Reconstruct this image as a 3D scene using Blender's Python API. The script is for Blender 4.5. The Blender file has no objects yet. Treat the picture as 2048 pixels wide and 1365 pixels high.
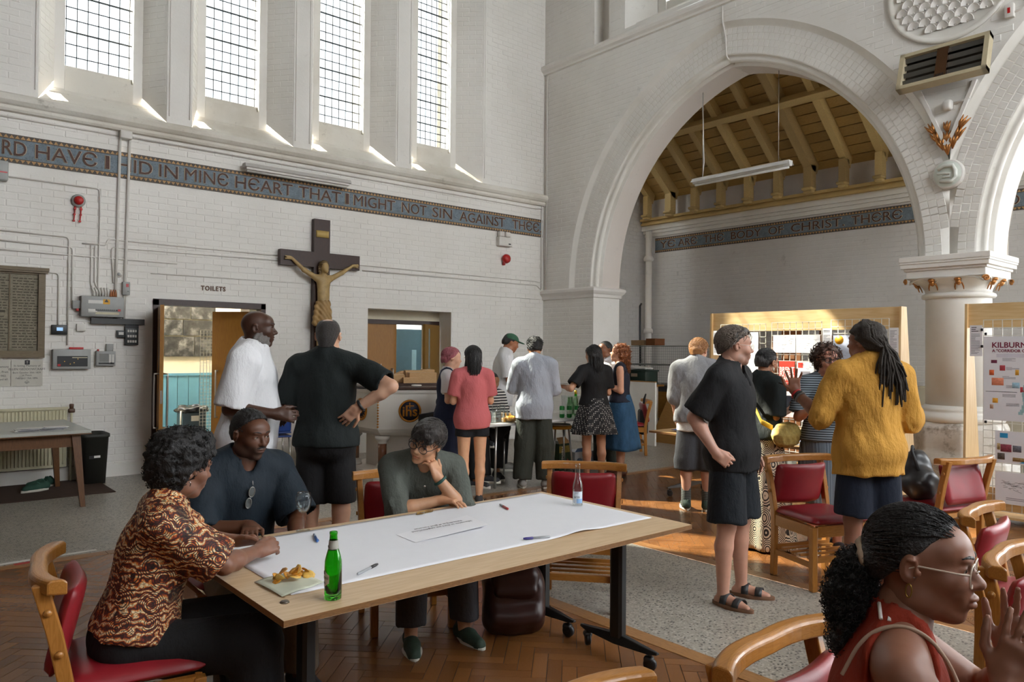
import bpy, bmesh, math, random
import numpy as np
from mathutils import Vector, Matrix, Quaternion
random.seed(7); np.random.seed(7)
S = bpy.context.scene
COL = S.collection
PI = math.pi
# ---------------------------------------------------------------- camera (level tripod height 1.6 m)
_yaw, _pit, _rol = .704065, .0128219, -.00854276
_f = Vector((math.sin(_yaw)*math.cos(_pit), math.cos(_yaw)*math.cos(_pit), math.sin(_pit)))
_r = Vector((math.cos(_yaw), -math.sin(_yaw), 0)); _d = _f.cross(_r)
_r2 = math.cos(_rol)*_r + math.sin(_rol)*_d; _d2 = -math.sin(_rol)*_r + math.cos(_rol)*_d
cam = bpy.data.objects.new('camera', bpy.data.cameras.new('camera')); COL.objects.link(cam)
cam.matrix_world = Matrix(((_r2.x,-_d2.x,-_f.x,0),(_r2.y,-_d2.y,-_f.y,0),(_r2.z,-_d2.z,-_f.z,1.6),(0,0,0,1)))
cam.data.sensor_width = 36.0; cam.data.lens = 36.0*1500.1/2048; cam.data.clip_start = .05
S.camera = cam
# ---------------------------------------------------------------- sky, sun, exposure
W = bpy.data.worlds.new('sky'); S.world = W; W.use_nodes = True
bg = W.node_tree.nodes['Background']; bg.inputs[0].default_value = (.93,.97,1,1); bg.inputs[1].default_value = 8.5
sun = bpy.data.objects.new('sun', bpy.data.lights.new('sun','SUN')); COL.objects.link(sun)
sun.data.energy = 60; sun.data.color = (1,.9,.74); sun.data.angle = .012
sun.rotation_euler = Vector((.40,-.9,-1.0)).to_track_quat('-Z','Y').to_euler()
S.view_settings.view_transform = 'Standard'; S.view_settings.look = 'None'
S.view_settings.exposure = 0.62; S.view_settings.gamma = 1; S.view_settings.use_curve_mapping = False
S.cycles.max_bounces = 10; S.cycles.diffuse_bounces = 5; S.cycles.transparent_max_bounces = 24
S.cycles.caustics_reflective = False; S.cycles.caustics_refractive = False; S.cycles.sample_clamp_indirect = 6
# hall dimensions
Y1, X2, X3 = 10.33, 9.53, 12.9
# ================================================================= materials
MATS = {}
def _nt(name):
    m = bpy.data.materials.new(name); m.use_nodes = True
    nt = m.node_tree; return m, nt, nt.nodes['Principled BSDF']
def N(nt, typ, **k):
    n = nt.nodes.new(typ)
    for a, v in k.items():
        if a == 'i':
            for q, w in v.items():
                s = n.inputs[q]
                if isinstance(w, bpy.types.NodeSocket): nt.links.new(w, s)
                else: s.default_value = w
        else: setattr(n, a, v)
    return n
def c4(c): return (c[0], c[1], c[2], 1) if len(c) == 3 else c
def hexc(h):
    v = [int(h[i:i+2], 16)/255 for i in (0, 2, 4)]
    return tuple(((x+.055)/1.055)**2.4 if x > .04045 else x/12.92 for x in v)
def mixc(nt, f, a, b, mode='MIX'):
    n = N(nt, 'ShaderNodeMix', data_type='RGBA', blend_type=mode)
    for s, v in ((n.inputs[0], f), (n.inputs[6], a), (n.inputs[7], b)):
        if isinstance(v, bpy.types.NodeSocket): nt.links.new(v, s)
        else: s.default_value = c4(v) if isinstance(v, (tuple, list)) else v
    return n.outputs[2]
def math_(nt, op, a, b=None, c=None):
    n = N(nt, 'ShaderNodeMath', operation=op)
    for s, v in zip(n.inputs, (a, b, c)):
        if v is None: continue
        if isinstance(v, bpy.types.NodeSocket): nt.links.new(v, s)
        else: s.default_value = v
    return n.outputs[0]
def ramp(nt, f, stops, interp='LINEAR'):
    n = N(nt, 'ShaderNodeValToRGB'); n.color_ramp.interpolation = interp
    e = n.color_ramp.elements
    while len(e) < len(stops): e.new(.5)
    for x, (p, c) in zip(e, stops): x.position = p; x.color = c4(c) if isinstance(c, tuple) else (c, c, c, 1)
    nt.links.new(f, n.inputs[0]); return n.outputs[0]
def coords(nt, scale=(1,1,1), world=False, rot=(0,0,0)):
    if world: src = N(nt, 'ShaderNodeNewGeometry').outputs['Position']
    else: src = N(nt, 'ShaderNodeTexCoord').outputs['Object']
    return N(nt, 'ShaderNodeMapping', i={'Vector': src, 'Scale': scale, 'Rotation': rot}).outputs[0]
def noise(nt, co, scale, detail=3, rough=.55):
    return N(nt, 'ShaderNodeTexNoise', i={'Vector': co, 'Scale': scale, 'Detail': detail, 'Roughness': rough}).outputs[0]
def bump(nt, p, h, strength=.3, dist=.01):
    n = N(nt, 'ShaderNodeBump', i={'Height': h, 'Strength': strength, 'Distance': dist}); nt.links.new(n.outputs[0], p.inputs['Normal'])
def M(name, col, rough=.6, var=.06, scale=12, metal=0, bmp=0, bscale=60, coat=0, spec=.5, sss=0, trans=0, ior=1.45, world=False, emit=0):
    """plain material with slight noise variation"""
    if name in MATS: return MATS[name]
    if isinstance(col, str): col = hexc(col)
    m, nt, p = _nt(name)
    p.inputs['Roughness'].default_value = rough; p.inputs['Metallic'].default_value = metal
    p.inputs['Coat Weight'].default_value = coat; p.inputs['Specular IOR Level'].default_value = spec
    p.inputs['Base Color'].default_value = c4(col)
    if sss: p.inputs['Subsurface Weight'].default_value = sss; p.inputs['Subsurface Radius'].default_value = (.012,.005,.003); p.inputs['Subsurface Scale'].default_value = 1
    if trans: p.inputs['Transmission Weight'].default_value = trans; p.inputs['IOR'].default_value = ior
    if emit: p.inputs['Emission Color'].default_value = c4(col); p.inputs['Emission Strength'].default_value = emit
    if var or bmp: co = coords(nt, world=world)
    if var:
        f = noise(nt, co, scale)
        nt.links.new(mixc(nt, f, tuple(max(0, x*(1-var*2)) for x in col), tuple(min(1, x*(1+var*2)) for x in col)), p.inputs['Base Color'])
    if bmp: bump(nt, p, noise(nt, co, bscale, 4), bmp, .004)
    MATS[name] = m; return m
def wood(name, c1, c2, axis=0, rough=.35, scale=1.0, coat=.0, ring=18, rand=False, world=False):
    """grain stretched along one axis, with flame figure"""
    if name in MATS: return MATS[name]
    if isinstance(c1, str): c1 = hexc(c1)
    if isinstance(c2, str): c2 = hexc(c2)
    m, nt, p = _nt(name)
    sc = [10*scale]*3; sc[axis] = 1.0*scale
    co = coords(nt, tuple(sc), world)
    if rand:
        r = math_(nt, 'ADD', N(nt, 'ShaderNodeObjectInfo').outputs['Random'], N(nt, 'ShaderNodeNewGeometry').outputs['Random Per Island'])
        r = math_(nt, 'FRACT', math_(nt, 'MULTIPLY', r, 7.31))
        co = N(nt, 'ShaderNodeVectorMath', operation='ADD', i={0: co, 1: N(nt, 'ShaderNodeCombineXYZ', i={0: math_(nt, 'MULTIPLY', r, 13.), 1: math_(nt, 'MULTIPLY', r, 29.)}).outputs[0]}).outputs[0]
    n1 = noise(nt, co, 1.1, 4, .6)
    w = math_(nt, 'FRACT', math_(nt, 'MULTIPLY', n1, ring))
    w = math_(nt, 'ABSOLUTE', math_(nt, 'SUBTRACT', w, .5))
    n2 = noise(nt, co, 9, 3)
    f = math_(nt, 'ADD', math_(nt, 'MULTIPLY', w, 1.0), math_(nt, 'MULTIPLY', n2, .55))
    col = mixc(nt, math_(nt, 'MULTIPLY', f, .95), c1, c2)
    if rand:
        col = mixc(nt, 1.0, col, ramp(nt, r, [(0, (.72,.68,.66)), (.3, (.9,.87,.85)), (.7, (1.0,.98,.95)), (1, (1.14,1.12,1.07))]), 'MULTIPLY')
    nt.links.new(col, p.inputs['Base Color'])
    p.inputs['Roughness'].default_value = rough; p.inputs['Coat Weight'].default_value = coat
    bump(nt, p, n2, .08, .002)
    MATS[name] = m; return m
# ================================================================= mesh builder
class MB:
    def __init__(s): s.v = []; s.f = []; s.sm = []
    def add(s, vs, fs, smooth=False, mat=None):
        o = len(s.v)
        for p in vs:
            p = Vector(p); s.v.append(mat @ p if mat is not None else p)
        for f in fs: s.f.append(tuple(o+i for i in f)); s.sm.append(smooth)
        return s
    def box(s, x0, x1, y0, y1, z0, z1, mat=None):
        vs = [(x0,y0,z0),(x1,y0,z0),(x1,y1,z0),(x0,y1,z0),(x0,y0,z1),(x1,y0,z1),(x1,y1,z1),(x0,y1,z1)]
        return s.add(vs, [(3,2,1,0),(4,5,6,7),(0,1,5,4),(1,2,6,5),(2,3,7,6),(3,0,4,7)], mat=mat)
    def cbox(s, c, d, rz=0, mat=None):
        m = Matrix.Translation(c) @ Matrix.Rotation(rz, 4, 'Z')
        if mat is not None: m = mat @ m
        return s.box(-d[0]/2,d[0]/2,-d[1]/2,d[1]/2,-d[2]/2,d[2]/2, m)
    def rbox(s, c, d, r=.01, n=2, mat=None):
        """rounded box (rounded in all edges)"""
        bm = bmesh.new(); bmesh.ops.create_cube(bm, size=1)
        for v in bm.verts: v.co = Vector((v.co.x*d[0], v.co.y*d[1], v.co.z*d[2]))
        bmesh.ops.bevel(bm, geom=bm.edges[:], offset=min(r, min(d)*.49), segments=n, affect='EDGES', profile=.5)
        bm.verts.index_update()
        m = Matrix.Translation(c); m = mat @ m if mat is not None else m
        s.add([v.co for v in bm.verts], [[v.index for v in f.verts] for f in bm.faces], True, m); bm.free(); return s
    def bar(s, a, b, w, h=None, up=(0,0,1), mat=None):
        """rectangular bar from a to b"""
        a = Vector(a); b = Vector(b); h = h or w; d = (b-a).normalized(); u = Vector(up)
        x = d.cross(u)
        if x.length < 1e-4: x = d.cross(Vector((1,0,0)))
        x.normalize(); z = x.cross(d).normalized()
        vs = [p + x*i*w/2 + z*j*h/2 for p in (a, b) for i, j in ((-1,-1),(1,-1),(1,1),(-1,1))]
        return s.add(vs, [(0,1,2,3),(7,6,5,4),(0,4,5,1),(1,5,6,2),(2,6,7,3),(3,7,4,0)], mat=mat)
    def tube(s, pts, r, n=8, cap=True, mat=None, closed=False, sm=True):
        """pipe along points; r scalar or list"""
        P = [Vector(p) for p in pts]; k = len(P); rs = r if isinstance(r, (list, tuple)) else [r]*k
        T = []
        for i in range(k):
            a = P[i-1] if (i or closed) else P[i]; b = P[(i+1) % k] if (i < k-1 or closed) else P[i]
            T.append((b-a).normalized() if (b-a).length > 1e-9 else Vector((0,0,1)))
        u = T[0].orthogonal().normalized(); vs = []
        for i in range(k):
            u = (u - T[i]*u.dot(T[i]))
            u = u.normalized() if u.length > 1e-6 else T[i].orthogonal().normalized()
            w = T[i].cross(u)
            for j in range(n):
                a = 2*PI*j/n; vs.append(P[i] + (u*math.cos(a)+w*math.sin(a))*rs[i])
        fs = []
        for i in range(k if closed else k-1):
            for j in range(n):
                a = i*n+j; b = i*n+(j+1) % n; c = ((i+1) % k)*n
                fs.append((a, b, c+(j+1) % n, c+j))
        if cap and not closed: fs += [tuple(range(n))[::-1], tuple(range((k-1)*n, k*n))]
        return s.add(vs, fs, sm, mat)
    def lathe(s, prof, n=24, o=(0,0,0), mat=None, sm=True, a0=0, a1=2*PI, sx=1, sy=1):
        """prof: (r,z) list around z"""
        o = Vector(o); k = len(prof); full = abs(a1-a0-2*PI) < 1e-6; m_ = n if full else n+1
        vs = [o + Vector((r*math.cos(a0+(a1-a0)*j/n)*sx, r*math.sin(a0+(a1-a0)*j/n)*sy, z)) for r, z in prof for j in range(m_)]
        fs = []
        for i in range(k-1):
            for j in range(n):
                j2 = (j+1) % m_
                fs.append((i*m_+j, i*m_+j2, (i+1)*m_+j2, (i+1)*m_+j))
        if full:
            if prof[0][0] > 1e-5: fs.append(tuple(range(m_))[::-1])
            if prof[-1][0] > 1e-5: fs.append(tuple(range((k-1)*m_, k*m_)))
        return s.add(vs, fs, sm, mat)
    def prism(s, poly, y0, y1, mat=None, sm=False):
        """poly in (x,z), extruded along y"""
        n = len(poly)
        vs = [(x,y0,z) for x,z in poly]+[(x,y1,z) for x,z in poly]
        fs = [tuple(range(n)), tuple(range(2*n-1, n-1, -1))]+[(i, n+i, n+(i+1)%n, (i+1)%n) for i in range(n)]
        return s.add(vs, fs, sm, mat)
    def loft(s, rings, cap=True, sm=True, mat=None, closed=True):
        n = len(rings[0]); vs = [p for r in rings for p in r]; fs = []
        for i in range(len(rings)-1):
            for j in range(n if closed else n-1):
                fs.append((i*n+j, i*n+(j+1)%n, (i+1)*n+(j+1)%n, (i+1)*n+j))
        if cap and closed: fs += [tuple(range(n))[::-1], tuple(range((len(rings)-1)*n, len(rings)*n))]
        return s.add(vs, fs, sm, mat)
    def mesh(s, name):
        me = bpy.data.meshes.new(name); me.from_pydata([tuple(v) for v in s.v], [], s.f)
        me.polygons.foreach_set('use_smooth', s.sm); me.update(); return me
    def build(s, name, mat, parent=None, loc=None, fix=True):
        me = s.mesh(name)
        if fix:
            bm = bmesh.new(); bm.from_mesh(me); bmesh.ops.recalc_face_normals(bm, faces=bm.faces); bm.to_mesh(me); bm.free()
        return ob(name, me, mat, parent, loc)
def ob(name, me, mat, parent=None, loc=None):
    if mat is not None and hasattr(me, 'materials') and not me.materials: me.materials.append(mat)
    o = bpy.data.objects.new(name, me); COL.objects.link(o)
    if parent is not None: o.parent = parent
    if loc is not None: o.location = loc
    return o
def tag(o, label, cat, group=None):
    o['label'] = label; o['category'] = cat
    if group: o['group'] = group
    return o
def thing(name, label, cat, loc=(0,0,0), rz=0, group=None):
    o = bpy.data.objects.new(name, None); COL.objects.link(o); o.location = loc; o.rotation_euler = (0,0,rz); o.empty_display_size = .1
    return tag(o, label, cat, group)
def struct(o, label=None, cat=None):
    o['kind'] = 'structure'
    if label: o['label'] = label
    return o
def dup(root, loc, rz, label, group=None):
    r = root.copy(); COL.objects.link(r); r.location = loc; r.rotation_euler = (0,0,rz); r['label'] = label
    if group: r['group'] = group
    for ch in list(root.children):
        c = ch.copy(); COL.objects.link(c); c.parent = r
        for g in list(ch.children):
            d = g.copy(); COL.objects.link(d); d.parent = c
    return r
FONTS = {}
def text(name, body, size, mat, parent, mtx, ext=.0015, align='CENTER', offset=0, sp=1.0, sx=1.0, bold=0):
    """lettering: a text body lying in local XY of mtx, turned to mesh"""
    cu = bpy.data.curves.new(name, 'FONT'); cu.body = body; cu.size = size; cu.extrude = ext; cu.align_x = align; cu.align_y = 'CENTER'
    cu.offset = offset; cu.bevel_depth = bold; cu.bevel_resolution = 0; cu.space_character = sp; cu.resolution_u = 3
    o = bpy.data.objects.new(name, cu); COL.objects.link(o)
    dg = bpy.context.evaluated_depsgraph_get(); me = bpy.data.meshes.new_from_object(o.evaluated_get(dg))
    bpy.data.objects.remove(o); bpy.data.curves.remove(cu)
    me.transform(mtx @ Matrix.Diagonal((sx,1,1,1)))
    return ob(name, me, mat, parent)
def frame(o, x, y):
    """matrix with local X -> x, local Y -> y, origin o"""
    x = Vector(x).normalized(); y = Vector(y).normalized(); z = x.cross(y)
    return Matrix(((x.x,y.x,z.x,o[0]),(x.y,y.y,z.y,o[1]),(x.z,y.z,z.z,o[2]),(0,0,0,1)))
def bevel(o, w=.004, seg=2):
    m = o.modifiers.new('bevel', 'BEVEL'); m.width = w; m.segments = seg; m.limit_method = 'ANGLE'; return o
CAMP = Vector((0,0,1.6))
def inview(p, pad=60):
    q = Vector(p)-CAMP; z = q.dot(_f)
    if z < .1: return False
    x = 1024+1500.1*q.dot(_r2)/z; y = 682.5+1500.1*q.dot(_d2)/z
    return -pad < x < 2048+pad and -pad < y < 1365+pad
# ================================================================= structure materials
def paint_mat(name, base, dirt, amt=.5, bmp=.25, rough=.55, spl=.62):
    m, nt, p = _nt(name); co = coords(nt, world=True)
    big = noise(nt, co, .9, 5, .6); fine = noise(nt, co, 38, 3, .6); mid = noise(nt, co, 6, 6, .7)
    f = math_(nt, 'MULTIPLY', ramp(nt, big, [(.42, 0.), (.72, 1.)]), amt)
    c = mixc(nt, f, base, dirt)
    spots = ramp(nt, mid, [(spl, 0.), (spl+.12, 1.)])
    c = mixc(nt, math_(nt, 'MULTIPLY', spots, amt*.8), c, tuple(x*.55 for x in dirt))
    nt.links.new(c, p.inputs['Base Color']); p.inputs['Roughness'].default_value = rough
    bump(nt, p, math_(nt, 'ADD', math_(nt, 'MULTIPLY', mid, .6), fine), bmp, .006)
    MATS[name] = m; return m
WHITE = paint_mat('white_brick_paint', hexc('e3e0da'), hexc('c9c4ba'), .35)
SHADEDW = paint_mat('aisle_shaded_white_paint', hexc('d6d3d0'), hexc('bcb8b3'), .5)  # white paint too, aisle shade put into the greyer colour
STONE = paint_mat('white_stone_paint', hexc('e6e3dc'), hexc('bdb5a5'), .45, .12, .45, .66)
SILLM = paint_mat('flaking_sill_paint', hexc('dcd8ce'), hexc('aca08c'), .55, .4, .7, .60)
SMOOTH = paint_mat('white_smooth_paint', hexc('e4e0da'), hexc('d0ccc4'), .3, .06, .4)
BASEP = paint_mat('chipped_base_paint', hexc('dedbd5'), hexc('9d8c72'), .9, .3, .5, .54)
SOFF = paint_mat('soffit_pinkish_paint', hexc('d9d0c8'), hexc('c9beb4'), .3, .08, .5)
# ---------------------------------------------------------------- brick layer
def unit_brick():
    b = MB(); i = .47
    b.add([(-.5,-.5,-.2),(.5,-.5,-.2),(.5,.5,-.2),(-.5,.5,-.2),(-i,-i*.96,1),(i,-i*.96,1),(i,i*.96,1),(-i,i*.96,1)],
          [(4,5,6,7),(0,1,5,4),(1,2,6,5),(2,3,7,6),(3,0,4,7)])
    return b
_ub = unit_brick()
def lay(parent, items, mat, keep, name='brick', rest='brickwork', me=None, builder=None):
    """items: list of 4x4 matrices (unit brick -> parent's world).  nearest in view become objects"""
    builder = builder or _ub
    idx = sorted(range(len(items)), key=lambda i: (not inview(items[i].translation), (items[i].translation-CAMP).length))
    near = idx[:keep]; far = idx[keep:]
    me = builder.mesh(name); me.materials.append(mat)
    for i in near:
        o = bpy.data.objects.new(name, me); COL.objects.link(o); o.parent = parent; o.matrix_local = items[i]
    if far:
        b = MB(); B = np.array([tuple(v) for v in builder.v]); nv = len(B); vs = []; fs = []
        for k, i in enumerate(far):
            A = np.array(items[i]); vs.append(B @ A[:3,:3].T + A[:3,3]); fs += [tuple(k*nv+j for j in f) for f in builder.f]
        m2 = bpy.data.meshes.new(rest); m2.from_pydata(np.concatenate(vs).tolist(), [], fs); m2.materials.append(mat); m2.update()
        o = ob(rest, m2, None, parent); o['kind'] = 'stuff'
def brick_mats(fr, u0, u1, v0, v1, test, bw=.225, bh=.073, j=.009, d=.0035):
    out = []; row = 0; v = v0
    while v + bh < v1 + .001:
        u = u0 - (bw/2 if row % 2 else 0)
        while u < u1:
            a, b = max(u, u0), min(u+bw, u1)
            if b-a > .05 and test(a, b, v, v+bh):
                out.append(fr @ Matrix.Translation(((a+b)/2, v+bh/2+random.uniform(-.0015,.0015), 0)) @ Matrix.Rotation(random.uniform(-.008,.008), 4, 'Z') @ Matrix.Diagonal((b-a, bh, d*random.uniform(.5,1.4), 1)))
            u += bw + j
        v += bh + j; row += 1
    return out
# ================================================================= end wall with the lancet windows (plane y = Y1)
WIN = [(1.42,2.85,1.743,2.523),(3.165,4.58,3.44,4.20),(4.86,6.30,5.144,5.905),(6.60,8.076,6.922,7.607)]
XL = -3.2
HTOP = 11.0
openings = [(2.73,4.18,0,2.23),(5.83,7.42,0,2.24)] + [(a,b,4.53,9.4) for a,b,_,_ in WIN]
def wall_cells(b, us, vs, holes, put):
    us = sorted(set(us)); vs = sorted(set(vs))
    for a, c in zip(us, us[1:]):
        for e, g in zip(vs, vs[1:]):
            if any(h[0] < (a+c)/2 < h[1] and h[2] < (e+g)/2 < h[3] for h in holes): continue
            put(a, c, e, g)
b = MB()
us = [XL, X2]+[x for h in openings for x in h[:2]]; vs = [0,HTOP]+[x for h in openings for x in h[2:]]
wall_cells(b, us, vs, openings, lambda a,c,e,g: b.add([(a,Y1,e),(c,Y1,e),(c,Y1,g),(a,Y1,g)], [(0,1,2,3)]))
# door reveals and the outer leaf
for x0,x1,_,zt in openings[:2]:
    b.add([(x0,Y1,0),(x0,Y1+.55,0),(x0,Y1+.55,zt),(x0,Y1,zt)], [(0,1,2,3)]); b.add([(x1,Y1,0),(x1,Y1+.55,0),(x1,Y1+.55,zt),(x1,Y1,zt)], [(0,1,2,3)])
    b.add([(x0,Y1,zt),(x1,Y1,zt),(x1,Y1+.55,zt),(x0,Y1+.55,zt)], [(0,1,2,3)])
# outer leaf keeps the daylight out around the glass
hol2 = [(o[0],o[1],o[2],o[3]) for o in openings[:2]]+[(g0-.55,g1+.1,5.0,10.4) for _,_,g0,g1 in WIN]
us2 = [XL, X3+.4]+[x for h in hol2 for x in h[:2]]; vs2 = [-.1,HTOP]+[x for h in hol2 for x in h[2:]]
wall_cells(b, us2, vs2, hol2, lambda a,c,e,g: b.add([(a,Y1+.9,e),(c,Y1+.9,e),(c,Y1+.9,g),(a,Y1+.9,g)], [(0,1,2,3)]))
wall1 = struct(b.build('wall_end', WHITE, fix=False), 'white painted brick end wall with tall lancet windows')
# painted bricks
FR1 = frame((0,Y1,0), (1,0,0), (0,0,1))   # z axis -> -y (into the room)
def t1(a, c, e, g):
    if g > 4.28 and e < 4.56: return False
    if g > 3.70 and e < 4.07: return False
    for h in openings:
        if a < h[1]+.02 and c > h[0]-.02 and e < h[3]+.02 and g > h[2]-.02: return False
    if 1.42 < (a+c)/2 < 8.07 and g > 4.5: return False
    return True
items = brick_mats(FR1, .3, 9.50, .02, 8.2, t1)
# splayed window reveals are bricked too
for a,c,g0,g1 in WIN:
    for (xa, xb, sgn) in ((a, g0-.1, 1), (c, g1+.1, -1)):
        L = math.hypot(xb-xa, .36); ux = Vector((xb-xa, .36, 0)).normalized()
        fr = frame((xa,Y1,0), ux, (0,0,1)) if sgn > 0 else frame((xb,Y1+.36,0), -ux, (0,0,1))
        if sgn > 0: tt = lambda p,q,e,g: e > 4.60+.95*max(p,q)
        else: tt = lambda p,q,e,g, L=L: e > 4.60+.95*(L-min(p,q))
        items += brick_mats(fr, .02, L-.02, 4.6, 8.0, tt)
lay(wall1, items, WHITE, 300)
# lancet windows : splays, sloping sills, stone frames, leaded panes
LEAD = M('lead_came', (.035,.04,.045), .6, 0); 
def glass_mat(name='window_glass', tr=.9):
    m = bpy.data.materials.new(name); m.use_nodes = True; nt = m.node_tree; nt.nodes.clear()
    o = N(nt, 'ShaderNodeOutputMaterial'); t = N(nt, 'ShaderNodeBsdfTransparent', i={0: (tr,tr*1.04,tr*1.05,1)}); g = N(nt, 'ShaderNodeBsdfGlossy', i={'Roughness': .1})
    x = N(nt, 'ShaderNodeMixShader', i={0: .06, 1: t.outputs[0], 2: g.outputs[0]}); nt.links.new(x.outputs[0], o.inputs[0]); return m
GLASS = glass_mat(); OBSC = glass_mat('obscured_glass', .5)
pane_me = None
for k, (a,c,g0,g1) in enumerate(WIN):
    w = struct(thing('window_%d' % (k+1), 'tall leaded lancet window, %s from the left' % ['first','second','third','fourth'][k], 'window', (0,0,0)))
    del w['category']
    yi, yg, zt = Y1+.36, Y1+.45, 9.3
    f0, f1 = g0-.1, g1+.1
    s = MB()
    s.add([(a,Y1,4.53),(f0,yi,4.9),(f0,yi,zt),(a,Y1,9.4)], [(0,1,2,3)]); s.add([(c,Y1,4.53),(f1,yi,4.9),(f1,yi,zt),(c,Y1,9.4)], [(3,2,1,0)])
    s.add([(a,Y1,9.4),(c,Y1,9.4),(f1,yi,zt),(f0,yi,zt)], [(0,1,2,3)])
    s.build('splay', WHITE, w, fix=False)
    s = MB()      # stepped sloping sill
    pr = [(Y1-.02,4.50),(Y1+.02,4.545),(Y1+.10,4.60),(Y1+.22,4.70),(Y1+.235,4.72),(Y1+.27,4.725),(Y1+.285,4.76),(Y1+.33,4.775),(Y1+.34,4.80),(yi,4.81)]
    for q, (p0, p1) in enumerate(zip(pr, pr[1:])):
        def xs(y): t = min(1, max(0, (y-Y1)/.36)); return a+(f0-a)*t, c+(f1-c)*t
        l0, r0 = xs(p0[0]); l1, r1 = xs(p1[0])
        n = 10
        for i in range(n):
            t0, t1_ = i/n, (i+1)/n
            s.add([(l0+(r0-l0)*t0,p0[0],p0[1]),(l0+(r0-l0)*t1_,p0[0],p0[1]),(l1+(r1-l1)*t1_,p1[0],p1[1]),(l1+(r1-l1)*t0,p1[0],p1[1])], [(0,1,2,3)])
    s.build('window_sill', SILLM, w, fix=False)
    s = MB(); s.box(f0-.02,g0,yi-.02,Y1+.62,4.78,zt); s.box(g1,f1+.02,yi-.02,Y1+.62,4.78,zt)
    s.build('stone_jamb', STONE, w)
    s = MB(); s.box(g0,g1,yi-.03,Y1+.62,4.78,5.03); s.prism([(g0,5.03),(g1,5.03),(g1,5.12),(g0,5.12)], yi+.05, Y1+.62)
    s.build('stone_apron', SILLM, w)
    # leaded lights
    nc = 6 if k < 2 else 6; cw = (g1-g0-.05)/nc; ch = cw*1.28 if k == 0 else cw*1.22
    pm = MB().box(-cw/2+.004, cw/2-.004, -.002, .002, -ch/2+.004, ch/2-.004).mesh('pane'); pm.materials.append(OBSC)
    z = 5.1; r = 0; lead = MB()
    while z < 9.3:
        for i in range(nc):
            if 1:
                o = bpy.data.objects.new('pane', pm); COL.objects.link(o); o.parent = w
                o.location = (g0+.025+cw*(i+.5), yg, z+ch/2); o.rotation_euler = (random.uniform(-.02,.02),0,random.uniform(-.02,.02))
        lead.bar((g0,yg,z),(g1,yg,z), .020 if r % 3 == 0 and r else .010, .012)
        z += ch; r += 1
    for i in range(nc+1): lead.bar((g0+.025+cw*i,yg,5.1),(g0+.025+cw*i,yg,9.3), .010, .010)
    lead.build('lead_came', LEAD, w)
    sb = MB(); z = 5.1+ch*3
    while z < 9.2: sb.tube([(g0-.01,yg-.02,z),(g1+.01,yg-.02,z)], .007, 6); z += ch*3
    sb.build('saddle_bar', LEAD, w)
# pier corner beads
s = MB()
for a,c,_,_ in WIN:
    for x in (a-.03, c+.03): s.tube([(x,Y1-.002,4.62),(x,Y1-.002,9)], .008, 6)
struct(s.build('trim_1', SMOOTH, wall1))
# string course under the windows
s = MB(); prf = [(0,4.30),(.05,4.31),(.065,4.335),(.06,4.37),(.085,4.385),(.115,4.42),(.12,4.455),(.105,4.49),(.06,4.515),(0,4.53)]
for (p,q),(p2,q2) in zip(prf, prf[1:]):
    s.add([(XL,Y1-p,q),(X2,Y1-p,q),(X2,Y1-p2,q2),(XL,Y1-p2,q2)], [(0,1,2,3)], True)
struct(s.build('trim_2', SILLM, fix=False), 'moulded string course below the lancet windows')
# ================================================================= painted scripture bands
def band_mat(name, col):
    m, nt, p = _nt(name); co = coords(nt, world=True)
    n1 = noise(nt, co, 14, 5, .7); n2 = noise(nt, co, 70, 2)
    c = mixc(nt, ramp(nt, n1, [(.35,0.),(.7,1.)]), col, tuple(x*1.5 for x in col))
    c = mixc(nt, ramp(nt, n2, [(.56,0.),(.7,.7)]), c, tuple(x*.45 for x in col))
    nt.links.new(c, p.inputs['Base Color']); p.inputs['Roughness'].default_value = .7; return m
BLUEB = band_mat('band_blue', hexc('67737c')); GOLDB = band_mat('band_ochre', hexc('a8845a')); DARKB = band_mat('band_edge', hexc('4c4640'))
BROWNL = band_mat('letter_oxide', hexc('4a3129')); CREAML = M('letter_outline', hexc('c9b79b'), .7)
def scripture(parent, fr, L, h, words, size, label):
    """fr: local x along band from its start, y up, z out; words = [(centre, text, width)]"""
    t = thing('inscription_band', label, 'inscription'); t.parent = None
    s = MB(); s.box(0, L, -h/2, h/2, 0, .004, fr); s.build('band_field', BLUEB, t)
    for sg in (1, -1):
        s = MB(); s.box(0, L, sg*h/2-.028, sg*h/2+.028, .001, .006, fr); s.build('band_border', DARKB, t)
        s = MB(); n = int(L/.055)
        for i in range(n):
            u = (i+.5)*L/n; w = L/n*.46; y0 = sg*h/2-.018*sg; y1 = sg*h/2+.02*sg
            s.add([(u-w,y0,.0075),(u+w,y0,.0075),(u,y1,.0075),(u-w,y0,.005),(u+w,y0,.005),(u,y1,.005)], [(0,1,2),(0,1,4,3),(1,2,5,4),(2,0,3,5)], mat=fr)
        o = s.build('sawtooth_ornament', GOLDB, t); o['kind'] = 'stuff'
    for (u, w, body) in words:
        mx = fr @ Matrix.Translation((u,-.004,.008)); 
        a = text('lettering_outline', body, size, CREAML, t, mx @ Matrix.Translation((0,0,-.002)), .001, 'CENTER', 0, bold=.0042)
        o = text('lettering', body, size, BROWNL, t, mx @ Matrix.Translation((0,0,.004)), .002, 'CENTER', 0)
        for q in (a, o):   # fit to the word's painted width
            xs = [(fr.inverted() @ v.co).x for v in q.data.vertices]; ww = max(xs)-min(xs); cc = (max(xs)+min(xs))/2
            A = fr @ Matrix.Translation((u,0,0)) @ Matrix.Diagonal((w/ww if q is o else (w+.016)/ww,1,1,1)) @ Matrix.Translation((-cc,0,0)) @ fr.inverted()
            q.data.transform(A)
    return t
FB1 = frame((0,Y1-.004,3.885), (1,0,0), (0,0,1))
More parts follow.
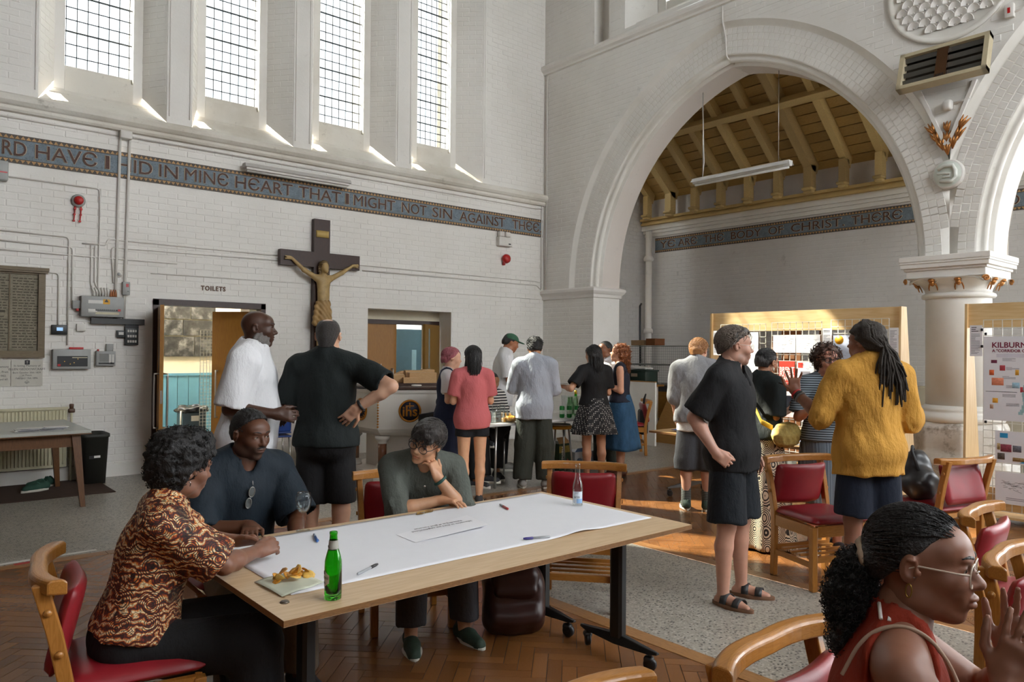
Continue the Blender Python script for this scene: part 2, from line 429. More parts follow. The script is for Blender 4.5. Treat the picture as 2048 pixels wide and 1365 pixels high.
WORDS1 = [(1.114,.393,'ORD'),(1.724,.64,'HAVЄ'),(2.162,.045,'I'),(2.484,.391,'HID'),(2.878,.228,'IN'),(3.365,.57,'MINЄ'),(4.158,.825,'HЄART'),(5.005,.672,'THAT'),(5.446,.055,'I'),(5.924,.728,'MIGHT'),(6.654,.471,'NOT'),(7.208,.397,'SIN'),(8.07,1.0,'AGAINST'),(9.1,.70,'THЄЄ.')]
scripture(wall1, frame((.2,Y1-.004,3.885),(1,0,0),(0,0,1)), X2-.2-.04, .275, [(u-.2,w,t) for u,w,t in WORDS1], .235, 'blue scripture band with sawtooth gold borders below the lancet windows')
# ================================================================= arcade wall (plane x = X2, thickness .67)
SPR, HS, RISE = 2.73, 2.765, 3.30
RA = (HS*HS+RISE*RISE)/(2*HS); CO = RA-HS
ARCH = [6.415, .345]                 # arch centres along y
YC = 3.38                            # column axis
XB = 10.2
def arc(cy, off, side, n=28):
    """points (y,z) from springing to apex for radius RA+off; side +1 = larger y"""
    R = RA+off; a1 = math.acos(CO/R); out = []
    for i in range(n+1):
        a = a1*i/n; out.append((cy+side*(R*math.cos(a)-CO), SPR+R*math.sin(a)))
    return out
def outer_z(y, off=.47):
    z = 0
    for cy in ARCH:
        d = abs(y-cy)
        if d < HS+off: z = max(z, SPR+math.sqrt(max(0,(RA+off)**2-(d+CO)**2)))
    return z
YB = -2.6
b = MB()
ysamp = sorted(set([Y1, ARCH[0]+HS+.47, ARCH[1]-HS-.47, YB, YC]+list(np.linspace(YB, Y1, 150))))
CW = (6.98, 7.9)   # bottom of clerestory window
def clere(y):      # clerestory openings on the wall above the string course
    for a0, a1 in ((6.55,8.36),(2.2,4.1),(-1.8,0.)):
        if a0 < y < a1: return (7.03, 9.6)
    for a0, a1 in ((8.72,9.06),):
        if a0 < y < a1: return (6.93, 9.6)
ysamp = sorted(set(ysamp+[6.55,8.36,2.2,4.1,8.72,9.06,-1.8,0.]))
for y0, y1 in zip(ysamp, ysamp[1:]):
    ym = (y0+y1)/2
    if ym > ARCH[0]+HS+.47 or ym < ARCH[1]-HS-.47: l0 = l1 = (SPR if ym > 5 else 0)
    else: l0, l1 = max(SPR, outer_z(y0)), max(SPR, outer_z(y1))
    cl = clere(ym); segs = [(None, HTOP)] if not cl else [(None, cl[0]), (cl[1], HTOP)]
    for lo, hi in segs:
        a_, b_ = (l0, l1) if lo is None else (lo, lo)
        b.add([(X2,y0,a_),(X2,y1,b_),(X2,y1,hi),(X2,y0,hi)], [(0,1,2,3)])
# back face of the arcade wall
for y0, y1 in zip(ysamp, ysamp[1:]):
    z = lambda y: max([0]+[SPR+math.sqrt(max(0,(RA-.14)**2-(abs(y-c)+CO)**2)) for c in ARCH if abs(y-c) < HS-.14])
    cl = clere((y0+y1)/2); hi = cl[0] if cl and cl[0] > 7 else HTOP
    l0, l1 = z(y0), z(y1)
    if abs((y0+y1)/2-YC) < .42: l0 = l1 = SPR+.02
    b.add([(XB,y0,l0),(XB,y1,l1),(XB,y1,hi),(XB,y0,hi)], [(0,1,2,3)])
    if cl and cl[0] > 7: b.add([(XB,y0,9.6),(XB,y1,9.6),(XB,y1,HTOP),(XB,y0,HTOP)], [(0,1,2,3)])
# recessed blind slit
b.add([(X2+.22,8.72,6.93),(X2+.22,9.06,6.93),(X2+.22,9.06,9.6),(X2+.22,8.72,9.6)], [(0,1,2,3)])
for y in (8.72,9.06): b.add([(X2,y,6.93),(X2+.22,y,6.93),(X2+.22,y,9.6),(X2,y,9.6)], [(0,1,2,3)])
wall2 = struct(b.build('wall_arcade', WHITE, fix=False), 'white painted brick arcade wall with two wide pointed arches')
# clerestory windows
for k, (a0, a1) in enumerate(((6.55,8.36),(2.2,4.1),(-1.8,0.))):
    w = struct(thing('window_%d' % (5+k), 'clerestory window above the %s' % ['pointed arch','capital','second arch'][k], 'w')); del w['category']
    s = MB(); i0, i1 = a0+.42, a1-.42
    for (ya, yb) in ((a0,i0),(a1,i1)): s.add([(X2,ya,7.03),(X2+.42,yb,7.28),(X2+.42,yb,9.5),(X2,ya,9.6)], [(0,1,2,3)])
    s.add([(X2,a0,9.6),(X2,a1,9.6),(X2+.42,i1,9.5),(X2+.42,i0,9.5)], [(0,1,2,3)])
    s.build('splay', WHITE, w, fix=False)
    s = MB(); 
    for p, q in zip([(0,7.03),(.12,7.1),(.14,7.13),(.3,7.2),(.32,7.24)], [(.12,7.1),(.14,7.13),(.3,7.2),(.32,7.24),(.42,7.25)]):
        ya = lambda d: (a0+.42*d/.42, a1-.42*d/.42)
        s.add([(X2+p[0],ya(p[0])[0],p[1]),(X2+p[0],ya(p[0])[1],p[1]),(X2+q[0],ya(q[0])[1],q[1]),(X2+q[0],ya(q[0])[0],q[1])], [(0,1,2,3)])
    s.build('window_sill', STONE, w, fix=False)
    s = MB(); s.box(X2+.38,XB,i0-.02,i0+.14,7.2,9.5); s.box(X2+.38,XB,i1-.14,i1+.02,7.2,9.5); s.box(X2+.4,XB,i0,i1,7.15,7.42); s.build('stone_jamb', STONE, w)
    s = MB()
    for i in range(6): y = i0+.14+(i1-i0-.28)*i/5; s.bar((X2+.5,y,7.42),(X2+.5,y,9.5), .01)
    for i in range(12): s.bar((X2+.5,i0+.14,7.42+.19*i),(X2+.5,i1-.14,7.42+.19*i), .01)
    s.build('lead_came', LEAD, w)
    MB().box(X2+.497,X2+.503,i0+.14,i1-.14,7.42,9.5).build('pane', GLASS, w)
# arches : swept profile (radial offset, x)
PROF = [(.47,X2),(.455,X2+.012),(.40,X2+.055),(.385,X2+.065),(0,X2+.065),(-.012,X2+.075),(-.012,X2+.10),(-.045,X2+.115)]
PROF += [(-.055-.045*math.sin(t), X2+.155-.045*math.cos(t)) for t in (0.2,.7,1.2,1.7,2.2,2.7)] + [(-.085,X2+.205),(-.135,X2+.215),(-.14,X2+.23)]
for k, cy in enumerate(ARCH):
    t = thing('arch', ['wide pointed arch springing from the plain pier to the column','second pointed arch at the right of the column'][k], 'arch')
    t['kind'] = 'structure'
    for nm, prof, mt in (('arch_moulding', PROF, STONE), ('arch_soffit', [(-.14,X2+.23),(-.14,X2+.25),(-.14,XB)], SOFF)):
        s = MB()
        rings = []
        for side in (1,-1):
            cols = [arc(cy, o, side) for o, _ in prof]
            seq = []
            for i in range(29):
                row = []
                for (o, x), c in zip(prof, cols):
                    y, z = c[i]
                    yy = max(y, YC) if k == 0 else min(y, YC)
                    if yy != y: x = max(x, X2+.065)
                    y = yy
                    row.append((x,y,z))
                seq.append(row)
            s.loft(seq, cap=False, closed=False)
        s.build(nm, mt, t, fix=False)
    # voussoir bricks on the ring face
    its = []
    for side in (1,-1):
        for row in range(4):
            o0 = .005+row*.095; R = RA+o0+.045; a1 = math.acos(CO/R); n = int(R*a1/.088)
            for i in range(n):
                a = a1*(i+.5)/n + (row%2)*.0
                y = cy+side*(R*math.cos(a)-CO); z = SPR+R*math.sin(a)
                if (k == 0 and y < YC+.05) or (k == 1 and y > YC-.05): continue
                if z > 9: continue
                rad = Vector((0, side*math.cos(a), math.sin(a))); tan = Vector((0,-side*math.sin(a), math.cos(a)))
                zax = rad.cross(tan)
                u, v = (rad, tan) if zax.x < 0 else (tan, rad)
                wu, wv = (.089,.078) if zax.x < 0 else (.078,.089)
                its.append(frame((X2+.065,y,z), u, v) @ Matrix.Diagonal((wu, wv, .003*random.uniform(.6,1.5), 1)))
    lay(t, its, WHITE, 300 if k == 0 else 120, 'voussoir', 'voussoirs')
# bricks of the spandrels
FR2 = frame((X2,0,0), (0,-1,0), (0,0,1))
def t2(a, c, e, g):
    y0, y1 = -c, -a
    for y in (y0, y1, (y0+y1)/2):
        if ARCH[1]-HS-.47 < y < ARCH[0]+HS+.5 and e < outer_z(y)+.01: return False
        if y > 9 and e < 2.74: return False
        if y < 9.09 and e < 2.73: return False
    if g > 6.74 and e < 6.98: return False
    if e > 6.7:
        for a0, a1 in ((6.55,8.36),(2.2,4.1),(8.72,9.06)):
            if y1 > a0-.02 and y0 < a1+.02: return False
    if math.hypot((y0+y1)/2-3.36, (e+g)/2-5.96) < .78: return False
    if y0 < 1.0: return False
    return True
lay(wall2, brick_mats(FR2, -Y1+.02, -1.0, .02, 8.2, t2), WHITE, 300)
# string course of the arcade wall
s = MB(); prf = [(0,6.76),(.04,6.77),(.05,6.80),(.09,6.83),(.11,6.87),(.10,6.91),(.07,6.935),(0,6.95)]
for (p,q),(p2,q2) in zip(prf, prf[1:]): s.add([(X2-p,Y1,q),(X2-p,YB,q),(X2-p2,YB,q2),(X2-p2,Y1,q2)], [(0,1,2,3)], True)
struct(s.build('trim_3', SMOOTH, fix=False), 'moulded string course above the arches')
# pier at the corner with its impost
s = MB(); PYR = 9.04
s.add([(X2,Y1,0),(X2,PYR,0),(X2,PYR,2.56),(X2,Y1,2.56)], [(0,1,2,3)])
s.add([(X2,PYR,0),(XB,PYR,0),(XB,PYR,2.56),(X2,PYR,2.56)], [(0,1,2,3)]); s.add([(XB,PYR,0),(XB,Y1,0),(XB,Y1,2.56),(XB,PYR,2.56)], [(0,1,2,3)])
pier = struct(s.build('wall_pier', WHITE, fix=False), 'white square pier at the corner below the arch')
s = MB(); pr = [(0,2.54),(.03,2.55),(.035,2.60),(.06,2.625),(.085,2.66),(.085,2.70),(.07,2.715),(0,2.735)]
for (p,q),(p2,q2) in zip(pr, pr[1:]):
    A = [(X2-p,Y1,q),(X2-p,PYR-p,q),(XB+p,PYR-p,q),(XB+p,Y1,q)]; B = [(X2-p2,Y1,q2),(X2-p2,PYR-p2,q2),(XB+p2,PYR-p2,q2),(XB+p2,Y1,q2)]
    s.loft([A,B], cap=False, closed=False, sm=False)
s.add([(X2,Y1,2.735),(X2,PYR,2.735),(XB,PYR,2.735),(XB,Y1,2.735)], [(0,1,2,3)])
struct(s.build('trim_4', SMOOTH, pier, fix=False))
lay(pier, brick_mats(FR2, -Y1+.02, -PYR-.02, .02, 2.52, lambda *a: True), WHITE, 120)
# ================================================================= column
GILT = M('gilding', hexc('a8703a'), .35, .2, 30, metal=.6, bmp=.3, bscale=80)
CX = 9.865
col = thing('column', 'white round column with moulded base and gilt-trimmed capital', 'column', (CX,YC,0)); col['kind'] = 'structure'
s = MB(); s.lathe([(.345,.98),(.345,2.26),(.345,2.285)], 40)
s.build('shaft', STONE, col)
s = MB(); s.lathe([(.345,.80),(.44,.80),(.475,.815),(.49,.845),(.485,.88),(.455,.905),(.41,.915),(.40,.93),(.41,.945),(.405,.965),(.37,.975),(.35,1.0)], 40); s.build('base_moulding', STONE, col)
s = MB(); s.lathe([(.63,0),(.625,.36),(.60,.41),(.55,.46),(.53,.49),(.525,.74),(.50,.80),(.44,.82),(.3,.82)], 8, a0=PI/8, a1=2*PI+PI/8, sm=False); bevel(s.build('plinth', BASEP, col), .02, 3)
s = MB(); s.lathe([(.35,2.26),(.375,2.265),(.39,2.285),(.385,2.31),(.36,2.325),(.345,2.33)], 40); s.build('necking', STONE, col)
# bell of the capital blends from round to square
s = MB(); rings = []
for i in range(9):
    t = i/8; r = .345+.125*t**2; q = t**2
    ring = []
    for j in range(48):
        a = 2*PI*j/48; c_, s_ = math.cos(a), math.sin(a); sq = min(1/max(abs(c_),1e-6), 1/max(abs(s_),1e-6))
        rr = r*(1+(sq-1)*.75*q); ring.append((rr*c_, rr*s_, 2.325+.175*t))
    rings.append(ring)
s.loft(rings); s.build('capital_bell', STONE, col)
s = MB()
for z0, z1, a in ((2.49,2.585,.425),(2.585,2.615,.445),(2.615,2.665,.475),(2.665,2.69,.485),(2.69,2.755,.49)): s.box(-a,a,-a,a,z0,z1)
bevel(s.build('abacus', SMOOTH, col), .008)
# scalloped leaf edges, gilt flowers and volutes
for face in range(4):
    m = Matrix.Rotation(face*PI/2, 4, 'Z')
    s = MB()
    for q in (-1, 0, 1):
        pts = [(.40+.03*abs(math.sin(PI*t))-.012, q*.27+(t-.5)*.25, 2.435+.05*math.sin(PI*t)) for t in np.linspace(0,1,9)]
        s.tube(pts, .012, 6, mat=m)
    s.build('scallop_edge', STONE, col)
    for q in (-.14, .14):
        s = MB(); s.lathe([(0,-.02),(.035,-.012),(.04,.0),(.03,.018),(0,.022)], 10, (.425,q,2.465), m)
        s.tube([(.425,q,2.455),(.40,q,2.42),(.385,q,2.40)], [.03,.03,.008], 8, mat=m)
        for e in (-1,1): s.tube([(.41,q,2.44),(.39,q+e*.035,2.42),(.375,q+e*.045,2.38),(.365,q+e*.045,2.35)], [.008,.009,.008,.005], 6, mat=m)
        s.build('gilt_flower', GILT, col)
    s = MB()
    for a in np.linspace(0, 4*PI, 24): pass
    sp = [(.425+.0, .425, 2.45)]
    pts = [(.43+ .028*(1-t)*math.cos(t*4*PI), .43+ .028*(1-t)*math.cos(t*4*PI)*-1, 2.46+.035*(1-t)*math.sin(t*4*PI)) for t in np.linspace(0,.95,26)]
    s.tube(pts, .010, 6, mat=m); s.build('gilt_volute', GILT, col)
# ================================================================= aisle : back wall, end wall, lean-to roof
b = MB(); hol3 = [(-2.8,-.9,1.2,3.6),(-.3,1.7,1.2,3.6)]
wall_cells(b, [-3.5,11.1]+[x for h in hol3 for x in h[:2]], [0,1.2,3.6,5.4], hol3, lambda a,c,e,g: b.add([(X3,a,e),(X3,c,e),(X3,c,g),(X3,a,g)], [(0,1,2,3)]))
wall3 = struct(b.build('wall_aisle', SHADEDW, fix=False), 'grey shaded aisle wall behind the exhibition boards')
b = MB(); YE = 10.66; b.add([(XB,YE,0),(X3,YE,0),(X3,YE,7.4),(XB,YE,7.4)], [(0,1,2,3)])
b.add([(XB,-3.5,0),(X3,-3.5,0),(X3,-3.5,7.4),(XB,-3.5,7.4)], [(0,1,2,3)])
wall3e = struct(b.build('wall_aisle_end', SHADEDW, fix=False), 'grey shaded end wall of the aisle')
FR3 = frame((X3,0,0), (0,-1,0), (0,0,1))
lay(wall3, brick_mats(FR3, -YE+.02, -1.0, .02, 3.7, lambda a,c,e,g: True, bw=.225, bh=.073, d=.0028), SHADEDW, 200)
lay(wall3e, brick_mats(frame((0,YE,0),(1,0,0),(0,0,1)), XB+.03, X3-.03, .02, 5.0, lambda a,c,e,g: True), SHADEDW, 100)
WORDS3 = [(10.064,.40,'YЄ'),(9.546,.47,'ARЄ'),(8.91,.48,'THЄ'),(8.171,.66,'BODY'),(7.534,.298,'OF'),(6.726,1.0,'CHRIST.'),(5.677,.84,'THЄRЄ'),(4.95,.18,'IS'),(3.66,.14,'D')]
scripture(wall3, frame((X3-.005,10.40,3.905),(0,-1,0),(0,0,1)), 10.4-1.2, .26, [(10.40-u,w,t) for u,w,t in WORDS3], .215, 'blue scripture band with ochre borders along the aisle wall')
OLDW = wood('aisle_roof_boards', 'c4a66a', 'a68a52', 1, .6, 1.0, rand=True, world=True); RAFT = wood('roof_rafters', 'd4bd86', 'b89f68', 0, .55, 1.0, rand=True)
CORN = M('cornice_ochre', hexc('c2a76c'), .6, .12, 4, bmp=.15)
s = MB()
for d0, z0, z1 in ((.05,4.10,4.17),(.10,4.17,4.23),(.15,4.23,4.33)): s.box(X3-d0, X3, -3.4, YE, z0, z1)
struct(s.build('trim_5', STONE), 'white moulded cornice on the aisle wall')
s = MB()
for d0, z0, z1 in ((.24,4.33,4.375),(.20,4.375,4.42),(.27,4.42,4.47)): s.box(X3-d0, X3, -3.4, YE-.05, z0, z1)
struct(s.build('trim_6', CORN), 'ochre timber wall plate under the aisle rafters')
roof = struct(thing('ceiling_aisle', 'ochre boarded lean-to roof over the aisle', 'c')); del roof['category']
SL = math.atan2(1.26, 1.5); nx = math.sin(SL); nz = math.cos(SL)
def roofp(x, off=0): return (x+off*nx, 4.93+(12.6-x)*.84+off*nz)
# boards running along y, stacked up the slope
n = 20
for i in range(n):
    x0 = 12.95-(12.95-9.9)*i/n; x1 = 12.95-(12.95-9.9)*(i+1)/n+.012
    (xa,za),(xb,zb) = roofp(x0,.17), roofp(x1,.17)
    y = YE-.02; 
    for seg in range(3):
        ye = YE-.02-(seg+1)*4.6
        s = MB(); s.add([(xa,y,za),(xa,ye+.004,za),(xb,ye+.004,zb),(xb,y,zb),(xa+.02,y,za+.024),(xa+.02,ye+.004,za+.024),(xb+.02,ye+.004,zb+.024),(xb+.02,y,zb+.024)], [(0,1,2,3),(7,6,5,4),(0,4,5,1),(1,5,6,2),(2,6,7,3),(3,7,4,0)])
        s.build('board', OLDW, roof); y = ye
rm = None
for i in range(22):
    y = 10.40-.613*i
    big = (i-6) % 5 == 0
    w = .075 if big else .06
    s = MB(); (xa,za),(xb,zb) = roofp(12.62), roofp(10.1)
    (xc,zc),(xd,zd) = roofp(12.62,.16), roofp(10.1,.16)
    k = .07 if big else 0
    s.prism([(xa-k*.4,za-k),(xa+.12,za-.12),(xc+.1,zc),(xd,zd),(xb,zb-k)], -w, w); s.box(12.55-k*.3,12.70,-w,w,4.46,za+.02)
    o = s.build('rafter', RAFT, roof, (0,y,0))
    s = MB(); s.rbox((12.58,0,4.51),(.20,w*2+.03,.05),.015,2); s.rbox((12.60,0,4.465),(.14,w*2+.02,.06),.02,2); s.build('rafter_corbel', RAFT, roof, (0,y,0))
s = MB(); x, z = roofp(11.55,-.03); s.bar((x,YE,z),(x,-3.4,z), .12, .16, up=(nx,0,nz)); s.build('purlin', RAFT, roof)
b = MB(); x0,z0 = roofp(13.4,.3); x1,z1 = roofp(10.0,.3); b.add([(x0,11.2,z0),(x0,-3.6,z0),(x1,-3.6,z1),(x1,11.2,z1)], [(0,1,2,3)]); b.build('roof_deck', CORN, roof)
# rain pipe in the aisle corner
s = MB(); px, py = X3-.20, 10.42
s.tube([(px,py,.0),(px,py,4.2)], .068, 14); s.lathe([(.07,2.0),(.10,2.0),(.10,2.05),(.085,2.1),(.07,2.1)], 14, (px,py,0)); s.lathe([(.07,3.55),(.10,3.56),(.11,3.6),(.085,3.66),(.07,3.67)], 14, (px,py,0)); s.bar((px,py,2.02),(px+.14,py,2.02), .03)
tag(s.build('rain_pipe', SMOOTH), 'white cast iron rain pipe in the aisle corner', 'pipe')
# ================================================================= hall roof and the walls behind the camera
b = MB(); b.add([(XL,Y1+.9,HTOP),(X2+.7,Y1+.9,HTOP),(X2+.7,-5,HTOP),(XL,-5,HTOP)], [(0,1,2,3)])
struct(b.build('ceiling', M('hall_ceiling', hexc('6a5a45'), .7), fix=False), 'dark timber hall ceiling high above')
BW = [(-4.4,-3.4)]
b = MB(); hol = [(a,c,3.2,9.2) for a,c in BW]
wall_cells(b, [-5,Y1+.9]+[x for h in hol for x in h[:2]], [0,3.2,9.2,HTOP], hol, lambda a,c,e,g: b.add([(XL,a,e),(XL,c,e),(XL,c,g),(XL,a,g)], [(0,1,2,3)]))
SIDEP = wood('added_dark_panelling', '4a3626', '33241a', 2, .5)  # dark panelling added on unseen walls to cut light on the end wall
struct(b.build('wall_side', SIDEP, fix=False), 'unseen side wall of the hall with added dark panelling')
b = MB(); hol = [(a,c,4.5,9.4) for a,c in ((2.6,4.0),(4.6,6.2),(7.0,8.8))]  # unseen window openings, placed to bring light from the right
wall_cells(b, [XL,X2+.7]+[x for h in hol for x in h[:2]], [0,4.5,9.4,HTOP], hol, lambda a,c,e,g: b.add([(a,-5,e),(c,-5,e),(c,-5,g),(a,-5,g)], [(0,1,2,3)]))
struct(b.build('wall_back', SIDEP, fix=False), 'unseen back wall of the hall with added dark panelling and tall windows')
# ================================================================= floor : terrazzo, oak borders, herringbone blocks
def terrazzo():
    m, nt, p = _nt('terrazzo'); co = coords(nt, world=True)
    v = N(nt, 'ShaderNodeTexVoronoi', i={'Vector': co, 'Scale': 70.}); r = N(nt, 'ShaderNodeSeparateColor', i={0: v.outputs['Color']}).outputs[0]
    c = ramp(nt, r, [(0,(.03,.03,.028)),(.22,(.035,.034,.03)),(.24,(.25,.22,.18)),(.5,(.40,.37,.31)),(.75,(.52,.49,.43)),(1,(.32,.285,.23))], 'CONSTANT')
    c = mixc(nt, ramp(nt, v.outputs['Distance'], [(.30,0.),(.62,1.)]), c, (.36,.335,.285))
    c = mixc(nt, ramp(nt, noise(nt, co, .8, 4), [(.4,0.),(.7,.35)]), c, (.16,.145,.12))
    nt.links.new(c, p.inputs['Base Color']); p.inputs['Roughness'].default_value = .34; return m
TERR = terrazzo()
floor = struct(thing('floor', 'terrazzo floor with herringbone parquet panels', 'f')); del floor['category']
XA, XC, YT = 3.37, 4.83, 6.56
b = MB()
for x0,x1,y0,y1 in ((XL,13.3,YT,Y1+3.4),(XA,XC,-5,YT),(9.15,13.3,-5,YT)): b.add([(x0,y0,0),(x1,y0,0),(x1,y1,0),(x0,y1,0)], [(0,1,2,3)])
b.build('terrazzo', TERR, floor, fix=False)
b = MB()
for x0,x1,y0,y1 in ((XL,XA,-5,YT),(XC,9.15,-5,YT)): b.add([(x0,y0,-.004),(x1,y0,-.004),(x1,y1,-.004),(x0,y1,-.004)], [(0,1,2,3)])
b.build('parquet_bed', M('parquet_bed', (.03,.018,.01), .8), floor, fix=False)
OAKB = wood('oak_border', 'a87c4e', '7d5530', 1, .35, 1.2, rand=True); PARQ = wood('parquet', '94653a', '673f20', 0, .27, 2.2, coat=.12, rand=True)
bw = .11
for (x, ya, yb) in ((XA-.055,-4.5,YT-.11),(XC+.055,-4.5,YT-.11),(9.15-.055,-4.5,YT-.11)):
    y = yb
    while y > ya:
        L = 1.15; m = MB().box(-bw/2+.0015,bw/2-.0015,-L/2+.002,L/2-.002,-.004,.001); m.build('plank', OAKB, floor, (x,y-L/2,0)); y -= L
for (y, xa, xb) in ((YT-.055,XL,XA),(YT-.055,XC,9.15)):
    x = xa
    while x < xb:
        L = min(1.15, xb-x); m = MB().box(-bw/2+.0015,bw/2-.0015,-L/2+.002,L/2-.002,-.004,.001); o = m.build('plank', OAKB, floor, (x+L/2,y,0)); o.rotation_euler = (0,0,PI/2); x += L
PL, PW = .30, .075
pb = MB(); e = .0012
pb.add([(-.5,-.5,-1),(.5,-.5,-1),(.5,.5,-1),(-.5,.5,-1),(-.497,-.485,0),(.497,-.485,0),(.497,.485,0),(-.497,.485,0)], [(4,5,6,7),(0,1,5,4),(1,2,6,5),(2,3,7,6),(3,0,4,7)])
its = []
ca = math.cos(PI/4)
for (x0,x1,y0,y1) in ((-1.6,XA-.11,0.0,YT-.11),(XC+.11,9.15-.11,.6,YT-.11)):
    # herringbone in rotated (p,q) axes
    n = 64; cx0, cy0 = (x0+x1)/2, (y0+y1)/2
    k = int(PL/PW)
    for i in range(-n, n):
        for j in range(-30, 30):
            for o in (0, 1):
                # rows of an L shaped stair pattern
                bx = i*PW + j*PL*1.0 ; by = i*PW - j*PL*1.0
                if o == 0: p, q, a = bx+PL/2, by+PW/2, 0
                else: p, q, a = bx+PL+PW/2-PW*0, by+PW-PL/2+0, PI/2
                X = cx0+(p-q)*ca; Y = cy0+(p+q)*ca
                if x0-.1 < X < x1+.1 and y0-.1 < Y < y1+.1:
                    its.append((X,Y,a+PI/4))
seen = set(); mats = []
for X,Y,a in its:
    key = (round(X,2), round(Y,2))
    if key in seen: continue
    seen.add(key)
    mats.append(Matrix.Translation((X,Y,random.uniform(-.0022,-.0008))) @ Matrix.Rotation(a,4,'Z') @ Matrix.Diagonal((PL-e, PW-e, .004, 1)))
lay(floor, mats, PARQ, 300, 'parquet_block', 'parquet', builder=pb)
# ================================================================= signed-distance sculpting (bodies, clothes, hair)
def axis_coords(lo, hi, h, fine):
    """coordinates lo..hi with step h, finer step inside the (a,b,step) ranges"""
    out = [lo]; x = lo
    while x < hi:
        st = h
        for a, b, s in fine:
            if a-st <= x <= b: st = min(st, s)
        x += st; out.append(x)
    return np.array(out, np.float32)
class SDF:
    def __init__(s, lo, hi, h, fine=None):
        fine = fine or ([],[],[])
        s.ax = [axis_coords(lo[i], hi[i], h, fine[i]) for i in range(3)]; s.h = h
        s.D = np.full([len(a) for a in s.ax], 9., np.float32)
    def _sub(s, lo, hi):
        sl = []
        for i in range(3):
            a = max(0, int(np.searchsorted(s.ax[i], lo[i]))-1); b = min(len(s.ax[i]), int(np.searchsorted(s.ax[i], hi[i]))+1)
            if b-a < 1: return None
            sl.append(slice(a, b))
        return tuple(sl)
    def _pts(s, sl): return s.ax[0][sl[0]][:,None,None], s.ax[1][sl[1]][None,:,None], s.ax[2][sl[2]][None,None,:]
    def _mix(s, sl, d, k, op):
        c = s.D[sl]
        if op == 'add':
            if k > 0:
                h = np.clip(.5+.5*(c-d)/k, 0, 1); r = c*(1-h)+d*h-k*h*(1-h); s.D[sl] = np.where(np.abs(c-d) < k, r, np.minimum(c, d))
            else: s.D[sl] = np.minimum(c, d)
        elif op == 'sub':
            d = -d
            if k > 0:
                h = np.clip(.5-.5*(c-d)/k, 0, 1); r = c*(1-h)+d*h+k*h*(1-h); s.D[sl] = np.where(np.abs(c-d) < k, r, np.maximum(c, d))
            else: s.D[sl] = np.maximum(c, d)
    def cone(s, a, b, ra, rb, k=.02, op='add', sq=None):
        """round cone from a to b.  sq = (axis, factor): flatten across 'axis' (distance component divided by factor)"""
        a = np.array(a, float); b = np.array(b, float); m = max(ra, rb)*(1.3)+k+.035
        sl = s._sub(np.minimum(a,b)-m, np.maximum(a,b)+m)
        if sl is None: return
        X,Y,Z = s._pts(sl); d = b-a; L2 = max(float(d@d), 1e-9)
        px,py,pz = X-a[0], Y-a[1], Z-a[2]
        t = np.clip((px*d[0]+py*d[1]+pz*d[2])/L2, 0, 1)
        qx,qy,qz = px-t*d[0], py-t*d[1], pz-t*d[2]
        if sq is not None:
            n = np.array(sq[0], float); n /= np.linalg.norm(n); e = qx*n[0]+qy*n[1]+qz*n[2]; f = 1/sq[1]-1
            r = ra+(rb-ra)*t
            dist = (np.sqrt((qx+e*n[0]*f)**2+(qy+e*n[1]*f)**2+(qz+e*n[2]*f)**2)-r)*min(1, sq[1]**.5)
        else: dist = np.sqrt(qx*qx+qy*qy+qz*qz)-(ra+(rb-ra)*t)
        s._mix(sl, dist.astype(np.float32), k, op)
    def ell(s, c, r, k=.02, op='add', R=None):
        """ellipsoid, R = 3x3 rotation (columns = axes)"""
        c = np.array(c, float); m = max(r)+k+.03
        sl = s._sub(c-m, c+m)
        if sl is None: return
        X,Y,Z = s._pts(sl); px,py,pz = X-c[0], Y-c[1], Z-c[2]
        if R is not None:
            R = np.array(R); px,py,pz = (px*R[0,0]+py*R[1,0]+pz*R[2,0], px*R[0,1]+py*R[1,1]+pz*R[2,1], px*R[0,2]+py*R[1,2]+pz*R[2,2])
        k0 = np.sqrt((px/r[0])**2+(py/r[1])**2+(pz/r[2])**2); k1 = np.sqrt((px/r[0]**2)**2+(py/r[1]**2)**2+(pz/r[2]**2)**2)+1e-9
        s._mix(sl, (k0*(k0-1)/k1).astype(np.float32), k, op)
    def box(s, c, r, rd=.01, k=.01, op='add', R=None):
        c = np.array(c, float); m = float(np.linalg.norm(r))+k+.03
        sl = s._sub(c-m, c+m)
        if sl is None: return
        X,Y,Z = s._pts(sl); px,py,pz = X-c[0], Y-c[1], Z-c[2]
        if R is not None:
            R = np.array(R); px,py,pz = (px*R[0,0]+py*R[1,0]+pz*R[2,0], px*R[0,1]+py*R[1,1]+pz*R[2,1], px*R[0,2]+py*R[1,2]+pz*R[2,2])
        qx,qy,qz = np.abs(px)-r[0]+rd, np.abs(py)-r[1]+rd, np.abs(pz)-r[2]+rd
        d = np.sqrt(np.maximum(qx,0)**2+np.maximum(qy,0)**2+np.maximum(qz,0)**2)+np.minimum(np.maximum(qx,np.maximum(qy,qz)),0)-rd
        s._mix(sl, d.astype(np.float32), k, op)
    def cut(s, n, p, k=0):
        """remove the side the normal points to"""
        n = np.array(n, float); n /= np.linalg.norm(n); X,Y,Z = s.ax[0][:,None,None], s.ax[1][None,:,None], s.ax[2][None,None,:]
        s.D = np.maximum(s.D, ((X-p[0])*n[0]+(Y-p[1])*n[1]+(Z-p[2])*n[2]).astype(np.float32))
    def warp(s, fn, band=.04):
        """add fn(x,y,z) near the surface"""
        I = np.nonzero(np.abs(s.D) < band)
        s.D[I] += fn(s.ax[0][I[0]], s.ax[1][I[1]], s.ax[2][I[2]]).astype(np.float32)
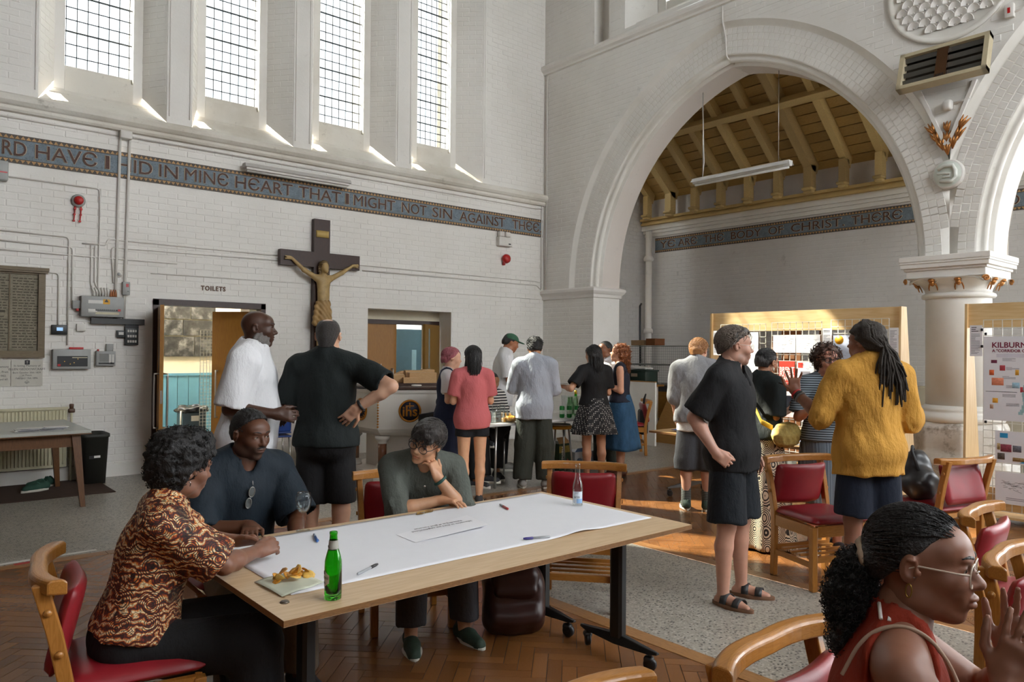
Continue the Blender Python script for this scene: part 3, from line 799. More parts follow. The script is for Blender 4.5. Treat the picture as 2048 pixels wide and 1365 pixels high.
    def mesh(s, name, smooth=0):
        D = s.D; neg = D < 0
        nx,ny,nz = D.shape
        cnt = np.zeros((nx-1,ny-1,nz-1), np.int8)
        for i in (0,1):
            for j in (0,1):
                for k in (0,1): cnt += neg[i:nx-1+i, j:ny-1+j, k:nz-1+k]
        I = np.nonzero((cnt > 0) & (cnt < 8)); n = len(I[0])
        if n == 0: return bpy.data.meshes.new(name)
        idx = np.full(cnt.shape, -1, np.int32); idx[I] = np.arange(n)
        acc = np.zeros((n,3)); num = np.zeros(n)
        C = [(i,j,k) for i in (0,1) for j in (0,1) for k in (0,1)]
        val = {c: D[I[0]+c[0], I[1]+c[1], I[2]+c[2]] for c in C}
        lo = [s.ax[q][I[q]] for q in range(3)]; hi = [s.ax[q][I[q]+1] for q in range(3)]
        for c in C:
            for q in range(3):
                if c[q]: continue
                e = list(c); e[q] = 1; e = tuple(e); v0, v1 = val[c], val[e]
                m = (v0 < 0) != (v1 < 0)
                t = np.where(m, v0/(v0-v1+1e-12), 0)
                for w in range(3):
                    p = (lo[w]+(hi[w]-lo[w])*t) if w == q else (hi[w] if c[w] else lo[w])
                    acc[:,w] += np.where(m, p, 0)
                num += m
        V = acc/num[:,None]; F = []
        for q in range(3):
            a, b = [(1,2),(2,0),(0,1)][q]
            sl0 = [slice(1,-1)]*3; sl0[q] = slice(0,-1); sl1 = list(sl0); sl1[q] = slice(1,None)
            m = neg[tuple(sl0)] != neg[tuple(sl1)]
            J = list(np.nonzero(m)); fl = neg[tuple(sl0)][tuple(J)]
            base = [J[0]+(0 if q == 0 else 1), J[1]+(0 if q == 1 else 1), J[2]+(0 if q == 2 else 1)]
            def g(da, db):
                x = [v.copy() for v in base]; x[a] -= da; x[b] -= db
                return idx[x[0], x[1], x[2]]
            Q = np.stack([g(1,1), g(0,1), g(0,0), g(1,0)], 1)
            Q = np.where(fl[:,None], Q, Q[:,::-1]); F.append(Q)
        F = np.concatenate(F); F = F[(F >= 0).all(1)]
        for _ in range(smooth):
            nb = np.zeros_like(V); ct = np.zeros(n)
            for i in range(4):
                np.add.at(nb, F[:,i], V[F[:,(i+1)%4]]); np.add.at(ct, F[:,i], 1); np.add.at(nb, F[:,(i+1)%4], V[F[:,i]]); np.add.at(ct, F[:,(i+1)%4], 1)
            V = V*.5+.5*nb/np.maximum(ct,1)[:,None]
        s.V, s.F = V, F
        return quads_mesh(name, V, F)
def quads_mesh(name, V, F):
    if 1:
        n = len(V); me = bpy.data.meshes.new(name); me.vertices.add(n); me.vertices.foreach_set('co', V.astype(np.float32).ravel())
        me.loops.add(len(F)*4); me.loops.foreach_set('vertex_index', F.astype(np.int32).ravel())
        me.polygons.add(len(F)); me.polygons.foreach_set('loop_start', np.arange(0,len(F)*4,4,dtype=np.int32)); me.polygons.foreach_set('loop_total', np.full(len(F),4,np.int32))
        me.polygons.foreach_set('use_smooth', np.ones(len(F),bool)); me.update(calc_edges=True); me.validate(); return me
def fbm(x, y, z, f, seed=0):
    """cheap smooth pseudo noise in [-1,1]"""
    r = np.random.RandomState(seed); o = 0
    for i in range(5):
        k = r.normal(size=3)*f; ph = r.uniform(0,6.28); o = o+np.sin(k[0]*x+k[1]*y+k[2]*z+ph)
    return o/3.2
# ================================================================= things on the end wall
def W1(x, z, d=0): return (x, Y1-d, z)
CONDUIT = M('conduit_paint', hexc('d6d2cb'), .5, .04); BOXG = M('grey_enclosure', hexc('9a9b98'), .45, .05); BLK = M('black_plastic', (.012,.012,.013), .4, .1)
REDP = M('red_plastic', hexc('b3201f'), .35, .05); LABELW = M('paper_label', hexc('d8d6d0'), .6, .04); YEL = M('warning_yellow', hexc('d9a01c'), .5, .05)
BRASS = M('brass', hexc('a07b3a'), .3, .1, metal=.9); STEEL = M('brushed_steel', hexc('b9b6b0'), .3, .06, metal=.9)
def conduit(pts, r, label, mat=CONDUIT):
    s = MB(); P = [Vector(p) for p in pts]; out = [P[0]]
    for i in range(1, len(P)-1):      # round the bends
        a, b, c = P[i-1], P[i], P[i+1]; R = min(.05, (b-a).length*.45, (c-b).length*.45)
        p0 = b+(a-b).normalized()*R; p1 = b+(c-b).normalized()*R
        for t in (0,.25,.5,.75,1): out.append(p0*(1-t)**2+b*2*t*(1-t)+p1*t*t)
    out.append(P[-1]); s.tube(out, r, 8); return tag(s.build('conduit', mat), label, 'conduit', 'electrical conduits on the end wall')
e = .016
conduit([W1(2.30,4.22,e),W1(2.27,1.93,e)], .018, 'thick left pipe of the tall pair beside the toilets door')
conduit([W1(2.41,4.22,e),W1(2.37,1.88,e)], .018, 'thick right pipe of the tall pair beside the toilets door')
s = MB(); s.rbox(W1(2.355,4.26,.05),(.14,.09,.1),.01); tag(s.build('junction_box', CONDUIT), 'small white junction box at the top of the tall pipe pair', 'junction box')
conduit([W1(.4,4.24,e),W1(2.35,4.25,e)], .012, 'conduit running under the string course to the junction box at the left')
conduit([W1(2.4,4.25,e),W1(9.3,4.24,e),W1(9.46,4.26,e)], .012, 'long conduit running under the string course toward the corner')
conduit([W1(.4,2.94,e),W1(1.76,2.92,e),W1(1.76,1.62,e)], .010, 'upper left conduit bending down to the alarm panel')
conduit([W1(.4,2.83,e),W1(1.80,2.80,e),W1(1.80,2.14,e)], .010, 'second left conduit bending down beside the consumer unit')
conduit([W1(.4,2.71,e),W1(3.0,2.70,e)], .009, 'third left conduit running straight across the wall')
conduit([W1(.4,2.48,e),W1(1.66,2.48,e),W1(1.66,1.86,e)], .009, 'thin conduit dropping to the black control screen')
conduit([W1(2.09,3.55,e),W1(2.08,2.30,e),W1(2.16,2.22,e)], .009, 'thin vertical conduit down to the consumer unit top')
conduit([W1(.4,3.56,e),W1(2.08,3.55,e),W1(2.09,3.2,e)], .009, 'thin conduit above the red wall sounder')
conduit([W1(2.0,2.84,e),W1(2.0,2.35,e),W1(2.1,2.22,e)], .009, 'short conduit entering the consumer unit from above')
conduit([W1(2.04,2.84,e),W1(2.04,2.38,e),W1(2.14,2.22,e)], .009, 'inner short conduit entering the consumer unit')
conduit([W1(1.9,2.86,e),W1(2.16,2.86,e),W1(2.18,2.94,e),W1(4.36,2.93,e)], .010, 'upper conduit running toward the left arm of the cross')
conduit([W1(2.25,2.4,e),W1(2.22,2.84,e),W1(4.36,2.86,e)], .009, 'lower conduit running toward the left arm of the cross')
conduit([W1(5.62,2.90,e),W1(5.70,2.9,e),W1(9.3,2.89,e),W1(9.45,2.87,e)], .010, 'upper conduit running from the cross to the corner')
conduit([W1(5.72,2.82,e),W1(9.35,2.82,e),W1(9.45,2.74,e)], .012, 'lower conduit running from the cross to the corner')
conduit([W1(2.68,2.55,.008),W1(9.45,2.56,.008)], .005, 'thin cable line running over both doorways')
conduit([W1(9.46,4.30,e),W1(9.46,2.75,e)], .012, 'vertical conduit down the corner beside the scripture band')
conduit([(X2-.02,10.22,6.74),(X2-.02,10.24,6.6),(X2-.02,10.24,2.75)], .012, 'vertical conduit down the arcade side of the corner')
# consumer unit
t = thing('consumer_unit', 'grey electrical consumer unit with yellow warning label', 'fuse box', W1(2.115,1.97,0))
s = MB(); s.rbox((0,-.06,.125),(.47,.12,.25),.008); s.build('body', BOXG, t)
MB().rbox((-.11,-.121,.07),(.10,.004,.045),.002).build('blank_cover', LABELW, t)
MB().box(-.16,.06,-.124,-.12,.16,.20).build('sticker', LABELW, t)
s = MB(); s.add([(0.0,-.1245,.155),(.075,-.1245,.155),(.075,-.1245,.215),(0,-.1245,.215)],[(0,1,2,3)]); s.build('warning_label', YEL, t)
text('warning_sign', '▲', .05, BLK, t, frame((.037,-.126,.195),(1,0,0),(0,0,1)), .0003)
MB().box(-.08,.16,-.126,-.12,.072,.092).build('breaker_window', BLK, t)
for i in range(10): MB().box(-.072+i*.022,-.060+i*.022,-.132,-.126,.078,.09).build('breaker_switch', BOXG, t)
MB().box(-.08,.18,-.123,-.12,.03,.058).build('circuit_list', M('cream_label', hexc('c7c0a4'), .6), t)
MB().box(.165,.195,-.13,-.12,.072,.098).build('main_switch', REDP, t)
for i in range(6): 
    s = MB(); s.tube([(-.08+i*.03,-.05,.25),(-.08+i*.03,-.05,.30),(-.11+i*.035,-.03,.36)], .010, 6); s.build('cable', CONDUIT, t)
for i in range(3):
    s = MB(); s.lathe([(.018,.25),(.016,.29),(.006,.34),(0,.345)], 8, (.10+.025*i,-.06,0)); s.build('orange_cable_gland', M('copper_orange', hexc('9d6038'), .5), t)
s = MB(); s.box(2.0,2.60,Y1-.075,Y1,1.885,1.955); tag(s.build('cable_trunking', M('dark_trunking', (.05,.05,.05), .5)), 'dark grey cable trunking below the consumer unit', 'trunking')
def wbox(name, label, cat, x0, x1, z0, z1, d, mat, extra=None, rd=.006):
    t = thing(name, label, cat, W1((x0+x1)/2, z0)); w, h = x1-x0, z1-z0
    MB().rbox((0,-d/2,h/2),(w,d,h),rd).build('housing', mat, t)
    if extra: extra(t, w, h, d)
    return t
wbox('switch_box', 'small grey switch box left of the consumer unit', 'switch box', 1.80,1.905,2.06,2.16,.07, BOXG, lambda t,w,h,d: MB().rbox((0,-.05,-.012),(.03,.05,.03),.006).build('red_gland', REDP, t))
wbox('socket_box', 'small pale socket box under the switch box', 'socket box', 1.85,1.945,1.79,1.88,.05, CONDUIT)
def scr(t,w,h,d):
    MB().box(-.03,.035,-d-.002,-d,.045,.085).build('screen', M('lcd_blue', hexc('8fb4d8'), .3, .02, emit=.6), t)
wbox('control_screen', 'black touch control unit with small blue screen', 'control panel', 1.59,1.755,1.745,1.86,.04, BLK, scr)
def fire(t,w,h,d):
    MB().box(-w*.39,w*.41,-d-.003,-d,.03,h*.66).build('panel_face', BLK, t)
    MB().box(-w*.0,w*.4,-d-.005,-d-.002,h*.56,h*.6).build('indicator_strip', M('cream_label', (.5,.5,.4), .5), t)
    for i,(x,z) in enumerate(((-.08,.09),(.02,.075),(.06,.12),(-.02,.06))): MB().rbox((x,-d-.005,z),(.012,.004,.012),.002).build('indicator_light', M('amber_led',(.6,.35,.08),.4), t)
    MB().box(-.15,-.12,-d-.006,-d-.002,.035,.06).build('key_switch', REDP, t)
    MB().rbox((.05,-.04,h+.012),(.15,.04,.03),.006).build('red_cable_glands', REDP, t)
wbox('fire_alarm_panel', 'wide grey fire alarm panel with black display', 'alarm panel', 1.60,2.0,1.335,1.57,.09, BOXG, fire)
def ctl(t,w,h,d):
    MB().box(-.07,.03,-d-.003,-d,.05,.15).build('keypad', M('grey_keypad',(.2,.2,.19),.5), t); 
    for x in (.045,.078): MB().box(x-.012,x+.012,-d-.004,-d,.03,.14).build('label_strip', LABELW, t)
    MB().box(-.08,.09,-d-.004,-d,.022,.04).build('button_row', BLK, t)
    MB().rbox((.045,-.03,h+.045),(.075,.04,.09),.004).build('timer_cover', BOXG, t); MB().rbox((-.08,-.03,h+.01),(.02,.02,.03),.004).build('red_gland', REDP, t)
wbox('heating_controller', 'small grey heating controller beside the alarm panel', 'controller', 2.06,2.275,1.37,1.55,.07, BOXG, ctl)
def sw(t,w,h,d):
    for i in range(4):
        for j in range(3): MB().box(-.05+i*.028,-.03+i*.028,-d-.006,-d,.03+j*.065,.06+j*.065).build('switch', LABELW, t)
    MB().box(-w/2,w/2,-d-.002,-d+.01,h-.02,h+.02).build('hood', BLK, t)
wbox('light_switch_board', 'dark switch panel with rows of white switches', 'switch panel', 2.38,2.535,1.63,1.86,.06, M('dark_panel',(.035,.04,.04),.4), sw)
wbox('dimmer_switch', 'small dark double switch left of the switch panel', 'switch', 2.29,2.38,1.72,1.81,.05, M('dark_panel',(.035,.04,.04),.4), lambda t,w,h,d: MB().box(-.025,.03,-d-.004,-d,.035,.07).build('rocker', LABELW, t))
def iso(t,w,h,d):
    MB().box(-.005,.025,-d-.004,-d,.10,.14).build('red_switch', REDP, t); MB().lathe([(0,-.005),(.01,-.004),(.01,0)],10,(.02,-d,.05)).build('key_hole', BLK, t)
wbox('isolator_switch', 'grey isolator box with red switch beside the tall pipes', 'switch', 2.345,2.43,2.255,2.42,.06, BOXG, iso)
t = thing('smoke_sensor', 'small round white sensor above the consumer unit', 'sensor', W1(2.305,2.51))
MB().lathe([(.04,0),(.04,.02),(.03,.035),(0,.04)],16,mat=Matrix.Rotation(PI/2,4,'X')).build('body', CONDUIT, t); MB().lathe([(.02,.036),(.02,.042),(0,.043)],12,mat=Matrix.Rotation(PI/2,4,'X')).build('grille', BOXG, t)
t = thing('alarm_sounder', 'red round alarm sounder with grey rim and dangling red cords', 'alarm', W1(1.85,3.37))
RX = Matrix.Rotation(PI/2,4,'X')
MB().lathe([(.075,0),(.078,.03),(.06,.04)],20,mat=RX).build('rim', BOXG, t); MB().lathe([(.055,.03),(.05,.075),(.03,.09),(0,.092)],20,mat=RX).build('red_dome', REDP, t)
for x in (-.035,.03):
    s = MB(); s.tube([(x,-.03,-.07),(x-.004,-.03,-.18),(x-.012,-.03,-.25)], .007, 6); s.rbox((x,-.03,-.10),(.03,.02,.025),.006); s.rbox((x-.005,-.03,-.17),(.028,.02,.02),.006); s.rbox((x-.012,-.03,-.25),(.03,.02,.02),.006); s.build('red_cord', REDP, t)
t = thing('emergency_light', 'white twin emergency light at the end of the scripture band', 'lamp', W1(8.53,3.46))
MB().rbox((0,-.05,.08),(.30,.10,.16),.01).build('housing', CONDUIT, t)
for x in (-.08,.06): MB().rbox((x,-.06,.21),(.11,.08,.09),.015).build('spot_head', CONDUIT, t)
MB().box(.06,.11,-.104,-.10,.03,.05).build('indicator', BLK, t)
t = thing('fire_bell', 'small red fire bell below the emergency light', 'bell', W1(8.57,3.24))
MB().lathe([(.02,0),(.07,.02),(.085,.06),(.075,.10),(.04,.12),(0,.125)],20,mat=RX).build('bell_dome', REDP, t); MB().rbox((-.045,-.05,-.09),(.03,.06,.06),.008).build('striker_box', REDP, t)
t = thing('wall_box', 'grey alarm box at the left edge below the scripture band', 'alarm box', W1(1.05,3.49)); MB().rbox((0,-.06,.11),(.16,.12,.22),.01).build('housing', BOXG, t); MB().box(-.04,.07,-.124,-.12,.08,.095).build('red_strip', REDP, t)
# long wall lamp under the string course
t = thing('strip_light', 'long grey wall strip light above the scripture band', 'lamp', (4.62,Y1-.12,4.06))
s = MB(); s.prism([(-.78,.0),(.78,.0),(.78,.03),(-.78,.03)],-.05,.05); s.build('back_plate', CONDUIT, t)
s = MB(); s.loft([[(x,-.075,.03),(x,.075,.03),(x,.05,.085),(x,-.05,.085)] for x in (-.8,.8)], sm=False); s.build('reflector', M('reflector_grey', hexc('b5b2ac'), .5), t)
for x in (-.6,.6): MB().bar((x,0,.05),(x,.11,.10),.02).build('bracket', CONDUIT, t)
MB().tube([(-.76,0,-.015),(.76,0,-.015)],.018,10).build('tube', M('tube_white',hexc('d8d6d0'),.4), t)
# TOILETS lettering
SIGNB = M('sign_brown', hexc('5b3d22'), .5)
t = thing('toilets_sign', 'brown letters TOILETS fixed above the doorway', 'sign', W1(3.47,2.40))
text('lettering', 'TOILETS', .085, SIGNB, t, frame((0,-.008,0),(1,0,0),(0,0,1)), .006, offset=.003, sp=1.25, sx=.85)
# memorial board
OLDFR = wood('memorial_frame', '7a6a4e', '5d4e38', 0, .5); t = thing('memorial_board', 'framed grey memorial board crowded with carved names', 'memorial', W1(1.03,1.49))
MB().box(-.42,.42,-.03,0,.05,.95).build('stone_panel', band_mat('memorial_stone', hexc('77705f')), t)
for x in (-.455,.455): MB().box(x-.035,x+.035,-.06,0,0,.96).build('frame_side', OLDFR, t)
MB().box(-.49,.49,-.065,0,-.02,.06).build('frame_foot', OLDFR, t)
s = MB(); 
for d,z0,z1 in ((.05,.95,.97),(.085,.97,.99),(.10,.99,1.03)): s.box(-.49-(d-.05)*.6,.49+(d-.05)*.6,-d,0,z0,z1)
s.build('frame_cornice', OLDFR, t)
MB().bar((.14,-.036,.06),(.14,-.036,.94),.012).build('divider', OLDFR, t)
CARV = M('carved_text', hexc('4a4438'), .8); s = MB()
rr = random.Random(3)
for cx_ in (-.36,.17):
    for i in range(26):
        z = .90-i*.032
        if cx_ < 0 and .48 < z < .54: continue
        x = cx_
        while x < cx_+(.46 if cx_ < 0 else .22):
            w = rr.uniform(.02,.06); s.box(x,x+w,-.0318,-.03,z-.005,z+.005); x += w+.012
o = s.build('carved_names', CARV, t); o['kind'] = 'stuff'
MB().box(-.4,.1,-.034,-.03,.50,.525).build('name_rule', CARV, t)
# marble tablets with inscriptions
MARB = paint_mat('tablet_marble', hexc('c9c5ba'), hexc('aaa498'), .5, .05, .35); INK = M('tablet_ink', (.03,.028,.03), .6)
t = thing('marble_tablet', 'cream memorial tablet with black lettering and small cross', 'tablet', W1(1.355,1.14))
MB().box(-.155,.155,-.02,0,0,.30).build('slab', MARB, t)
for z, b_, sz in ((.235,'In loving Memory of',.032),(.195,'ELLEN GEDDOWCRAFT',.034),(.155,'Born October 20th 1829.',.027),(.125,'at Peace',.027),(.09,'February 15th 1896.',.027),(.272,'✝',.05),(.045,'⚜',.05)):
    text('lettering', b_, sz, INK, t, frame((0,-.021,z),(1,0,0),(0,0,1)), .0005)
t = thing('marble_tablet', 'cream memorial tablet cut by the left edge of the picture', 'tablet', W1(1.03,1.14))
MB().box(-.155,.155,-.02,0,0,.30).build('slab', MARB, t)
for z, b_, sz in ((.225,'Memory',.032),(.165,'D. Pratt',.032),(.12,'1902.',.032),(.08,'aged 60',.03)): text('lettering', b_, sz, INK, t, frame((.09,-.021,z),(1,0,0),(0,0,1)), .0005)
# ================================================================= doorways and what shows behind them
DARKW = wood('dark_door_frame', '3a2118', '27140d', 2, .4); DOORW = wood('door_oak', 'a0702c', '8a5c22', 2, .4, .7); CREAMW = M('cream_plaster', hexc('d3cbb5'), .7, .03); BLUEW = M('blue_boarding', hexc('5f93a8'), .5, .05)
fr = thing('door_1', 'dark wooden door frame of the toilets doorway', 'x'); fr['kind'] = 'structure'; del fr['category']
for x in (2.745,4.155): MB().box(x-.03,x+.035,Y1-.03,Y1+.14,0,2.22).build('door_jamb', DARKW, fr)
MB().box(2.715,4.19,Y1-.03,Y1+.14,2.15,2.23).build('door_head', DARKW, fr)
def door(name, label, hinge, ang, w, h, mat, plate=True, slot=True, side=1):
    t = thing(name, label, 'door', (hinge[0],hinge[1],0), ang)
    MB().box(0,w,-.022,.022,.01,h).build('door_leaf', mat, t)
    for sd in (-1,1):
        s = MB(); y = sd*.075; s.tube([(w-.09,sd*.022,.62),(w-.09,y,.62),(w-.09,y,.66),(w-.09,y,1.24),(w-.09,y,1.28),(w-.09,sd*.022,1.28)], .012, 8); s.build('pull_handle', STEEL, t)
    if plate: MB().box(w-.001,w+.002,-.012,.012,.92,1.08).build('lock_plate', STEEL, t)
    if slot: MB().box(w-.22,w-.16,-.024,.024,1.3,1.95).build('vision_slot', M('slot_glass',(.25,.3,.3),.1), t)
    return t
door('oak_door', 'oak door standing open at the left of the toilets doorway', (2.80,Y1+.02), -1.79, .70, 2.12, DOORW)
door('oak_door', 'oak door half hidden behind the white-shirted man', (4.12,Y1+.12), PI-.85, .66, 2.12, DOORW, slot=False)
# toilets lobby
b = MB(); y = Y1+2.4; b.add([(1.0,y,0),(5.2,y,0),(5.2,y,4.2),(1.0,y,4.2)],[(0,1,2,3)]); b.add([(1.0,y-1,2.8),(5.2,y-1,2.8),(5.2,Y1+.55,2.8),(1,Y1+.55,2.8)],[(0,1,2,3)])
b.add([(1.0,Y1+.56,0),(1.0,y,0),(1.0,y,2.8),(1.0,Y1+.56,2.8)],[(0,1,2,3)]); b.add([(5.2,Y1+.56,0),(5.2,y,0),(5.2,y,2.8),(5.2,Y1+.56,2.8)],[(0,1,2,3)])
lob = struct(b.build('wall_lobby', CREAMW, fix=False), 'cream lobby walls beyond the toilets doorway')
for i in range(22): MB().box(1.35+i*.17,1.35+i*.17+.163,y-.02,y,0,1.15).build('panel', BLUEW, lob)
MB().box(1.2,5.1,y-.035,y,1.15,1.19).build('dado_rail', BLUEW, lob)
def photo_mat(name, seed):
    m, nt, p = _nt(name); co = coords(nt, (1,1,1)); co = N(nt,'ShaderNodeVectorMath',operation='ADD',i={0:co,1:(seed*3.1,seed*1.7,seed)}).outputs[0]
    f = noise(nt, co, 7, 6, .65); c = ramp(nt, f, [(.3,(.008,.008,.008)),(.5,(.035,.035,.033)),(.62,(.12,.118,.11)),(.75,(.25,.245,.235))]); nt.links.new(c, p.inputs['Base Color']); p.inputs['Roughness'].default_value = .4; return m
PH = [photo_mat('old_photo_%d' % i, i) for i in range(4)]
t = thing('photo_collage', 'black and white photograph collage on the lobby wall', 'collage', (3.55,y-.03,1.45)); k = 0
for zi,(z0,z1) in enumerate(((0,.33),(.34,.60),(.61,.86),(.87,1.12))):
    x = -.95; 
    while x < .72:
        w = [.52,.40,.46,.34][(k+zi)%4]; MB().box(x,min(x+w,.78)-.012,-.012,0,z0+.01,z1).build('photograph', PH[k%4], t); x += w; k += 1
t = thing('mesh_display', 'white wire mesh display panel standing in the lobby', 'display panel', (3.98,Y1+1.2,0))
s = MB(); WIRE = M('white_wire', hexc('c9cac6'), .4, .03)
for i in range(13): s.bar((-.28+i*.047,0,.35),(-.28+i*.047,0,1.86),.006)
for i in range(32): s.bar((-.28,0,.35+i*.049),(.284,0,.35+i*.049),.006)
s.build('wire_grid', WIRE, t); MB().box(-.08,.05,-.012,-.008,1.35,1.6).build('paper_sheet', LABELW, t)
t = thing('pedal_bin', 'grey waste bin with black liner behind the toilets door', 'bin', (3.68,Y1+1.5,0))
MB().box(-.17,.17,-.14,.14,.05,.62).build('bin_body', M('bin_slate', hexc('3a4c55'), .5), t); MB().tube([(-.2,-.15,0),(-.2,-.15,.66)],.014,8).build('frame_tube', STEEL, t)
d = SDF((-.32,-.28,.5),(.32,.28,.82),.012); d.ell((0,0,.66),(.24,.2,.07),.02); d.warp(lambda x,y,z: .02*fbm(x,y,z,34,5)); ob('bin_liner', d.mesh('bin_liner'), M('bin_liner',(.01,.01,.01),.25,.2), t); MB().box(-.05,.06,-.145,-.14,.5,.58).build('label', LABELW, t)
# second doorway : panelled oak leaves, blue screen behind
b = MB(); y = Y1+2.6; b.add([(5.3,y,0),(9,y,0),(9,y,4.2),(5.3,y,4.2)],[(0,1,2,3)]); b.add([(5.3,y-1.0,2.7),(9,y-1.0,2.7),(9,Y1+.55,2.7),(5.3,Y1+.55,2.7)],[(0,1,2,3)])
b.add([(5.3,Y1+.56,0),(5.3,y,0),(5.3,y,2.7),(5.3,Y1+.56,2.7)],[(0,1,2,3)]); b.add([(9,Y1+.56,0),(9,y,0),(9,y,2.7),(9,Y1+.56,2.7)],[(0,1,2,3)])
struct(b.build('wall_store', M('store_plaster', hexc('a9b5ba'), .7), fix=False), 'pale blue store room walls beyond the second doorway')
fr = thing('door_2', 'dark frame of the recessed second doorway', 'x'); fr['kind'] = 'structure'; del fr['category']
MB().box(5.83,7.42,Y1+.35,Y1+.45,2.02,2.09).build('door_head', DARKW, fr); MB().box(5.83,7.42,Y1+.35,Y1+.5,2.09,2.24).build('head_panel', CREAMW, fr)
door('oak_door', 'closed oak door leaf at the left of the second doorway', (5.87,Y1+.40), 0.02, .72, 2.02, DOORW, slot=False)
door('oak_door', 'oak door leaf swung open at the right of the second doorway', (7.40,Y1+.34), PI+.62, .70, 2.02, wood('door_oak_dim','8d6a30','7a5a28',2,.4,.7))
t = thing('blue_door', 'blue grey door with narrow glass strip in the store room', 'door', (7.55,Y1+1.6,0)); MB().box(-.45,.45,-.03,.03,0,1.98).build('door_leaf', M('petrol_blue', hexc('49697a'), .45), t); MB().box(.10,.2,-.034,.034,.6,1.6).build('glass_strip', M('slot_glass2', hexc('8fb0c0'), .15), t)
t = thing('blue_crate', 'dark blue crate stack in the store room', 'crate', (8.42,Y1+1.5,0))
for i,z in enumerate((0,.45,.9)): MB().rbox((0,0,z+.21),(.5,.45,.42),.02).build('crate', M('crate_blue', hexc('1f3a63'), .4), t)
MB().rbox((-.05,0,1.40),(.5,.4,.1),.04).build('folded_cover', BLK, t)
# ================================================================= crucifix
t = thing('crucifix', 'dark wooden wall cross carrying a carved pale figure', 'crucifix', (5.0,Y1-.06,0))
CROSSW = wood('cross_wood', '3d2318', '2a1610', 2, .45)
MB().box(-.125,.125,-.045,.045,1.2,3.51).build('upright', CROSSW, t)
MB().box(-.635,.62,-.046,.044,2.80,3.02).build('crossbeam', CROSSW, t)
s = MB(); s.loft([[(x,-.055-.012*math.cos(x*14),z) for z in (3.24,3.34)]+[(x,-.045-.012*math.cos(x*14),z) for z in (3.34,3.24)] for x in np.linspace(-.10,.10,9)]); s.build('title_scroll', M('scroll_gold', hexc('b59a5a'), .5), t)
d = SDF((-.62,-.26,1.35),(.62,.02,3.05),.011)
k = .02
d.ell((.0,-.12,2.80),(.062,.07,.085),k); d.cone((.0,-.12,2.76),(-.01,-.11,2.66),.035,.04,k)       # bowed head
d.ell((.01,-.165,2.755),(.035,.03,.05),.015)
d.cone((-.10,-.09,2.64),(.10,-.09,2.64),.05,.05,k); d.cone((0,-.10,2.58),(0,-.105,2.40),.105,.085,.04,sq=((0,1,0),.65)); d.cone((0,-.105,2.42),(.0,-.10,2.18),.08,.10,.03,sq=((0,1,0),.75))
for sx, hx, hz in ((-1,-.50,2.90),(1,.50,2.86)):
    d.cone((sx*.12,-.09,2.64),(sx*.30,-.085,2.72+.02),.042,.034,k); d.cone((sx*.30,-.085,2.74),(hx*.94,-.075,hz-.01),.034,.022,k); d.ell((hx*1.02,-.075,hz+.0),(.05,.018,.03),.01)
    for i in range(4): d.cone((hx*1.06,-.08,hz-.02+.014*i),(hx*1.06+sx*.055,-.085,hz-.025+.017*i),.008,.006,.003)
for sx in (-1,1):
    d.cone((sx*.055+.01,-.10,2.15),(sx*.05-.015,-.14,1.86),.07,.05,.02); d.cone((sx*.05-.015,-.14,1.86),(sx*.035-.03,-.09,1.52),.048,.028,.015); d.cone((sx*.035-.03,-.09,1.52),(sx*.03-.03,-.13,1.42),.028,.02,.01)
CARVED = M('carved_limewood', hexc('a88d5c'), .5, .2, 14, bmp=.2, bscale=40)
ob('figure', d.mesh('figure'), CARVED, t)
d = SDF((-.2,-.26,1.85),(.2,.02,2.4),.008); d.cone((0,-.105,2.28),(.0,-.115,2.02),.105,.125,.02,sq=((0,1,0),.75)); d.cut((0,0,1),(0,0,2.31)); d.cut((-.2,0,-1),(0,0,1.99)); d.cone((-.11,-.13,2.26),(-.145,-.13,1.97),.03,.04,.02)
d.warp(lambda x,y,z: .006*np.sin(70*(z+.5*x)+8*np.sin(9*x))); ob('loincloth', d.mesh('loincloth'), M('carved_cloth', hexc('9c7c4c'), .5, .2, 20), t)
d = SDF((-.12,-.24,2.6),(.12,0,2.95),.007); d.ell((0,-.105,2.825),(.075,.075,.075),.01); d.cone((.055,-.10,2.80),(.05,-.11,2.68),.025,.018,.01); d.cone((-.06,-.1,2.80),(-.055,-.1,2.68),.025,.018,.01); d.cut((0,-1,-.15),(0,-.155,2.8)); d.warp(lambda x,y,z: .004*np.sin(160*z+60*x)); ob('carved_hair', d.mesh('carved_hair'), M('carved_hair', hexc('6e5a3a'), .5, .2, 30), t)
# ================================================================= radiator, side table, bin, shoes under the left window
CREAMR = M('radiator_cream', hexc('c9c3a4'), .45, .06)
t = thing('radiator', 'cream panel radiator low on the end wall', 'radiator', (1.0,Y1-.1,0))
MB().box(-.95,.75,-.03,.03,.18,.88).build('panel_body', CREAMR, t)
for i in range(46): MB().rbox((-.93+i*.0365,-.035,.53),(.018,.018,.64),.006,1).build('convector_rib', CREAMR, t)
MB().box(-.96,.76,-.05,.04,.86,.885).build('top_grille', CREAMR, t)
s = MB(); s.rbox((.80,-.0,.84),(.07,.05,.05),.01); s.lathe([(.022,0),(.026,.05),(.02,.06)],10,(.80,0,.86)); s.build('valve', M('valve_brown', hexc('5b4030'), .4), t); MB().tube([(.80,0,.0),(.80,0,.84)],.014,8).build('pipe', CREAMR, t)
b = MB(); b.box(XL,2.70,Y1-.05,Y1,0,.16); struct(b.build('baseboard_end', STONE), 'pale skirting along the end wall')
TEAK = wood('teak_legs', '6f4a2a', '523319', 2, .4); TOPG = M('laminate_grey', hexc('aeb0a9'), .35, .03)
t = thing('side_table', 'old teak table with pale grey top before the radiator', 'table', (.95,9.2,0))
MB().box(-.75,.72,-.72,.70,.735,.765).build('table_top', TOPG, t); MB().box(-.755,.725,-.725,.705,.728,.738).build('edge_band', TEAK, t)
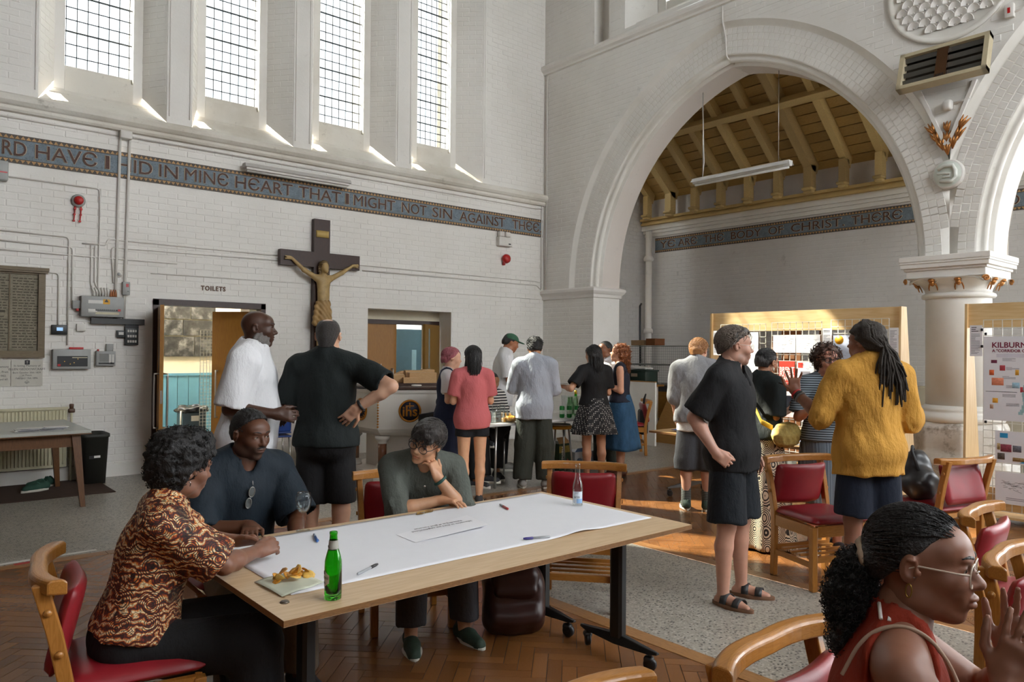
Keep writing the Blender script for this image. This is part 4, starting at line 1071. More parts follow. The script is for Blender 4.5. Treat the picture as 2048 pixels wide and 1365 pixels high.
for sx in (-1,1):
    for sy in (-1,1):
        s = MB(); a = Vector((sx*.60,sy*.60,.73)); c = Vector((sx*.66,sy*.68,0)); s.loft([[p+Vector((i*w,j*w,0)) for i,j in ((-1,-1),(1,-1),(1,1),(-1,1))] for p,w in ((c,.022),(a,.04))], sm=False); s.build('leg', TEAK, t)
for y in (-.61,.61): MB().box(-.58,.58,y-.012,y+.012,.60,.73).build('apron', TEAK, t)
for x in (-.6,.6): MB().box(x-.012,x+.012,-.58,.58,.60,.73).build('apron', TEAK, t)
for k,(x,y,lab) in enumerate(((1.14,8.72,'left fanned stack of white leaflets on the teak table'),(1.36,8.76,'right fanned stack of white leaflets on the teak table'))):
    t = thing('leaflet_stack', lab, 'leaflets', (x,y,.765), .1, 'leaflet stacks')
    for i in range(9): 
        o = MB().box(-.10,.10,-.06,.06,i*.0035,i*.0035+.003).build('leaflet', LABELW if i%3 else M('leaflet_grey',hexc('8f8d98'),.6), t); o.location = (random.uniform(-.02,.02)+i*.005,random.uniform(-.015,.015),0); o.rotation_euler = (0,0,random.uniform(-.15,.15))
t = thing('waste_bin', 'tall dark plastic waste bin beside the teak table', 'bin', (1.98,10.02,0), .0)
BIN = M('bin_dark', hexc('2e2f2b'), .55, .08); s = MB()
R0 = [(-.12,-.16),(.12,-.16),(.12,.16),(-.12,.16)]
def rr_(w,d,z): return [(math.copysign(abs(math.cos(a))**.4,math.cos(a))*w, math.copysign(abs(math.sin(a))**.4,math.sin(a))*d, z) for a in np.linspace(0,2*PI,28,endpoint=False)]
s.loft([rr_(.125,.20,0),rr_(.15,.235,.54),rr_(.162,.25,.545),rr_(.162,.25,.58),rr_(.148,.235,.58),rr_(.14,.22,.4),rr_(.12,.19,.02)], cap=True); s.build('bin_shell', BIN, t)
MB().box(-.02,.045,-.232,-.228,.31,.335).build('label', LABELW, t); MB().box(-.07,-.02,-.231,-.227,.30,.335).build('label_dark', BLK, t)
MATB = M('brown_mat', hexc('3d2a20'), .9, .15, 20, bmp=.3)
tag(MB().box(-1.2,2.05,9.15,10.25,.0,.008).build('floor_mat', MATB), 'dark brown mat under the teak table', 'mat')
def shoe_mesh(L=.29, w=.05, up=.10):
    d = SDF((-w-.03,-.06,-.005),(w+.03,L+.03,up+.05),.0075)
    d.cone((0,.03,.05),(0,L*.45,.05),.042,.043,.03); d.cone((0,L*.5,.045),(0,L-.045,.035),.044,.036,.02); d.cone((0,.035,.07),(0,.05,up),.036,.036,.02); d.cut((0,0,-1),(0,0,.022)); d.cone((0,.05,up+.06),(0,.05,up-.03),.032,.026,0,'sub')
    return d.mesh('shoe_upper')
def sole_mesh(L=.29, w=.05, th=.026):
    s = MB(); pts = []
    for t_ in np.linspace(0,2*PI,26,endpoint=False):
        y = L/2+(-math.cos(t_))*L/2; ww = (w*.8+.012*math.sin(PI*min(1,y/L*1.2))) ; x = math.sin(t_)*ww*(1 if y > L*.4 else .86); pts.append((x,y))
    s.loft([[(x*.96,y,0) for x,y in pts],[(x*1.04,y,.004) for x,y in pts],[(x*1.04,y,th) for x,y in pts]]); return s
for k,(x,y,a,lab) in enumerate(((1.50,9.72,1.9,'nearer dark green trainer with white sole under the teak table'),(1.58,9.95,1.75,'farther dark green trainer beside the other under the teak table'))):
    t = thing('trainer', lab, 'shoe', (x,y,.008), a, 'green trainers on the mat'); ob('upper', shoe_mesh(), M('green_suede', hexc('24483a'), .8, .15), t); sole_mesh().build('sole', M('sole_white', hexc('c9c5b8'), .6), t)
    for i in range(4): MB().tube([(-.03,.11+.022*i,.085-.006*i),(0,.118+.022*i,.096-.006*i),(.03,.11+.022*i,.085-.006*i)],.004,5).build('lace', M('lace_teal', hexc('4f8f7a'), .7), t)
# ================================================================= red upholstered chairs
BEECH = wood('beech', 'b9803f', '9c6526', 2, .32, 1.3, coat=.15); BEECHX = wood('beech_rail', 'b9803f', '9c6526', 0, .32, 1.3, coat=.15)
def leather(name, col):
    m, nt, p = _nt(name); co = coords(nt); n1 = noise(nt, co, 9, 4); n2 = N(nt,'ShaderNodeTexVoronoi',i={'Vector':co,'Scale':240.}).outputs[0]
    nt.links.new(mixc(nt, n1, tuple(x*.7 for x in col), tuple(x*1.25 for x in col)), p.inputs['Base Color']); p.inputs['Roughness'].default_value = .38; bump(nt, p, n2, .12, .001); MATS[name] = m; return m
REDL = leather('red_vinyl', hexc('8d1f28'))
def cushion(w, d, h, puff=.018, n=14):
    """soft pad, w x d footprint, centred, base z=0"""
    s = MB(); g = []
    for side in (1, 0):
        for i in range(n+1):
            for j in range(n+1):
                u, v = i/n*2-1, j/n*2-1
                e = (1-abs(u)**6)*(1-abs(v)**6); r = 1-.06*(abs(u)**8*abs(v)**8)
                z = (h*.55+(h*.45+puff)*e**.45) if side else (h*.45-h*.45*e**.3)
                g.append((u*w/2*r, v*d/2*r, z))
    s.add(g, [(k*(n+1)**2+i*(n+1)+j, k*(n+1)**2+(i+1)*(n+1)+j, k*(n+1)**2+(i+1)*(n+1)+j+1, k*(n+1)**2+i*(n+1)+j+1) for k in (0,1) for i in range(n) for j in range(n)], True)
    m = (n+1)**2; rim = [i for i in range(n+1)]; 
    per = [i*(n+1) for i in range(n+1)]+[n*(n+1)+j for j in range(1,n+1)]+[i*(n+1)+n for i in range(n-1,-1,-1)]+[j for j in range(n-1,0,-1)]
    s.f += [(per[q], per[(q+1)%len(per)], per[(q+1)%len(per)]+m, per[q]+m) for q in range(len(per))]; s.sm += [True]*len(per)
    return s
def make_chair(label, loc, rz):
    """faces local +y; origin on the floor under the seat"""
    t = thing('upholstered_chair', label, 'chair', loc, rz, 'red upholstered beech chairs')
    for sx in (-1,1):
        s = MB(); pts = [(sx*.225,-.215,0),(sx*.225,-.205,.30),(sx*.228,-.205,.46),(sx*.232,-.245,.66),(sx*.236,-.29,.83)]
        s.loft([[(x-.017,y-.024+.004,z),(x+.017,y-.024,z),(x+.017,y+.024,z),(x-.017,y+.024,z)] for x,y,z in pts], sm=False); bevel(s.build('back_leg', BEECH, t), .005)
        s = MB(); s.loft([[(sx*.225+i*.021,.20+j*.021,z) for i,j in ((-1,-1),(1,-1),(1,1),(-1,1))] for z in (0,.43)], sm=False); bevel(s.build('front_leg', BEECH, t), .005)
        MB().box(sx*.225-.013,sx*.225+.013,-.19,.185,.36,.435).build('seat_rail', BEECHX, t)
        MB().bar((sx*.225,-.19,.17),(sx*.225,.185,.17),.020,.034).build('stretcher', BEECHX, t)
        for z,y in ((.60,-.232),(.74,-.266)): MB().lathe([(.013,0),(.012,.006),(0,.008)],10,mat=Matrix.Translation((sx*.253,y,z)) @ Matrix.Rotation(sx*PI/2,4,'Y')).build('dowel_cap', BEECH, t)
    MB().box(-.2,.2,.188,.212,.36,.435).build('seat_rail', BEECHX, t); MB().box(-.2,.2,-.215,-.19,.36,.435).build('seat_rail', BEECHX, t)
    for y in (-.13,-.04,.05,.14): MB().box(-.215,.215,y-.012,y+.012,.20,.214).build('rack_slat', BEECHX, t)
    for y in (.185,-.19): MB().box(-.215,.215,y-.010,y+.010,.185,.225).build('cross_rail', BEECHX, t)
    # curved top rail with projecting ends
    s = MB(); rings = []
    for q in np.linspace(-1,1,17):
        x = q*.285; y = -.315+.075*abs(q)**2.6+.02*(1-abs(q)); dz = .0; w = .030-.004*(1-abs(q)); h = .024
        rings.append([(x,y-w,.80+h*.2),(x,y+w,.80),(x,y+w,.842),(x,y+w*.6,.852),(x,y-w*.6,.852),(x,y-w,.842)])
    s.loft(rings, sm=False); bevel(s.build('top_rail', BEECHX, t), .006, 2)
    c = cushion(.47,.455,.055,.014); c.build('seat_pad', REDL, t, (0,.005,.435))
    # back pad, slightly curved
    s = cushion(.43,.30,.05,.012); m = Matrix.Translation((0,-.232,.655)) @ Matrix.Rotation(PI/2-.235,4,'X') @ Matrix.Translation((0,0,-.028))
    s.v = [m @ Vector((v.x, v.y, v.z+.03*(1-(v.x/.215)**2)*-1)) for v in s.v]; s.build('back_pad', REDL, t)
    return t
CH = [((.74,3.02,0),(.985,-.16),'red chair under the woman in the orange patterned shirt'),
      ((1.42,3.86,0),(-.02,-1),'red chair under the seated man with hooked sunglasses'),
      ((2.42,3.80,0),(-.33,-.94),'red chair under the man resting chin on hand'),
      ((3.46,3.38,0),(-.77,-.64),'empty red chair at the far end of the plywood table'),
      ((5.10,2.63,0),(-.38,-.92),'empty red chair between the sandalled man and the yellow shirt'),
      ((4.16,1.06,0),(.08,-1),'red chair at the right edge before the map poster'),
      ((3.34,.70,0),(.10,-1),'red chair cut by the right edge near the raised hands'),
      ((1.83,.80,0),(.02,-1),'red chair under the woman in the rust red tank top'),
      ((1.13,.90,0),(.03,-1),'red chair whose top rail peeks over the bottom edge'),
      ((9.05,7.78,0),(-.76,.65),'red chair beside the woman in the denim skirt'),
      ((6.18,2.28,0),(.3,.95),'red chair holding the black bag behind the yellow shirt')]
chair0 = None
for loc, d, lab in CH:
    rz = math.atan2(d[1], d[0])-PI/2
    if chair0 is None: chair0 = make_chair(lab, loc, rz)
    else: dup(chair0, loc, rz, lab)
# ================================================================= plywood topped folding tables
PLY = wood('plywood_oak', 'd8bd9a', 'bf9f76', 0, .42, .55, ring=14); PLYE = wood('plywood_edge', '8f6436', '5d3d20', 0, .6, 3); BLKM = M('black_powder_coat', (.012,.013,.013), .42, .1)
def caster(t, x, y, a=0):
    s = MB(); m = Matrix.Translation((x,y,0)) @ Matrix.Rotation(a,4,'Z')
    s.lathe([(.012,-.014),(.030,-.014),(.034,-.008),(.034,.008),(.030,.014),(.012,.014)],16,mat=m @ Matrix.Translation((0,0,.034)) @ Matrix.Rotation(PI/2,4,'Y'))
    s.rbox((0,.006,.058),(.046,.05,.03),.012,2,m); s.tube([(0,.0,.06),(0,.0,.10)],.010,8,mat=m); s.build('caster', BLK, t)
def tleg(t, x, y0, y1, z=.70, xc=None):
    ym = (y0+y1)/2
    s = MB(); s.loft([[(x+i*a,ym+j*.042,zz) for i,j in ((-1,-.6),(-.6,-1),(.6,-1),(1,-.6),(1,.6),(.6,1),(-.6,1),(-1,.6))] for zz,a in ((.11,.026),(z,.026))], sm=False); s.build('column', BLKM, t)
    s = MB(); s.loft([[(x-w,y,zb),(x+w,y,zb),(x+w*.5,y,zt),(x-w*.5,y,zt)] for y,w,zb,zt in ((y0,.014,.092,.104),(y0+.05,.022,.084,.108),(ym,.036,.078,.13),(y1-.05,.022,.084,.108),(y1,.014,.092,.104))], sm=False); bevel(s.build('foot', BLKM, t), .004)
    caster(t, x, y0+.05, .4); caster(t, x, y1-.05, -.6)
    MB().box(x-.05,x+.05,y0+.06,y1-.06,z-.03,z).build('support_plate', BLKM, t)
t = thing('plywood_table', 'long plywood table on black wheeled legs in the foreground', 'table', (2.085,2.865,0)); TABLE = t
MB().box(-1.075,1.075,-.56,.56,.706,.728).build('table_top', PLY, t)
s = MB()
for (x0,x1,y0,y1) in ((-1.0755,1.0755,-.5605,-.559),(-1.0755,1.0755,.559,.5605),(-1.0755,-1.074,-.56,.56),(1.074,1.0755,-.56,.56)): s.box(x0,x1,y0,y1,.707,.727)
s.build('veneer_edge', PLYE, t)
for x in (-.84,.90):
    tleg(t, x, -.49, .04); tleg(t, x, .09, .62)
for y in (-.22,.36): MB().box(-.84,.90,y-.02,y+.02,.66,.70).build('underframe', BLKM, t)
# second table by the boards
t = thing('plywood_table', 'plywood display table holding papers before the exhibition board', 'table', (7.05,4.36,0))
MB().box(-.42,.42,-1.05,1.06,.695,.717).build('table_top', wood('plywood_oak_y', 'd6b27e', 'b98f58', 1, .42, .55, ring=14), t)
s = MB()
for (x0,x1,y0,y1) in ((-.4205,.4205,-1.0505,-1.049),(-.4205,.4205,1.059,1.0605),(-.4205,-.419,-1.05,1.06),(.419,.4205,-1.05,1.06)): s.box(x0,x1,y0,y1,.696,.716)
s.build('veneer_edge', PLYE, t)
m_ = Matrix.Rotation(PI/2,4,'Z')
for yy in (-.80,.85):
    MB().rbox((0,yy,.40),(.075,.055,.58),.01).build('column', BLKM, t); s = MB(); s.loft([[(x,yy-w,zb),(x,yy+w,zb),(x,yy+w*.5,zt),(x,yy-w*.5,zt)] for x,w,zb,zt in ((-.36,.014,.092,.104),(0,.036,.078,.13),(.36,.014,.092,.104))], sm=False); s.build('foot', BLKM, t)
    caster(t,-.31,yy,1.2); caster(t,.31,yy,.8)
MB().box(-.05,.05,-.85,.88,.64,.693).build('underframe', BLKM, t)
# ================================================================= things on the foreground table
Z0 = .728
def on(x, y): return (x, y, Z0)
PAPER = M('drawing_paper', hexc('e6e6ea'), .6, .012); 
s = MB(); n, m2 = 60, 24; vs = []
for i in range(n+1):
    for j in range(m2+1):
        x = 1.135+(3.115-1.135)*i/n; y = 2.525+(3.36-2.525)*j/m2+.03*(i/n)*(j/m2)
        if x < 1.29 and y < 2.7: pass
        lift = .012*max(0,1-i/6)*max(0,(j/m2-.55))*2+.004*math.exp(-((i-44)/3)**2)*math.exp(-(j/2.)**2)*3
        vs.append((x,y,Z0+.0015+lift))
s.add(vs, [(i*(m2+1)+j,(i+1)*(m2+1)+j,(i+1)*(m2+1)+j+1,i*(m2+1)+j+1) for i in range(n) for j in range(m2)], True)
o = tag(s.build('paper_sheet', PAPER), 'wide white drawing paper spread along the plywood table', 'paper'); sm_ = o.modifiers.new('thick','SOLIDIFY'); sm_.thickness = .0012; sm_.offset = 1
t = thing('question_card', 'white printed question card with lifted edge on the drawing paper', 'card', (2.12,2.985,Z0+.004), .0)
s = MB(); s.add([(-.245,.05,0),(-.255,-.13,.002),(.18,-.11,.016),(.26,.17,.003),(-.05,.10,.001),(-.03,-.12,.008)],[(0,1,5,4),(4,5,2,3)]); o = s.build('card', M('card_white', hexc('efeef2'), .55, .01), t); sm_ = o.modifiers.new('t','SOLIDIFY'); sm_.thickness = .0008
for k,b_ in enumerate(('Reminding us of good memories','information to share our neighbourhood')): text('printed_line', b_, .022, INK, t, frame((0.0,.055-.035*k,.010),(-1,-.04,.0),(.04,-1,0)), .0002)
# napkin, crisps, bottle cap
s = MB(); P4 = [(1.087,2.748),(1.098,2.523),(1.283,2.576),(1.268,2.79)]
n = 10; vs = []
for i in range(n+1):
    for j in range(n+1):
        u, v = i/n, j/n; p = [(1-u)*(1-v)*P4[0][q]+(1-u)*v*P4[1][q]+u*v*P4[2][q]+u*(1-v)*P4[3][q] for q in (0,1)]
        vs.append((p[0],p[1],Z0+.004+.004*abs(math.sin(u*5+v*3))))
s.add(vs, [(i*(n+1)+j,(i+1)*(n+1)+j,(i+1)*(n+1)+j+1,i*(n+1)+j+1) for i in range(n) for j in range(n)], True)
o = tag(s.build('napkin', M('napkin_green', hexc('c3c6b2'), .8, .05)), 'pale green paper napkin under the crisps', 'napkin'); sm_ = o.modifiers.new('t','SOLIDIFY'); sm_.thickness = .001
CRISP = M('crisp_orange', hexc('d98f2e'), .45, .35, 60); CR2 = M('crisp_pale', hexc('e3ab55'), .45, .3, 60); rr = random.Random(5)
for i in range(16):
    s = MB(); n = 10; r = rr.uniform(.018,.028); sx = rr.uniform(.7,1); cu = rr.uniform(8,16)
    vs = [(0,0,0)]; 
    for k in range(1,4):
        for j in range(n):
            a = 2*PI*j/n; q = r*k/3*(1+.1*math.sin(3*a+i)); x, y = q*math.cos(a), q*math.sin(a)*sx; vs.append((x,y,cu*(x*x)*(1 if i%2 else -.6)+.002*math.sin(5*a)))
    s.add(vs, [(0,1+j,1+(j+1)%n) for j in range(n)]+[(1+k*n+j,1+(k+1)*n+j,1+(k+1)*n+(j+1)%n,1+k*n+(j+1)%n) for k in (0,1) for j in range(n)], True)
    g = i/16*2*PI; ring = .042 if i < 10 else .012
    o = tag(s.build('crisp', CRISP if i%3 else CR2), ['orange potato crisp lying on the green napkin','pale potato crisp lying on the green napkin'][i%3==0]+(' at the heap\'s rim' if i < 10 else ' on top of the heap'), 'crisp', 'crisps on the napkin')
    o.location = (1.205+ring*math.cos(g)*1.5, 2.675+ring*math.sin(g), Z0+.015+(.012 if i >= 10 else 0)+.012*(i%2)); o.rotation_euler = (rr.uniform(-.7,.7),rr.uniform(-.7,.7),rr.uniform(0,6)); sm_ = o.modifiers.new('t','SOLIDIFY'); sm_.thickness = .0016
t = thing('bottle_cap', 'metal crown bottle cap near the table corner', 'bottle cap', on(1.085,2.472))
s = MB(); prof = []; 
for k,(r,z) in enumerate(((.0165,0),(.0155,.003),(.013,.006),(0,.0065))): prof.append((r,z))
s.lathe(prof, 21); s.build('crown', M('cap_metal', hexc('6e675e'), .35, .2, 60, metal=.8), t)
# bottles
def bottle_mat(name, col, rough=.04):
    m, nt, p = _nt(name); p.inputs['Base Color'].default_value = c4(col); p.inputs['Roughness'].default_value = rough; p.inputs['Transmission Weight'].default_value = 1; p.inputs['IOR'].default_value = 1.5; MATS[name] = m; return m
GREENG = bottle_mat('green_bottle_glass', (.10,.62,.06)); 
def thin_glass(name, tint=(.97,.98,.98), g=.08):
    m = bpy.data.materials.new(name); m.use_nodes = True; nt = m.node_tree; nt.nodes.clear(); o = N(nt,'ShaderNodeOutputMaterial'); tr = N(nt,'ShaderNodeBsdfTransparent',i={0:c4(tint)}); gl = N(nt,'ShaderNodeBsdfGlossy',i={'Roughness':.03})
    lw = N(nt,'ShaderNodeLayerWeight',i={0:.25}); f = math_(nt,'ADD',math_(nt,'MULTIPLY',lw.outputs['Fresnel'],.4),g); x = N(nt,'ShaderNodeMixShader',i={0:f,1:tr.outputs[0],2:gl.outputs[0]}); nt.links.new(x.outputs[0],o.inputs[0]); return m
CLEARG = thin_glass('clear_glass', (.96,.98,.98), .025)
def bottle(name, label, loc, prof, mat, liquid=None, rz=0):
    t = thing(name, label, 'bottle', loc, rz); s = MB(); inner = [(max(r-.0028,.002),z) for r,z in prof if z > .006]
    s.lathe(prof+inner[::-1]+[(0,.008)], 32); s.build('glass', mat, t); return t
BP = [(0,.002),(.024,0),(.0295,.003),(.0300,.02),(.0300,.118),(.0290,.135),(.024,.155),(.0175,.178),(.0145,.20),(.0132,.222),(.0132,.224),(.0142,.225),(.0142,.232),(.0130,.234)]
t = bottle('beer_bottle', 'green glass lager bottle with paper labels on the table', on(1.232,2.405), BP, GREENG, rz=-.75)
def wrap(t, name, r, z0, z1, a0, a1, mat, shape=None):
    s = MB(); n = 18; vs = []
    for i in range(n+1):
        for j in range(7):
            u, v = i/n, j/6; a = a0+(a1-a0)*u
            z = (z0+z1)/2+(v-.5)*(z1-z0)*(shape(u) if shape else 1)
            vs.append(((r if not callable(r) else r(z))*math.cos(a),(r if not callable(r) else r(z))*math.sin(a),z))
    s.add(vs, [(i*7+j,(i+1)*7+j,(i+1)*7+j+1,i*7+j+1) for i in range(n) for j in range(6)], True); return s.build(name, mat, t)
LBL = M('bottle_label_cream', hexc('cfc7b3'), .5, .05); ca_ = -2.6
wrap(t, 'body_label', .0306, .045, .105, ca_-.85, ca_+.85, LBL, lambda u: 1-abs(u-.5)*1.1)
wrap(t, 'neck_label', lambda z: .0154+(.205-z)*.10, .172, .205, -PI, PI, M('neck_label_grey', hexc('a9a89c'), .5), None)
def curved_text(t, body, size, r, z, a, mat, tilt=0):
    me0 = text('label_print', body, size, mat, t, Matrix.Identity(4), .0002)
    for v in me0.data.vertices: x,y,zz = v.co; v.co = ((r+zz)*math.cos(a+x/r), (r+zz)*math.sin(a+x/r), z+y)
    return me0
curved_text(t, 'PERONI', .014, .0311, .078, ca_, INK); curved_text(t, '0.0%', .011, .0311, .060, ca_, INK); curved_text(t, '0.0%', .011, .0185, .183, ca_, INK); curved_text(t, '●', .018, .0311, .094, ca_, INK)
CP = [(0,.002),(.025,0),(.0285,.003),(.0290,.02),(.0290,.100),(.0285,.115),(.024,.135),(.0175,.155),(.0150,.175),(.0140,.222),(.0140,.224),(.0150,.225),(.0150,.236),(.0135,.238)]
t = bottle('clear_bottle', 'clear glass drinks bottle with blue label at the table end', on(3.03,2.985), CP, CLEARG)
cb = -2.36; wrap(t, 'body_label', .0297, .02, .085, cb-1.0, cb+1.0, M('label_paleblue', hexc('d5dde6'), .5)); wrap(t, 'label_band', .0299, .02, .045, cb-.2, cb+1.0, M('label_blue', hexc('8fb4dd'), .5)); curved_text(t, 'arm', .022, .0302, .055, cb-.15, INK); curved_text(t, 'JUST', .009, .0302, .078, cb-.1, INK)
def wine_glass(name, label, loc, h=.185, r=.038, water=True, group=None):
    t = thing(name, label, 'glass', loc, 0, group); s = MB()
    P_ = [(0,.002),(.034,0),(.0345,.0025),(.012,.008),(.0045,.014),(.0040,.078),(.0065,.084),(.022,.094),(.033,.115),(r,.140),(r-.001,.165),(r-.007,h)]
    s.lathe(P_+[(rr2-.0013,z) for rr2,z in P_[:6:-1]]+[(0,.0865)], 32); s.build('bowl_and_stem', CLEARG, t)
    if water: s = MB(); s.lathe([(0,.0875),(.0195,.095),(.0300,.115),(0,.1155)], 24); s.build('water', CLEARG, t)
    return t
wine_glass('wine_glass', 'stemmed wine glass with a little water on the table edge', on(1.575,3.385))
def pen(name, label, a, b, body, cap, r=.0055, capend=.35):
    a = Vector((a[0],a[1],Z0+.009)); b = Vector((b[0],b[1],Z0+.009)); t = thing(name, label, 'pen', tuple(a)); d = b-a; L = d.length; q = d.to_track_quat('Z','Y').to_matrix().to_4x4()
    s = MB(); s.lathe([(r*.6,0),(r,.004),(r,L*(1-capend))], 12, mat=q); s.build('barrel', body, t)
    s = MB(); s.lathe([(r*1.12,L*(1-capend)),(r*1.12,L*.9),(r*.8,L),(0,L)], 12, mat=q); s.rbox((r*1.3,0,L*.8),(.003,.005,L*.25),.001,1,q); s.build('cap', cap, t); return t
pen('marker_pen', 'grey marker with black cap on the near side of the paper', (1.424,2.581), (1.552,2.651), M('pen_grey',hexc('a3a7aa'),.4), M('pen_black',(.02,.02,.02),.35))
pen('marker_pen', 'grey marker with purple blue cap near the table front edge', (2.403,2.545), (2.281,2.593), M('pen_grey',hexc('a3a7aa'),.4), M('pen_violet',hexc('39307e'),.35))
pen('marker_pen', 'red capped marker lying near the far side of the paper', (2.685,3.254), (2.640,3.13), M('pen_grey',hexc('a3a7aa'),.4), M('pen_red',hexc('c0292b'),.35), .0055, .6)
pen('marker_pen', 'short blue felt pen beside the wine glass', (1.571,3.262), (1.524,3.13), M('pen_steel',hexc('8b93a0'),.3), M('pen_blue',hexc('2e63a8'),.35), .0055, .6)
def glasses_flat(t, sc=1, frame_mat=None, lens=None):
    for sx in (-1,1):
        s = MB(); pts = [(sx*.033+.024*math.cos(a),.0,.018*math.sin(a)) for a in np.linspace(0,2*PI,20,endpoint=False)]; s.tube(pts,.0016,6,closed=True); s.build('rim', frame_mat, t)
        s = MB(); s.add([(0+sx*.033,0,0)]+pts, [(0,1+j,1+(j+1)%20) for j in range(20)]); s.build('lens', lens, t)
        MB().tube([(sx*.058,0,.006),(sx*.060,.006,.006),(-sx*.02,.010,.004),(-sx*.055,.009,-.004)],.0015,5).build('temple', frame_mat, t)
    MB().tube([(-.01,0,.004),(0,-.002,.007),(.01,0,.004)],.0015,5).build('bridge', frame_mat, t)
DARKL = M('dark_lens', (.02,.02,.02), .08, 0); GOLDF = M('gold_frame', hexc('9b7a3c'), .3, 0, metal=.9)
t = thing('sunglasses', 'folded dark sunglasses lying on the far table edge', 'sunglasses', on(2.24,3.345), .2); glasses_flat(t,1,GOLDF,DARKL)
for c in t.children: c.rotation_euler = (PI/2-.15,0,0); c.location = (0,0,.006)
# ================================================================= backpack under the table
LEATH = leather('brown_leather', hexc('3a221f'))
t = thing('backpack', 'brown leather backpack standing on the parquet under the table', 'backpack', (2.80,3.27,0), -.55)
d = SDF((-.24,-.2,-.01),(.24,.22,.46),.008); d.box((0,0,.17),(.175,.115,.175),.08,.02); d.ell((0,.01,.30),(.155,.10,.11),.05); d.cone((-.10,-.10,.12),(.10,-.10,.12),.055,.055,.04); d.warp(lambda x,y,z: .005*fbm(x,y,z,18,3)); ob('bag_body', d.mesh('bag_body'), LEATH, t)
d = SDF((-.2,-.22,.10),(.2,.2,.46),.008); d.box((0,-.03,.29),(.14,.095,.10),.06,.02); d.cone((-.1,-.115,.26),(.1,-.115,.26),.02,.02,.02); d.cut((0,1,-.4),(0,.0,.2)); d.warp(lambda x,y,z: .004*fbm(x,y,z,22,4)); ob('front_flap', d.mesh('front_flap'), LEATH, t)
STRAPM = M('strap_black', (.018,.017,.018), .7, .1)
for sx in (-1,1):
    s = MB(); pts = [Vector(p) for p in ((sx*.08,.10,.37),(sx*.10,.17,.33),(sx*.12,.235,.20),(sx*.12,.235,.09),(sx*.10,.16,.035),(sx*.09,.10,.04))]; 
    out = []
    for i in range(len(pts)-1):
        for q in range(4): out.append(pts[i].lerp(pts[i+1], q/4))
    s.loft([[p+Vector((-.026,0,0)),p+Vector((.026,0,0)),p+Vector((.026,-.008,.006)),p+Vector((-.026,-.008,.006))] for p in out]); s.build('shoulder_strap', STRAPM, t)
MB().tube([(-.04,.05,.39),(-.03,.05,.43),(.03,.05,.43),(.04,.05,.39)],.010,8).build('top_handle', LEATH, t)
# ================================================================= pulpit
PULP = paint_mat('pulpit_white', hexc('dfdad2'), hexc('b9b0a2'), .4, .06, .45); DKW = wood('pulpit_rail', '4a3226', '2f1d14', 0, .4); MARBR = paint_mat('brown_marble', hexc('7a4d38'), hexc('b08a70'), .9, .03, .2, .5); GOLDL = M('gold_leaf', hexc('b87a2c'), .35, .2, 30, metal=.5); NAVY = M('roundel_navy', hexc('1d2338'), .5)
t = thing('pulpit', 'white six-sided stone pulpit with gilt roundels and marble shafts', 'pulpit', (5.25,8.29,0), .0)
RP = .76; HA = math.radians(-148.28)   # hexagon, one corner toward the hall
def octr(r, z): return [(r*math.cos(HA+k*PI/3), r*math.sin(HA+k*PI/3), z) for k in range(6)]
s = MB(); s.loft([octr(RP*.96,.60),octr(RP,.64),octr(RP,1.06),octr(RP*1.02,1.08),octr(RP*1.03,1.11)], sm=False); s.build('parapet', PULP, t)
s = MB(); s.loft([octr(RP*.9,1.11),octr(RP*1.0,1.12),octr(RP*1.0,1.145),octr(RP*.95,1.155)], sm=False); s.build('hand_rail', DKW, t)
s = MB(); s.loft([octr(RP*.96,.60),octr(RP*.90,.57),octr(RP*.82,.55),octr(RP*.6,.53)], sm=False); s.build('underside', PULP, t)
s = MB(); s.loft([octr(.50,.0),octr(.50,.54)], sm=False); s.build('core', PULP, t)
s = MB(); s.loft([octr(.86,0),octr(.86,.07),octr(.82,.08),octr(.80,.13),octr(.72,.14)], sm=False); s.build('plinth', PULP, t)
for k in range(6):
    a = HA+k*PI/3; x, y = .64*math.cos(a), .64*math.sin(a)
    s = MB(); s.lathe([(.052,.22),(.052,.46)],16,(x,y,0)); s.build('marble_shaft', MARBR, t)
    s = MB(); s.lathe([(.09,.13),(.09,.16),(.075,.165),(.083,.18),(.075,.2),(.054,.22)],16,(x,y,0)); s.build('shaft_base', PULP, t)
    s = MB(); s.lathe([(.052,.46),(.057,.465),(.052,.475),(.08,.51),(.09,.515),(.09,.55)],16,(x,y,0)); s.build('shaft_capital', PULP, t)
    s = MB(); e_ = 1.0*RP
    for j in range(12): s.lathe([(0,-.015),(.016,0),(0,.015)],6,(e_*math.cos(a),e_*math.sin(a),.67+j*.033))
    o = s.build('gilt_beading', GOLDL, t); o['kind'] = 'stuff'
